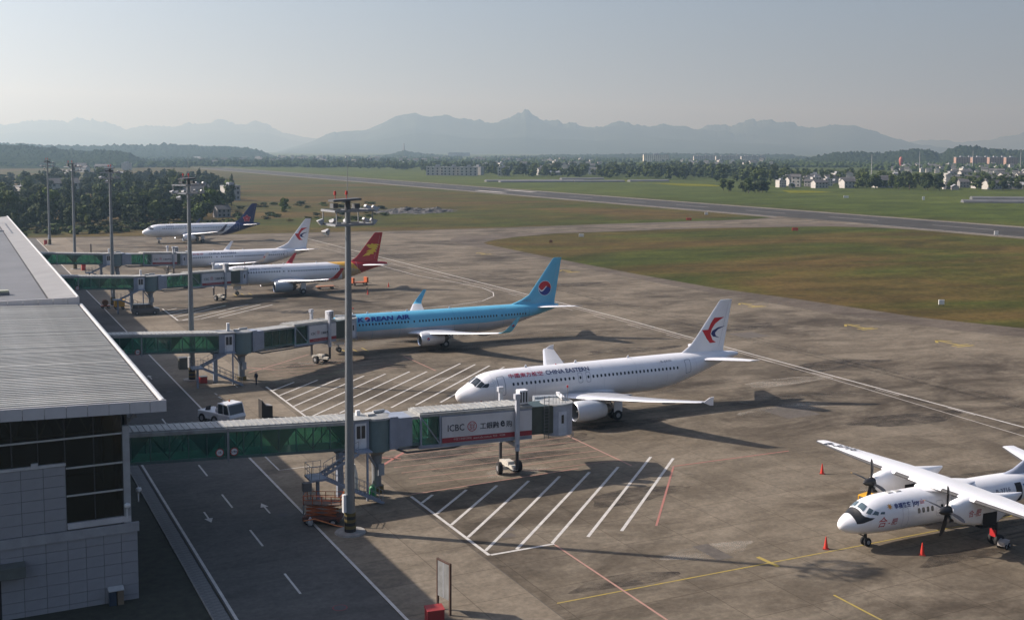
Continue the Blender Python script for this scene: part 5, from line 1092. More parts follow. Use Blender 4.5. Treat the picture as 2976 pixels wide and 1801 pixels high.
# ---- turboprop
def turboprop(loc, rz):
    pl = empty('turboprop_airliner', loc, rz, 'white twin turboprop with dark nose panel and black propellers at the right edge', 'aircraft')
    fu = Fus([(0, 1.92, 1.9, .01), (.06, 2.12, 1.70, .2), (.3, 2.4, 1.5, .44), (.8, 2.68, 1.28, .74), (1.25, 2.88, 1.17, .93), (1.55, 3.12, 1.11, 1.02), (2.1, 3.48, 1.03, 1.16), (2.8, 3.70, .97, 1.28), (4, 3.83, .92, 1.42), (5.5, 3.86, .90, 1.45), (15, 3.86, .90, 1.45), (17.5, 3.84, 1.25, 1.30), (20, 3.78, 1.95, .92), (22.5, 3.68, 2.65, .5), (24.2, 3.55, 3.15, .2)])
    body = fu.mesh(.4, 40).build('fuselage', [white_paint, T('belly_dark', (.12, .12, .13), .5)], pl, 40)
    cut_paint(body.data, [((0, 1.22), (0, 1)), ((6.6, 0), (1, 0)), ((13.5, 0), (1, 0))], lambda x, z, y: 1 if z < 1.22 and 6.6 < x < 13.5 else 0)
    # cockpit: four panes each side and the black glare panel
    gl = T('cockpit_blue', (.085, .12, .14), .07, var=0)
    for p in ([(1.62, 5), (2.06, 5), (2.12, 33), (1.68, 40)], [(1.80, 52), (2.20, 41), (2.42, 54), (2.08, 64)], [(2.22, 66), (2.54, 58), (2.82, 65), (2.68, 74)]):
        patch(fu, pl, p, gl, 'cockpit_window', .02); patch(fu, pl, [(x, -a) for x, a in p], gl, 'cockpit_window', .02)
    patch(fu, pl, [(2.88, 72), (2.98, 66), (3.30, 67), (3.27, 74)], gl, 'cockpit_window', .02)
    patch(fu, pl, [(1.02, -78), (1.5, -84), (2.1, -84), (2.4, -80), (2.0, -74), (1.68, -62), (1.54, -48), (1.52, -4), (1.52, 4), (1.54, 48), (1.68, 62), (2.0, 74), (2.4, 80), (2.1, 84), (1.5, 84), (1.02, 78), (.92, 40), (.92, -40)], black_m, 'glare_panel', .013)
    for x in (6.55, 7.0, 7.45, 7.9, 8.9, 9.7, 10.5, 13.4, 14.2): windows(fu, pl, [x], 2.62, .27, .40, glass_dark)
    outline(fu, pl, 8.35, 9.05, 1.95, 3.1, grey_seam, .035, 'emergency_exit'); outline(fu, pl, 4.95, 5.5, 1.5, 3.0, grey_seam, .03, 'door')
    decal('cargo_door', poly_mesh([[(17.0, 1.9), (17.75, 1.9), (17.75, 3.35), (17.0, 3.35)]]), lambda u, v: fu.P(u, fu.th(u, v), .014), T('door_opening', (.012, .012, .014), .6), pl, .3)
    red_i = T('brush_red', (.45, .02, .03), .5, var=0); blue_i = T('joy_blue', (.02, .03, .14), .5, var=0)
    fuselage_text(fu, pl, '幸福航空', 4.25, 3.0, .46, blue_i, .012, .15, w=1.65, h=.42); fuselage_text(fu, pl, 'Joy', 6.02, 2.95, .52, blue_i, .02, w=.72, h=.5); fuselage_text(fu, pl, 'air', 6.8, 3.06, .52, T('joy_red', (.5, .12, .14), .5, var=0), .005, w=.5, h=.36)
    fl = []
    for k in range(8):
        a = 2*math.pi*k/8; fl.append([(.26*math.cos(a), .26*math.sin(a)), (.11*math.cos(a+.4), .11*math.sin(a+.4)), (0, 0), (.11*math.cos(a-.4), .11*math.sin(a-.4))])
    for i, p in enumerate(fl): decal('sun_mark', poly_mesh([p]), lambda u, v, i=i: fu.P(3.85+u, fu.th(3.85, 3.2)-v/1.4, .014+.0007*i), T('sun_orange', (.60, .26, .03), .5, var=0), pl, 0)
    fuselage_text(fu, pl, '合', 2.75, 1.75, 1.05, red_i, .0, .2, w=.72, h=.82); fuselage_text(fu, pl, '-', 3.58, 2.0, .6, red_i, w=.16, h=.06); fuselage_text(fu, pl, '肥', 3.85, 1.85, .82, red_i, .0, .2, w=.6, h=.5)
    fuselage_text(fu, pl, 'B-3716', 14.75, 2.85, .52, reg_grey, .012, w=1.6, h=.34)
    # high wing
    secs = [(0, 8.35, 4.0, 3.4, .13, 0), (1.5, 8.4, 4.0, 3.35, .13, 0), (4.8, 8.55, 3.98, 3.1, .13, 0), (9.5, 9.15, 3.88, 2.25, .12, 0), (14.3, 9.95, 3.75, 1.25, .11, 0), (14.6, 10.15, 3.74, .95, .08, 0)]
    for sd in (-1, 1):
        wg = surface('wing', secs, sd, white_paint, pl); edge_skin('deicing_boot', [s for s in secs if s[0] >= 4.8], sd, T('boot_dark', (.05, .05, .052), .7), wg, .06, .03); edge_skin('deicing_boot', [(1.7, 8.409, 3.9988, 3.335, .13, 0), (3.2, 8.477, 3.9897, 3.221, .13, 0)], sd, T('boot_dark', (.05, .05, .052), .7), wg, .06, .03)
        b = MB(); b.bar((11.2, sd*1.6, 4.07), (11.1, sd*9.3, 3.97), .03, .012); b.bar((10.75, sd*9.3, 3.99), (10.9, sd*14, 3.80), .02, .012); b.build('flap_line', grey_seam, wg)
        if sd > 0:
            decal('wing_registration', text_mesh('B-3716', 1.15, .03, space=1.05), lambda u, v: (9.75+v+.13*(u), 13.3-u, np.interp(13.3-u, [9.5, 14.3], [4.06, 3.83])+.012), ink, wg, 0)
        ny, nz = sd*3.95, 3.35
        b = MB(); rings = []
        for x, hw, zt, zb in ((6.95, .42, 3.78, 2.75), (7.3, .50, 3.95, 2.45), (8.0, .58, 4.12, 2.18), (9.2, .62, 4.2, 1.95), (10.4, .62, 4.15, 1.78), (11.4, .60, 4.05, 1.75), (12.4, .5, 3.95, 2.3), (13.6, .25, 3.85, 3.05), (14.4, .05, 3.78, 3.6)):
            rings.append([(x, ny+hw*math.copysign(abs(math.cos(t))**.7, math.cos(t)), (zt+zb)/2+(zt-zb)/2*math.copysign(abs(math.sin(t))**.7, math.sin(t))) for t in [2*math.pi*i/20 for i in range(20)]])
        b.loft(rings); nac = b.build('nacelle', white_paint, pl, 45)
        b = MB(); b.box(9.75, 11.2, ny-.5, ny+.5, 1.70, 1.76); b.box(9.75, 11.2, ny-.625, ny-.615, 1.9, 2.9); b.build('gear_bay', T('bay_dark', (.015, .015, .016), .8), nac)
        if sd < 0: decal('brush_lettering', fit_mesh(text_mesh('合-肥', .75, 0, .2), 1.25, .52), lambda u, v: (8.3+u, ny-.632-.02*math.sin(u), 2.8+v), red_i, nac, 0)
        b = MB(); b.lathe([(-.55, .02), (-.45, .12), (-.25, .24), (0, .31), (.4, .34), (.52, .36)], (6.45, ny, nz), 'x', 20, cap0=True); hub = b.build('propeller_hub', black_m, pl, 50)
        b = MB(); b.cyl((6.75, ny, nz-.62), (7.3, ny, nz-.62), .26, .3, n=16); b.build('oil_cooler_intake', black_m, nac, 40)
        for k in range(4):
            a = R(8)+math.pi/2*k; ca, sa = math.cos(a), math.sin(a)
            def bp(rad, ch, th_, lag):
                c = Vector((6.62+.10*math.sin(rad*2.2)-.07*max(0, rad-1.4)**2*4, ny+rad*-sa, nz+rad*ca)); tx = Vector((math.sin(th_), math.cos(th_)*ca, math.cos(th_)*sa)); nn = Vector((math.cos(th_), -math.sin(th_)*ca, -math.sin(th_)*sa))
                return [tuple(c+tx*(ch*u)+nn*(ch*v)) for u, v in ((-.5, 0), (-.2, .09), (.2, .07), (.5, 0), (.2, -.05), (-.2, -.06))]
            prof = [(.22, .2, 1.5, 0), (.6, .30, 1.45, 0), (1.1, .40, 1.4, 0), (1.55, .36, 1.36, 0), (1.85, .26, 1.34, 0), (2.0, .1, 1.33, 0)]
            bb = MB(); bb.loft([bp(*p) for p in prof]); bl = bb.build('blade', T('blade_black', (.018, .018, .02), .35), hub, 50)
            if k == 3:
                bb = MB(); bb.loft([bp(r_*1.0, c_*1.12, t_, l_) for r_, c_, t_, l_ in prof[-2:]]); bb.build('blade_tip', yellow_m, hub, 50)
        g = wheel_pair(pl, 11.9, ny, .45, .3, .3, 2.2, dark_m, 'main_gear')
        if sd < 0:
            b = MB(); b.box(11.55, 11.62, ny-.25, ny+.3, .7, 1.25); b.build('red_cover', red_m, pl)
        hs = [(.3, 20.6, 3.75, 2.9, .10, 0), (4.55, 21.9, 4.35, 1.45, .10, 0)]; st = surface('stabiliser', hs, sd, white_paint, pl); edge_skin('deicing_boot', hs, sd, T('boot_dark', (.05, .05, .052), .7), st, .06, .01)
    b = MB(); rings = []
    for x, hw, h in ((7.7, .3, .05), (8.2, .8, .18), (8.8, 1.15, .26), (10.5, 1.2, .3), (12.2, .9, .22), (13.6, .4, .05)): rings.append([(x, hw*math.cos(t), 3.75+h*math.sin(t)) for t in [2*math.pi*i/20 for i in range(20)]])
    b.loft(rings); b.build('wing_fairing', white_paint, pl, 50)
    fin_build(pl, [(3.6, 15.9, 23.6), (4.1, 18.0, 23.7), (4.9, 19.6, 23.85), (8.7, 22.3, 24.6)], [mat('fin_grey_blue', (.30, .33, .40), .4, var=.05)], .09)
    patch(fu, pl, [(17.9, 60), (21, 70), (21, 120), (18.3, 105)], T('swoosh_blue', (.03, .14, .42), .4, var=0), 'tail_swoosh', .013, .3)
    wheel_pair(pl, 2.7, 0, .33, .2, .2, 1.2, dark_m, 'nose_gear')
    for x in (4.6, 5.4): 
        b = MB(); b.box(x, x+.5, -.18, .18, fu.t(x)-.02, fu.t(x)+.04); b.build('roof_antenna', T('ant_grey', (.4, .4, .38), .6), pl)
    return pl
turboprop((58.6, 61.9, 0), -.03)

# ================================================================== VEHICLES AND APRON EQUIPMENT
def wheel(parent, x, y, r, w, name='wheel', m=tyre_m):
    b = MB(); b.cyl((x, y-w/2, r), (x, y+w/2, r), r, n=20); o = b.build(name, m, parent, 40, bevel=.04)
    b = MB(); b.cyl((x, y-w/2-.012, r), (x, y+w/2+.012, r), r*.5, n=14); b.build('rim', rim_m, o); return o
# aircraft tow tractor (front towards +x)
tt = empty('tow_tractor', (25.75, 121.3, 0), R(-62), 'white aircraft tow tractor with glazed cab, parked half in shadow', 'tractor')
tw_white = mat('tractor_white', (.60, .61, .62), .4, var=.06, dirt=(.42, .41, .40))
b = MB(); b.prism_y([(-2.7, .55), (.9, .5), (.95, 1.32), (-.3, 1.38), (-2.7, 1.32)], -1.1, 1.1); b.build('chassis', tw_white, tt, bevel=.06)
b = MB(); b.prism_y([(.55, .45), (2.35, .45), (2.65, 1.0), (2.45, 1.35), (.55, 1.35)], -1.12, 1.12); b.build('cab_base', tw_white, tt, bevel=.07)
b = MB(); b.prism_y([(.5, 1.352), (2.42, 1.352), (2.1, 2.32), (.6, 2.32)], -1.0, 1.0); b.build('cab_glass', glass_dark, tt)
b = MB(); b.prism_y([(.45, 2.322), (2.2, 2.322), (2.05, 2.46), (.55, 2.46)], -1.05, 1.05); b.build('cab_roof', tw_white, tt, bevel=.04)
for x0, x1 in ((.55, .6), (2.43, 2.12), (1.45, 1.42)):
    for s in (-1, 1):
        b = MB(); b.bar((x0, s*1.0, 1.34), (x1, s*1.0, 2.33), .09); b.build('cab_pillar', tw_white, tt)
b = MB(); b.box(-.15, .45, -.8, .8, 1.36, 1.75); b.build('engine_cover', tw_white, tt, bevel=.05)
for x, y in ((-1.85, -.5), (-1.2, .4)):
    b = MB(); b.prism_y([(x, 1.34), (x+.3, 1.34), (x+.36, 1.8), (x+.26, 1.8)], y-.25, y+.25); b.build('seat', black_m, tt)
b = MB(); b.bar((.9, .3, 2.46), (.9, .3, 2.62), .12); b.build('beacon', orange_m, tt)
for x in (-1.95, .1):
    for s in (-1, 1): wheel(tt, x, s*1.0, .52, .34)
b = MB(); b.box(2.5, 2.85, -.5, .5, .4, .62); b.box(-2.9, -2.68, -.7, .7, .45, .75); b.build('bumper', black_m, tt)
# van
vn = empty('minivan', (31.0, 208.4, 0), R(-6), 'dark grey minivan parked beside the third jet bridge stairs', 'van')
vm = mat('van_grey', (.075, .08, .088), .35, var=.05, coat=.3)
b = MB(); b.prism_y([(-2.4, .35), (2.35, .35), (2.4, .75), (2.25, 1.02), (1.55, 1.16), (-2.42, 1.14)], -.92, .92); b.build('body', vm, vn, bevel=.08)
b = MB(); b.prism_y([(-2.36, 1.142), (1.5, 1.142), (.85, 1.76), (-2.2, 1.78)], -.84, .84); b.build('glasshouse', glass_dark, vn, bevel=.05)
b = MB(); b.prism_y([(-2.24, 1.782), (.82, 1.765), (.6, 1.87), (-2.1, 1.9)], -.82, .82); b.build('roof', vm, vn, bevel=.05)
for x0, x1 in ((-2.34, -2.2), (-1.3, -1.28), (-.1, -.1), (1.46, .84)):
    for s in (-1, 1):
        b = MB(); b.bar((x0, s*.85, 1.13), (x1, s*.84, 1.8), .1, .06); b.build('pillar', vm, vn)
for x in (-1.5, 1.5):
    for s in (-1, 1): wheel(vn, x, s*.85, .33, .2)
for s in (-1, 1):
    b = MB(); b.box(2.25, 2.38, s*.72-.14, s*.72+.14, .72, .88); b.build('headlight', T('lamp_clear', (.5, .5, .5), .1), vn)
# yellow ground power cart under the third bridge, with orange tow frame
yc = empty('power_cart', (27.6, 217.0, 0), 0, 'yellow box shaped power cart beside the third jet bridge', 'cart')
b = MB(); b.box(-.9, .9, -.7, .7, .5, 1.75); b.build('housing', yellow_m, yc, bevel=.06)
for x in (-.6, .6):
    for s in (-1, 1): wheel(yc, x, s*.6, .25, .16)
b = MB(); b.bar((-.9, 0, .45), (-2.0, 0, .35), .08); b.build('tow_bar', black_m, yc)
oc = empty('hose_cart', (25.4, 219.5, 0), 0, 'rusty orange cart standing left of the yellow power cart', 'cart')
b = MB(); b.box(-.8, .8, -.6, .6, .35, .5); b.build('deck', orange_m, oc)
b = MB(); b.lathe([(-.5, .55), (.5, .55)], (0, 0, 1.05), 'y', 16, cap0=True, cap1=True); b.build('hose_reel', T('rust', (.20, .09, .04), .8, var=.3), oc)
for x in (-.5, .5):
    for s in (-1, 1): wheel(oc, x, s*.5, .2, .12)
b = MB(); b.bar((-.8, 0, .45), (-1.6, .3, 1.2), .06); b.build('handle', black_m, oc)
# baggage dollies behind the red-tailed airliner
def dolly(x, y, rz, m, label, hood=True):
    d = empty('baggage_dolly', (x, y, 0), rz, label, 'dolly', 'baggage dollies behind the red tailed airliner')
    b = MB(); b.box(-1.9, 1.9, -.85, .85, .5, .68); b.build('deck', m, d, bevel=.03)
    if hood:
        for xx in (-1.85, 1.45):
            b = MB(); b.box(xx, xx+.4, -.8, .8, .69, 1.7); b.build('end_board', m, d, bevel=.04)
    for xx in (-1.4, 1.4):
        for s in (-1, 1): wheel(d, xx, s*.7, .24, .16)
    b = MB(); b.bar((1.9, 0, .45), (3.0, 0, .3), .07); b.build('tow_bar', black_m, d)
dolly(80.0, 233.6, .1, orange_m, 'orange baggage dolly with end boards under the red tail'); dolly(71.2, 230.0, .0, T('dolly_brown', (.30, .13, .06), .6), 'low brownish dolly behind the main gear of the red tailed airliner', False)
# scissor lift with orange guard rails at the foot of the nearest mast
sl_ = empty('boom_lift', (25.9, 85.0, 0), R(-30), 'orange lift machine with guard rails parked behind the nearest mast base', 'lift'); sl_.scale = (1, 1, .72)
b = MB(); b.box(-1.5, 1.5, -.75, .75, .35, .85); b.build('chassis', T('lift_rust', (.11, .035, .022), .7, var=.3, scale=2), sl_, bevel=.06)
for x in (-1.0, 1.0):
    for s in (-1, 1): wheel(sl_, x, s*.75, .36, .22)
for k in range(3):
    for s in (-.5, .5):
        b = MB(); b.bar((-1.2, s, .95+k*.4), (1.2, s, 1.3+k*.4), .09, .13); b.bar((1.2, s, .95+k*.4), (-1.2, s, 1.3+k*.4), .09, .13); b.build('scissor_arm', orange_m, sl_)
b = MB(); b.box(-1.4, 1.6, -.7, .7, 2.2, 2.3); pf = b.build('platform', T('platform_dark', (.12, .08, .06), .7), sl_)
b = MB()
for x in (-1.4, -.65, .1, .85, 1.6):
    for s in (-.7, .7): b.bar((x, s, 2.3), (x, s, 3.2), .05)
for h in (2.75, 3.2):
    for s in (-.7, .7): b.bar((-1.4, s, h), (1.6, s, h), .05)
    for x in (-1.4, 1.6): b.bar((x, -.7, h), (x, .7, h), .05)
b.build('guard_rail', orange_m, pf)
b = MB(); b.tube([(-1.3, -.9, .5), (-.4, -1.2, .9), (.5, -1.1, .5), (1.2, -1.0, .15), (1.9, -1.2, .06)], .07, 8); b.build('hose', T('hose_orange', (.5, .16, .05), .6), sl_)
cbx = empty('control_cabinet', (25.0, 86.3, 0), 0, 'grey box on legs between the bridge stairs and the lift machine', 'cabinet')
b = MB(); b.box(-.35, .35, -.25, .25, 2.3, 3.0); b.build('box', T('cab_darkgrey', (.10, .10, .10), .6), cbx, bevel=.02)
b = MB(); b.bar((-.3, 0, 0), (-.3, 0, 2.3), .08); b.bar((.3, 0, 0), (.3, 0, 2.3), .08); b.build('leg', galv, cbx)
b = MB(); b.lathe([(0, .30), (.1, .32), (.8, .30), (.95, .16), (1.0, .05)], (0, 0, 0), 'z', 18, cap0=True, cap1=True); b.lathe([(.3, .325), (.34, .325)], (0, 0, 0), 'z', 18)
gb = empty('green_bin', (31.75, 89.55, 0), 0, 'bright green bin at the foot of the nearest rotunda column', 'bin'); b.build('bin_body', T('bin_green', (.02, .22, .07), .5), gb, 50)
b = MB(); b.lathe([(.95, .17), (1.02, .17), (1.06, .08)], (0, 0, 0), 'z', 14, cap1=True); b.build('bin_lid', T('bin_lid', (.015, .14, .05), .5), gb, 50)
pk = empty('hose_package', (30.9, 91.6, 0), .3, 'upright white covered duct leaning beside the nearest rotunda column', 'duct')
b = MB(); b.loft([[(-.25, -.2, 0), (.25, -.2, 0), (.25, .2, 0), (-.25, .2, 0)], [(-.22, -.2, 1.6), (.1, -.2, 1.6), (.1, .2, 1.6), (-.22, .2, 1.6)], [(-.3, -.1, 2.3), (-.1, -.1, 2.5), (-.1, .1, 2.5), (-.3, .1, 2.3)]]); b.build('cover', white_steel, pk, bevel=.05)
b = MB(); b.box(-.4, .4, -.35, .35, -.01, .06); b.build('base_plate', dark_m, pk)
wb = MB(); wb.lathe([(0, .05), (.05, .26), (.3, .34), (.6, .28), (.85, .12), (.95, .05)], (0, 0, 0), 'z', 14, cap0=True, cap1=True); o = wb.build('rubbish_bag', T('bag_white', (.36, .37, .38), .5), smooth=60); o.location = (24.75, 84.6, 0); o.scale = (.7, .7, .75); tag(o, 'tied white rubbish bag beside the lift machine', 'bag')
# notice board and red box near the bottom
nb_ = empty('notice_board', (27.7, 64.6, 0), R(-77), 'large weathered board on two rusty posts at the bottom', 'board')
b = MB(); b.box(-.62, .62, -.05, .05, .95, 3.3); b.build('panel', mat('board_weathered_shaded', (.20, .205, .20), .6, var=.2, scale=1.5, dirt=(.12, .10, .085)), nb_)  # pale grey darkened to hold the shade on this side; dirt is weathering
b = MB(); b.box(-.02, .02, -.062, -.051, .97, 3.28); b.build('panel_joint', grey_seam, nb_)
for s in (-1, 1):
    b = MB(); b.box(s*.68-.05, s*.68+.05, -.07, .07, -.05, 3.42); b.build('post', T('rusty_post', (.085, .045, .03), .8, var=.3), nb_)
b = MB(); b.box(-.63, .63, -.07, .07, 3.31, 3.4); b.build('top_rail', T('rusty_post', (.085, .045, .03)), nb_)
rb = empty('extinguisher_box', (26.6, 63.55, 0), R(-8), 'red fire extinguisher box at the bottom edge beside the board', 'box')
b = MB(); b.box(-.55, .55, -.4, .4, 0, .82); b.build('body', T('box_red', (.20, .014, .016), .6), rb, bevel=.02)
b = MB(); b.hexa([(-.58, -.43, .825), (.58, -.43, .825), (.58, .43, .825), (-.58, .43, .825), (-.58, -.43, .87), (.58, -.43, .87), (.58, .43, .95), (-.58, .43, .95)]); b.build('lid', T('lid_red', (.26, .02, .022), .6), rb)  # red dimmed in the colour to show the box partly in shade
# cones
def cone(x, y, lb):
    c = empty('traffic_cone', (x, y, 0), random.random(), lb, 'cone', 'traffic cones around the turboprop')
    b = MB(); b.box(-.22, .22, -.22, .22, 0, .05); b.build('base', T('cone_base', (.25, .03, .02), .6), c)
    b = MB(); b.cyl((0, 0, .05), (0, 0, .95), .17, .035, n=16); b.build('cone_body', T('cone_red', (.55, .035, .02), .5), c, 40)
cone(71.49, 77.84, 'red traffic cone beyond the far wing tip of the turboprop'); cone(58.05, 62.58, 'red traffic cone on the yellow line ahead of the turboprop nose'); cone(63.59, 58.44, 'red traffic cone nearest the bottom, in front of the left propeller')
ys = empty('engine_stand', (67.0, 67.6, 0), .2, 'small yellow frame behind the far propeller of the turboprop', 'stand')
b = MB()
for x in (-.6, .6):
    for y in (-.4, .4): b.bar((x, y, 0), (x, y, 1.5), .06)
for z in (.5, 1.5):
    for y in (-.4, .4): b.bar((-.6, y, z), (.6, y, z), .06)
    for x in (-.6, .6): b.bar((x, -.4, z), (x, .4, z), .06)
b.build('frame', yellow_m, ys)
b = MB(); b.box(-.6, .6, -.4, .4, 1.53, 1.58); b.build('deck', yellow_m, ys)
ck = empty('tail_chock', (70.4, 56.9, 0), .3, 'pale gear cart in front of the turboprop main wheel', 'cart')
b = MB(); b.box(-.5, .5, -.28, .28, .2, .55); b.build('body', T('chock_pale', (.4, .36, .33), .7), ck, bevel=.04); wheel(ck, -.3, -.3, .18, .1); wheel(ck, .3, -.3, .18, .1); wheel(ck, -.3, .3, .18, .1); wheel(ck, .3, .3, .18, .1)
# boxes along the service strip
def cabinet(x, y, h, w, m, lb, rz=0.):
    c = empty('utility_box', (x, y, 0), rz, lb, 'box'); b = MB(); b.box(-w/2, w/2, -w/2, w/2, 0, h); b.build('body', m, c, bevel=.03)
    b = MB(); b.box(-w/2-.04, w/2+.04, -w/2-.04, w/2+.04, h, h+.06); b.build('lid', T('lid_dark', (.08, .085, .09), .6), c)
cabinet(27.6, 154.2, 1.5, 1.1, T('box_olive', (.10, .10, .085), .7), 'dark box behind the second mast, left of its pole'); cabinet(28.2, 143.6, .8, .9, red_m, 'low red box beside the base of the second mast')
cabinet(26.2, 372.5, 1.4, .9, red_m, 'red box beside the farthest mast'); cabinet(28.8, 290, 1.6, .9, red_m, 'red box behind the farthest walkway')
wbk = empty('windbreak_box', (30.6, 121.6, 0), .1, 'black sided open bin just behind the nearest walkway roof', 'bin')
b = MB(); b.prism_y([(-.6, 0), (.65, 0), (.65, 1.35), (-.1, 1.45), (-.45, 1.9), (-.6, 2.15)], -.55, .55); b.build('body', T('bin_black', (.025, .022, .02), .8), wbk)
b = MB(); b.prism_y([(.66, 1.36), (-.1, 1.46), (-.45, 1.91), (-.58, 2.16), (-.6, 2.25), (-.42, 1.98), (-.05, 1.54), (.66, 1.43)], -.56, .56); b.build('cover', T('bin_cover', (.35, .33, .30), .6), wbk)
b = MB(); b.cyl((0, 0, 0), (0, 0, 3.2), .22, n=12); o = b.build('marker_post', T('post_brown', (.13, .11, .09), .7)); o.location = (34.8, 330, 0); tag(o, 'single dark post standing on the far apron', 'post')
# airfield marker boards
def field_sign(x, y, w, h, m, lb, rz=0.):
    s = empty('airfield_sign', (x, y, -.06), rz, lb, 'sign', 'airfield marker boards on the grass'); b = MB(); b.box(-w/2, w/2, -.12, .12, .25, .25+h); b.build('board', m, s, bevel=.02)
    for k in (-1, 1):
        b = MB(); b.box(k*w*.35-.04, k*w*.35+.04, -.05, .05, 0, .26); b.build('leg', dark_m, s)
sg = T('sign_red', (.55, .08, .05), .5); sw = T('sign_white', (.70, .69, .66), .5)
VIEW = -CYAW
field_sign(281.9, 325, 2.2, 1.1, sg, 'red sign board on the infield grass nearer the apron', VIEW); field_sign(281.4, 391.6, 2.2, 1.0, sg, 'red sign board beyond the taxiway', VIEW)
field_sign(193.2, 331, 1.7, 1.0, sw, 'white sign board near the taxiway corner', VIEW); field_sign(172, 314, 1.0, .9, T('sign_brown', (.25, .14, .08), VIEW), 'small brown and white marker on the infield corner', VIEW)
field_sign(171.7, 155.3, 1.1, .95, sw, 'white marker board on the infield at the right', VIEW); field_sign(339.2-6, 278, 1.4, 1.5, sw, 'white marker beside the runway at the right edge', VIEW); field_sign(313, 422, 1.5, 1.2, sw, 'small white marker by the runway left of the taxiway', VIEW)
field_sign(509.7, 540.4, 3.2, 1.4, sw, 'wide white equipment box on the grass beyond the runway', VIEW); field_sign(533.9, 499.7, 1.6, 2.1, sw, 'tall white equipment box on the grass beyond the runway', VIEW)

# ================================================================== PEOPLE
def person(loc, rz, label, top, legs, h=1.72, lean=0., stance=.12, step=.1):
    J = {}; k = h/1.72
    verts = [(0, 0, .95), (0, lean*.4, 1.15), (0, lean*.7, 1.40), (0, lean, 1.50), (0, lean*1.05, 1.60),            # 0-4 pelvis, waist, chest, neck, head
             (-stance*.8, 0, .90), (-stance, step, .50), (-stance, step*.6, .08), (-stance, step*.6+.14, .04),
             (stance*.8, 0, .90), (stance, -step, .50), (stance, -step*1.3, .08), (stance, -step*1.3+.14, .04),
             (-.19, lean*.7, 1.39), (-.25, lean*.6, 1.12), (-.24, lean*.6+.12, .88), (-.24, lean*.6+.16, .78),
             (.19, lean*.7, 1.39), (.25, lean*.6, 1.12), (.24, lean*.6+.12, .88), (.24, lean*.6+.16, .78), (0, lean*1.08, 1.68)]
    ed = [(0, 1), (1, 2), (2, 3), (3, 4), (4, 21), (0, 5), (5, 6), (6, 7), (7, 8), (0, 9), (9, 10), (10, 11), (11, 12), (2, 13), (13, 14), (14, 15), (15, 16), (2, 17), (17, 18), (18, 19), (19, 20)]
    rad = [.15, .14, .16, .06, .095, .09, .065, .045, .04, .09, .065, .045, .04, .065, .05, .038, .04, .065, .05, .038, .04, .08]
    me = bpy.data.meshes.new('person'); me.from_pydata([(x*k, y*k, z*k) for x, y, z in verts], ed, [])
    o = link('person', me, None, loc, rz); sk = o.modifiers.new('skin', 'SKIN'); o.modifiers.new('sub', 'SUBSURF').levels = 1
    for v, r in zip(me.skin_vertices[0].data, rad): v.radius = (r*k, r*k*.85)
    me.skin_vertices[0].data[0].use_root = True
    dg = bpy.context.evaluated_depsgraph_get(); m2 = bpy.data.meshes.new_from_object(o.evaluated_get(dg)); o.modifiers.clear(); o.data = m2
    skin = T('skin_tone', (.32, .20, .14), .6, var=.05)
    for m in (legs, top, skin, T('hair_black', (.012, .01, .01), .6), black_m): m2.materials.append(m)
    for p in m2.polygons:
        c = p.center/k; p.use_smooth = True
        p.material_index = 4 if c.z < .09 else (0 if c.z < .93 and abs(c.x) < .2 else (2 if (c.z < .86 and abs(c.x) >= .2) else (1 if c.z < 1.47 else (3 if c.z > 1.66 or c.y < lean-.03 else 2))))
    return tag(o, label, 'person')
navy_c = T('cloth_navy', (.02, .025, .045), .9); person((33.97, 139.37, 0), 2.2, 'person in dark clothes standing at the foot of the second bridge stairs', navy_c, navy_c)
person((64.61, 225.5, 0), .5, 'person in dark clothes under the wing of the red tailed airliner', navy_c, T('cloth_grey', (.06, .06, .065), .9), step=.2)
person((76.45, 218.4, 0), 1.2, 'person in dark jacket walking behind the red tailed airliner', T('cloth_black', (.02, .02, .022), .9), T('cloth_brown', (.10, .07, .06), .9), step=.25)
cone(76.35, 217.6, 'red and white cone at the feet of the person behind the red tailed airliner')
cone(84.7, 227.9, 'small pale cone on the apron beyond the red tailed airliner')
person((33.2, 263.4-4.5, 0), 1.0, 'person in blue overalls standing beside the farthest rotunda', T('cloth_blue', (.04, .08, .18), .9), T('cloth_blue', (.04, .08, .18), .9))

# ================================================================== VEGETATION
def tree_mesh(name, h, rad, seed, n=900, leaf=.55, crown0=.25, lobes=9, mats=None, conic=0.):
    rnd = random.Random(seed); b = MB()
    L = []
    for k in range(lobes):
        a = rnd.uniform(0, 6.28); t = rnd.random(); zz = h*(crown0+(1-crown0)*(.15+.75*t)); rr = rad*rnd.uniform(.1, .62)*(1-conic*t)
        L.append((rr*math.cos(a), rr*math.sin(a), zz, rad*rnd.uniform(.35, .62)*(1-.7*conic*t), h*rnd.uniform(.10, .2)))
    for k in range(n):
        cx, cy_, cz, lr, lh = L[rnd.randrange(lobes)]
        u = Vector((rnd.gauss(0, 1), rnd.gauss(0, 1), rnd.gauss(0, 1))).normalized(); s = rnd.random()**.28
        p = Vector((cx+u.x*lr*s, cy_+u.y*lr*s, cz+u.z*lh*s)); 
        if p.z < h*crown0*.6: p.z = h*crown0*.6+rnd.random()*.4
        nrm = (u+Vector((rnd.gauss(0, .5), rnd.gauss(0, .5), rnd.gauss(0, .5)+.3))).normalized(); a = nrm.orthogonal().normalized(); c = nrm.cross(a); q = leaf*rnd.uniform(.6, 1.4); w = rnd.uniform(0, 6.28); a2 = a*math.cos(w)+c*math.sin(w); c2 = nrm.cross(a2)
        b.add([p-a2*q, p-c2*q*.55+nrm*q*.15, p+a2*q, p+c2*q*.55-nrm*q*.1], [(0, 1, 2, 3)])
    me = bpy.data.meshes.new(name); me.from_pydata(b.v, [], b.f); me.materials.append(mats); me.update(); return me
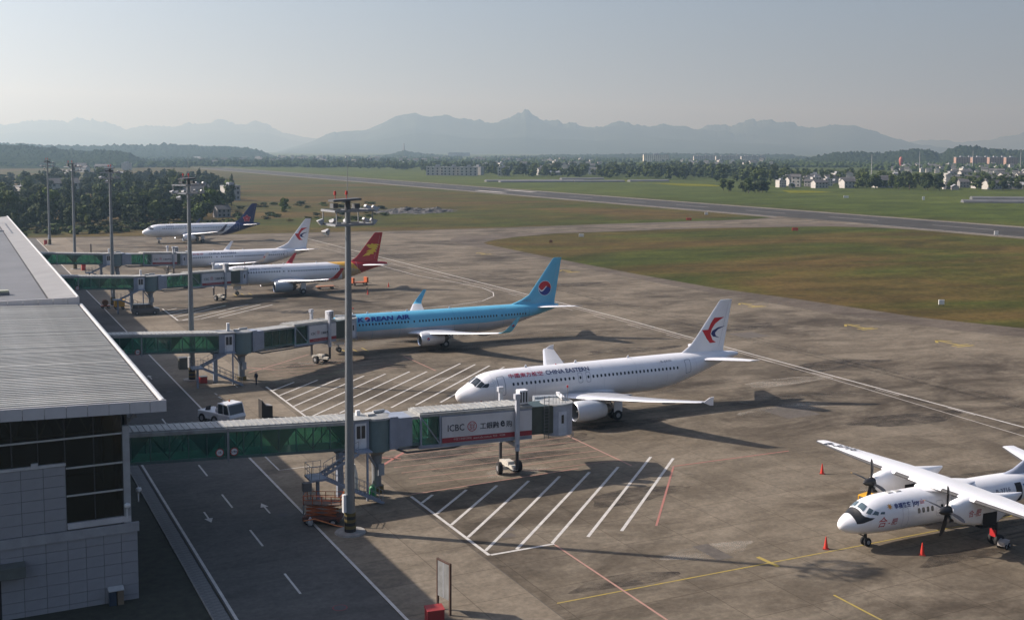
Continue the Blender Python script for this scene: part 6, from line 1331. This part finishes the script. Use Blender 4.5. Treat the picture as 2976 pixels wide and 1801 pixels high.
def trunk_mesh(h, seed):
    rnd = random.Random(seed); b = MB(); pts = [Vector((0, 0, -.3)), Vector((rnd.uniform(-.2, .2), rnd.uniform(-.2, .2), h*.35)), Vector((rnd.uniform(-.4, .4), rnd.uniform(-.4, .4), h*.75))]; r = h*.022
    b.cyl(pts[0], pts[1], r*1.3, r, n=7); b.cyl(pts[1], pts[2], r, r*.4, n=6)
    for k in range(5):
        a = rnd.uniform(0, 6.28); o = pts[1].lerp(pts[2], k/6); b.cyl(o, o+Vector((math.cos(a)*h*.2, math.sin(a)*h*.2, h*.16)), r*.5, r*.15, n=5)
    return b.mesh('trunk', bark_m)
PRO = []
for i, (h, rd, m, con) in enumerate([(11, 4.4, leaf_dark, .2), (9, 4.2, leaf_dark, .1), (13, 4.6, leaf_mid, .3), (10, 4.0, leaf_mid, .1), (8, 3.6, leaf_light, .2), (12, 3.0, leaf_dark, .6)]):
    PRO.append((tree_mesh('crown', h, rd, 11+i, 1000, .62, .18, 10, m, con), trunk_mesh(h, 40+i), h))
def tree(x, y, i, s, label, group, name='tree'):
    cm, tm, h = PRO[i]; t = empty(name, (x, y, -.06), random.uniform(0, 6.28), label, 'tree', group); t.scale = (s*random.uniform(.9, 1.15), s*random.uniform(.9, 1.15), s*random.uniform(.85, 1.15))
    link('crown', cm, t); link('trunk', tm, t); return t
KIND = ['dark bushy', 'dark spreading', 'mid green tall', 'mid green rounded', 'light spring green', 'dark narrow']
rw = random.Random(21); placed = []
def woods_edge(y): return np.interp(y, [425, 450, 470, 560, 650, 800, 1110], [40, 88, 100, 128, 150, 180, 240])
tries = 0
while len(placed) < 190 and tries < 9000:
    tries += 1; y = 436+(rw.random()**1.35)*560; x = rw.uniform(.02*y-8, woods_edge(y))
    if y < 448 and x > 60: continue
    if any((x-a)**2+(y-b2)**2 < (4.6+.006*(y-430))**2 for a, b2, *_ in placed): continue
    if any(abs(x-hx) < 12 and abs(y-hy) < 12 for hx, hy in ((145, 650), (131, 667), (146, 800), (67, 790), (64, 517), (39, 702), (128, 560), (105, 520))): continue
    if 128 < x and 600 < y < 648: continue
    i = rw.choices(range(6), (5, 5, 2, 3, .9, 2))[0]; placed.append((x, y, i, rw.uniform(.75, 1.15)*(.62 if y < 450 else 1)))
for x, y, i, s in placed: tree(x, y, i, s, KIND[i]+' tree in the wood beyond the left end of the apron', 'trees of the left wood')
tree(36, 505, 4, 1.5, 'large yellow green tree standing out of the dark wood at the left', None); tree(104, 500, 4, 1.35, 'tall yellow green tree beside the small shed in the wood', None); tree(141, 520, 4, .8, 'low light green tree right of the white house', None)
# shrubs in front of the wood and on the rough grass
SH = [tree_mesh('shrub', 2.6, 2.4, 70+i, 330, .42, .02, 6, m) for i, m in enumerate((leaf_dark, leaf_mid, leaf_dry))]
for k in range(70):
    y = rw.uniform(412, 462); x = rw.uniform(.03*y, 40+(y-405)*1.6)
    o = link('shrub', SH[rw.choices((0, 1, 2), (4, 3, 2))[0]], None, (x, y, -.06), rw.uniform(0, 6)); s = rw.uniform(.6, 1.5); o.scale = (s*1.3, s, s*.8); tag(o, 'low shrub on the rough grass between apron and wood', 'shrub', 'shrubs before the left wood')
for k in range(60):
    y = rw.uniform(450, 600); x = rw.uniform(woods_edge(y)+2, woods_edge(y)+75)
    o = link('shrub', SH[rw.choices((0, 1, 2), (3, 2, 2))[0]], None, (x, y, -.06), rw.uniform(0, 6)); s = rw.uniform(.4, 1.1); o.scale = (s*1.6, s*1.2, s*.6); tag(o, 'low shrub on the rough ground right of the wood', 'shrub', 'shrubs on the rough ground')
# tree belts beyond the runway (places read off the photograph)
belt = []
def scatter(n, xa, xb, y0a, y0b, y1a, y1b, kinds=(3, 3, 4, 4, .6, 1), smin=.8, smax=1.3):
    for _ in range(n):
        x = rw.uniform(xa, xb); t = (x-xa)/(xb-xa); lo = y0a+(y0b-y0a)*t; hi = y1a+(y1b-y1a)*t; y = lo+(hi-lo)*rw.random(); p = gd(x, y); belt.append((p.x, p.y, rw.choices(range(6), kinds)[0], rw.uniform(smin, smax)))
scatter(18, 1480, 1720, 426, 434, 418, 420); scatter(12, 1720, 1880, 440, 448, 425, 428); scatter(12, 1735, 1850, 464, 467, 458, 460, (4, 4, 1, 1, 0, 0), .6, .85)
scatter(14, 1200, 1490, 425, 432, 414, 418); scatter(13, 2080, 2190, 456, 458, 440, 442, (4, 4, 2, 2, 0, 1)); scatter(13, 2190, 2320, 458, 460, 444, 446, (4, 4, 2, 2, 0, 1), .7, 1.1); scatter(14, 2320, 2464, 458, 461, 446, 448, (4, 4, 1, 2, 0, 1), .6, 1.); scatter(6, 1880, 2090, 455, 458, 440, 444, (4, 3, 2, 2, 0, 0), .5, .8)
for x, y, i, s in belt: tree(x, y, i, s, KIND[i]+' tree in the belt beyond the runway', 'trees beyond the runway')
# the closed crowns behind those trees read as one mass
def crown_mass(name, spots, label, m):
    protos = []
    for q in range(4):
        me = tree_mesh('c', 10, 4.3, 90+q, 210, 1.05, .08, 8, m, .15); co = np.zeros(len(me.vertices)*3); me.vertices.foreach_get('co', co); protos.append(co.reshape(-1, 3)); bpy.data.meshes.remove(me)
    V = []; F = []; base = 0
    for x, y, s in spots:
        p = protos[rw.randrange(4)]; a = rw.uniform(0, 6.28); ca, sa = math.cos(a), math.sin(a); q = np.empty_like(p); q[:, 0] = (p[:, 0]*ca-p[:, 1]*sa)*s+x; q[:, 1] = (p[:, 0]*sa+p[:, 1]*ca)*s+y; q[:, 2] = p[:, 2]*s*rw.uniform(.8, 1.1)-.1
        V.append(q); n = len(p)//4; F.append(np.arange(n*4).reshape(n, 4)+base); base += n*4
    V = np.concatenate(V); F = np.concatenate(F); me = bpy.data.meshes.new(name); me.from_pydata(V.tolist(), [], F.tolist()); me.materials.append(m); return tag(link(name, me), label, 'woods', kind='stuff')
def spots(n, xa, xb, y0a, y0b, y1a, y1b, smin=.8, smax=1.25):
    out = []
    for _ in range(n):
        x = rw.uniform(xa, xb); t = (x-xa)/(xb-xa); lo = y0a+(y0b-y0a)*t; hi = y1a+(y1b-y1a)*t; p = gd(x, lo+(hi-lo)*rw.random()); out.append((p.x, p.y, rw.uniform(smin, smax)))
    return out
mass_m = hill_mat('belt_foliage', (.022, .035, .014), (.105, .130, .045), .1)
crown_mass('tree_belt', spots(210, 1470, 1900, 428, 444, 404, 408, .9, 1.5)+spots(130, 1180, 1490, 424, 431, 402, 406, .8, 1.3)+spots(110, 860, 1190, 404, 421, 396, 402)+spots(120, 470, 900, 400, 407, 390, 394)+spots(150, 2060, 2464, 454, 457, 428, 432, .6, 1.05)+spots(90, 1880, 2090, 438, 442, 418, 422, .7, 1.1), 'closed belt of trees beyond the runway', mass_m)
lw = []
for _ in range(420):
    y = 470+(rw.random()**1.2)*700; x = rw.uniform(.02*y-10, woods_edge(y)-4)
    if any(abs(x-hx) < 13 and -22 < y-hy < 12 for hx, hy in ((145, 650), (131, 667), (146, 800), (67, 790), (64, 517), (39, 702), (106, 492))): continue
    lw.append((x, y, rw.uniform(.55, 1.0)))
crown_mass('wood_undergrowth', lw, 'dark closed undergrowth of the left wood', hill_mat('undergrowth', (.014, .022, .010), (.058, .072, .024), .09))
# the wooded plain farther out reads as one mass
rnd = random.Random(5); b = MB()
ico = [Vector(v) for v in ((0, 0, 1), (.894, 0, .447), (.276, .851, .447), (-.724, .526, .447), (-.724, -.526, .447), (.276, -.851, .447), (.724, .526, -.447), (-.276, .851, -.447), (-.894, 0, -.447), (-.276, -.851, -.447), (.724, -.526, -.447))]
icf = [(0, 1, 2), (0, 2, 3), (0, 3, 4), (0, 4, 5), (0, 5, 1), (1, 6, 2), (2, 7, 3), (3, 8, 4), (4, 9, 5), (5, 10, 1), (2, 6, 7), (3, 7, 8), (4, 8, 9), (5, 9, 10), (1, 10, 6)]
for k in range(9000):
    x = rnd.uniform(-30, 2500); t = rnd.random(); y = 378+(404-378)*t**.8
    if x > 2080: y = 380+34*t
    p = gd(x, y); nz_ = mnoise.noise(Vector((p.x/160, p.y/160, 0)))
    if nz_ < -.05: continue
    s = rnd.uniform(3.5, 7); h = rnd.uniform(3.0, 6.5)
    for q in range(2):
        o = Vector((rnd.uniform(-2, 2), rnd.uniform(-2, 2), h*(.5+.35*q))); sc = s*(1-.3*q); b.add([Vector((p.x, p.y, 0))+o+Vector((v.x*sc*rnd.uniform(.7, 1.25), v.y*sc*rnd.uniform(.7, 1.25), v.z*h*.7*rnd.uniform(.6, 1.3))) for v in ico], icf)
me = bpy.data.meshes.new('distant_woods'); me.from_pydata(b.v, [], b.f); me.materials.append(hill_mat('far_trees', (.016, .028, .012), (.062, .085, .03), .02)); tag(link('distant_woods', me), 'hazy mass of far trees across the plain', 'woods', kind='stuff')

# ================================================================== HOUSES
def house_proto(w, d, h, rh, wall, roof, flat=False, nwin=3, floors=2, parts=True):
    b = MB(); b.box(-w/2, w/2, -d/2, d/2, -.5, h); 
    if not flat: b.add([(-w/2, -d/2, h), (-w/2, d/2, h), (-w/2, 0, h+rh), (w/2, -d/2, h), (w/2, d/2, h), (w/2, 0, h+rh)], [(0, 1, 2), (3, 5, 4)])
    wm = b.mesh('wall', wall); b = MB()
    if flat: b.box(-w/2-.2, w/2+.2, -d/2-.2, d/2+.2, h+.003, h+.35); b.box(-w*.2, w*.15, -d*.25, d*.2, h+.353, h+2.2)
    else:
        e = .45; k = rh/(d/2)
        for s in (-1, 1): b.hexa([(-w/2-e, s*(d/2+e), h-e*k+.02), (w/2+e, s*(d/2+e), h-e*k+.02), (w/2+e, 0, h+rh+.02), (-w/2-e, 0, h+rh+.02), (-w/2-e, s*(d/2+e), h-e*k+.22), (w/2+e, s*(d/2+e), h-e*k+.22), (w/2+e, 0, h+rh+.24), (-w/2-e, 0, h+rh+.24)])
    rm = b.mesh('roof', roof); wins = []
    for f in range(floors):
        for i in range(nwin): wins.append(((i-(nwin-1)/2)*w/nwin, 1.0+f*(h/floors)))
    b = MB(); b.box(-.6, .6, -.06, .06, 0, 1.4); gm = b.mesh('window', glass_dark)
    return wm, rm, gm, wins, d
HP = [house_proto(11, 8, 6.2, 2.3, house_white, roof_dark), house_proto(9, 9, 8.5, 1, house_white, roof_pale, True, 3, 3), house_proto(14, 8, 5.6, 2.4, house_white, roof_dark, False, 4), house_proto(10, 8, 6.0, 2.4, house_grey, roof_dark), house_proto(8, 7, 9.2, 2.0, house_white, roof_dark, False, 2, 3), house_proto(16, 7, 3.6, 2.0, house_grey, roof_pale, False, 4, 1)]
def house(x, y, i, rz, s, label, group, wins=True):
    wm, rm, gm, wl_, d = HP[i]; t = empty('house', (x, y, -.06), rz, label, 'house', group); t.scale = (s, s, s*random.uniform(.9, 1.1)); link('wall', wm, t); link('roof', rm, t)
    if wins:
        for wx, wz in wl_:
            for sd in (-1, 1): link('window', gm, t, (wx, sd*(d/2+.01), wz))
    return t
rh_ = random.Random(9)
VIEW = -CYAW
for x, y, i, rz, s, lb in ((145.5, 652, 1, .2, .95, 'white three storey block with flat roof at the right edge of the wood'), (131, 668, 0, .3, 1.0, 'white gabled house left of the white block'), (118, 640, 3, .1, 1.0, 'grey walled house half hidden among the trees'), (146, 800, 2, .4, 1.2, 'long pale roofed house behind the white block'), (67, 790, 2, .2, 1.3, 'house with long pale slate roof deep in the wood'), (39, 702, 1, .5, .9, 'small white flat roofed house at the far left of the wood'), (63.7, 517, 3, .3, .75, 'small hut with brown roof at the edge of the wood'), (106, 492, 3, .2, .6, 'tiny shed beside the yellow green tree')):
    house(x, y, i, rz, s, lb, None)
def village(n, xa, xb, ya, yb, label, group, wins=False, kinds=(3, 3, 2, 1, 2, 1), smin=.85, smax=1.2):
    used = []; k = 0
    for _ in range(n*8):
        if k >= n: break
        p = gd(rh_.uniform(xa, xb), rh_.uniform(ya, yb))
        if any((p.x-a)**2+(p.y-b2)**2 < 13**2 for a, b2 in used): continue
        used.append((p.x, p.y)); k += 1; house(p.x, p.y, rh_.choices(range(6), kinds)[0], VIEW+rh_.choice((0, .3, -.4, 1.3)), rh_.uniform(smin, smax), label, group, wins)
village(30, 1872, 2068, 436, 453, 'white house in the village to the right beyond the runway', 'houses of the near right village', True, smin=.65, smax=.95); village(4, 2110, 2160, 446, 452, 'house among the dark trees beyond the runway at right', 'houses among the right trees', True); village(32, 2280, 2480, 432, 457, 'white house near the right edge beyond the field', 'houses near the right edge', True, smin=.65, smax=.95)
village(70, 2150, 2480, 403, 422, 'small white house in the far right town', 'houses of the far right town', smin=.6, smax=.9); village(22, 1130, 1480, 402, 424, 'white house scattered among trees beyond the middle of the runway', 'houses beyond the runway middle'); village(26, 960, 1480, 386, 400, 'tiny white house in the far plain behind the tree belts', 'tiny houses in the far plain'); village(34, 470, 930, 382, 397, 'tiny white house in the hazy plain at left', 'tiny houses at the far left plain'); village(9, 190, 310, 402, 424, 'roof showing above the far part of the left wood', 'houses behind the left wood'); village(22, 1640, 1860, 392, 404, 'small white house before the white apartment rows', 'houses before the apartment rows')
# long blocks
def block(xd, yd, wd, dp, floors, m, lb, rz=None, group=None, fh=3.1):
    p = gd(xd, yd); t = empty('apartment_block', (p.x, p.y, -.06), VIEW if rz is None else rz, lb, 'building', group); h = floors*fh
    b = MB(); b.box(-wd/2, wd/2, -dp/2, dp/2, -.5, h); b.build('wall', m, t)
    b = MB(); b.box(-wd/2-.3, wd/2+.3, -dp/2-.3, dp/2+.3, h+.003, h+.7); b.box(-wd*.1, wd*.1, -dp*.2, dp*.2, h+.703, h+3); b.build('roof', roof_pale, t)
    b = MB(); b.box(-.8, .8, -.08, .08, 0, 1.6); gm = b.mesh('window', glass_dark); n = max(3, int(wd/4.5))
    for f in range(floors):
        for i in range(n): link('window', gm, t, (-wd/2+(i+.5)*wd/n, -dp/2-.01, f*fh+.9))
block(1053, 422, 26, 9, 3, house_white, 'long white block left end of the row beyond the runway'); block(1092, 422.5, 24, 9, 3, house_white, 'long white block in the middle of the row beyond the runway'); block(1128, 423, 20, 9, 3, house_white, 'long white block right end of the row beyond the runway')
block(1212, 423, 14, 10, 3, house_white, 'white block with reddish side standing alone right of the long row')
block(1578, 391, 62, 18, 6, mat('school_cream', (.62, .58, .48), .8, var=.06), 'wide cream building with two raised ends in the far plain')
for k in range(9): block(1680+k*19, 391-(k % 3)*1.2, 24+(k % 2)*8, 12, 5, house_white, 'white apartment block in the far row right of the cream building', None, 'far white apartment row')
for k in range(4): block(1085+k*13, 376.5, 24, 14, 5, house_white, 'pale block on the far low ridge in the middle', None, 'pale blocks on the ridge')
for k in range(7): block(2312+k*20, 402-(k % 2), 24, 12, 6, mat('brick_flats', (.30, .20, .16), .85, var=.1) if k == 0 else bpy.data.materials['brick_flats'], 'brownish flats before the wooded hill at right', None, 'brownish flats at right')
# yellow-green crop strips beyond the runway
crop_m = hill_mat('crop_yellow_green', (.085, .095, .016), (.16, .155, .022), .08)
for i, pts in enumerate((((1560, 440), (1700, 443), (1760, 449), (1640, 447)), ((1480, 434), (1560, 433), (1620, 436), (1540, 438)), ((1880, 458), (1960, 459), (2010, 463), (1900, 464)), ((1250, 432), (1330, 432), (1345, 434), (1262, 434)))):
    tag(sheet('crop_field', [(gd(*p).x, gd(*p).y) for p in pts], -.045, crop_m), 'strip of yellow green crop on the fields beyond the runway', 'field')
# plastic greenhouses
gh = mat('greenhouse_film', (.11, .115, .12), .8, var=.12, scale=.2)
def greenhouse(xd, yd, ln, wd, lb, rz):
    p = gd(xd, yd); t = empty('greenhouse', (p.x, p.y, -.06), rz, lb, 'greenhouse', 'plastic greenhouses beyond the runway'); n = 8
    b = MB(); b.loft([[(x, wd/2*math.cos(math.pi*i/n), 1.9*math.sin(math.pi*i/n)) for i in range(n+1)] for x in (-ln/2, ln/2)]); b.build('tunnel', gh, t, 40)
    b = MB(); b.box(ln/2, ln/2+.08, -.8, .8, 0, 1.9); b.build('door', house_grey, t)
for i, (xd, yd, ln) in enumerate(((1255, 437, 70), (1290, 438.5, 70), (1330, 437, 60), (1400, 432, 45), (1440, 438, 50), (1560, 437, 40))): greenhouse(xd, yd, ln, 9, 'grey plastic greenhouse tunnel on the field beyond the runway, %s from the left' % ('first', 'second', 'third', 'fourth', 'fifth', 'sixth')[i], -.2)
greenhouse(2410, 488, 45, 6, 'grey plastic greenhouse tunnel at the right edge, nearer one', -.55); greenhouse(2425, 480, 45, 6, 'grey plastic greenhouse tunnel at the right edge, farther one', -.55)
# poles and pylons in the far right
def pylon(xd, yd, h, lb):
    p = gd(xd, yd); t = empty('steel_pylon', (p.x, p.y, -.06), VIEW, lb, 'pylon', 'tall poles at the right'); b = MB(); b.cyl((0, 0, 0), (0, 0, h), .7, .35, n=8); b.build('shaft', T('pylon_grey', (.30, .31, .32), .6), t)
    b = MB(); b.bar((-1.6, 0, h-1.5), (1.6, 0, h-1.5), .3); b.bar((-1.2, 0, h-4), (1.2, 0, h-4), .3); b.build('cross_arm', T('pylon_grey', (.30, .31, .32)), t)
pylon(2097, 420, 26, 'pale pole left of the dark tree clump beyond the runway'); pylon(2212, 412, 30, 'thin pole in the middle of the far right town'); pylon(2340, 410, 32, 'thin pole before the brownish flats'); pylon(2455, 410, 32, 'thin pole at the right edge of the town')
rdc = MB(); rdc.lathe([(0, .3), (5, 1.), (10, 2.4), (15, 3.3), (19, 2.4), (21, .6)], (0, 0, 0), 'z', 14, cap0=True, cap1=True); p = gd(2167, 408); o = rdc.build('advertising_balloon', T('balloon_red', (.36, .10, .08), .6), smooth=50); o.location = (p.x, p.y, 0); tag(o, 'red balloon shape standing over the far right town', 'balloon')
# rubble heap in the rough grass
rb_ = MB(); rr = random.Random(3); n = 34
vs = []; fs = []
for j in range(n):
    for i in range(n):
        u, v = (i/(n-1)-.5)*2, (j/(n-1)-.5)*2; x = 200+u*24+v*8; y = 503+v*22; e = max(0, 1-(u*u+v*v)); vs.append((x, y, -.25+e*1.0+e**.5*1.7*mnoise.fractal(Vector((x/6, y/6, 0)), .8, 2, 4)))
for j in range(n-1):
    for i in range(n-1): k = j*n+i; fs.append((k, k+1, k+n+1, k+n))
me = bpy.data.meshes.new('rubble_heap'); me.from_pydata(vs, [], fs); me.materials.append(mat('rubble', (.075, .072, .07), .95, var=.45, scale=.35)); tag(link('rubble_heap', me), 'grey heap of rubble on the rough grass beyond the apron', 'rubble', kind='structure')
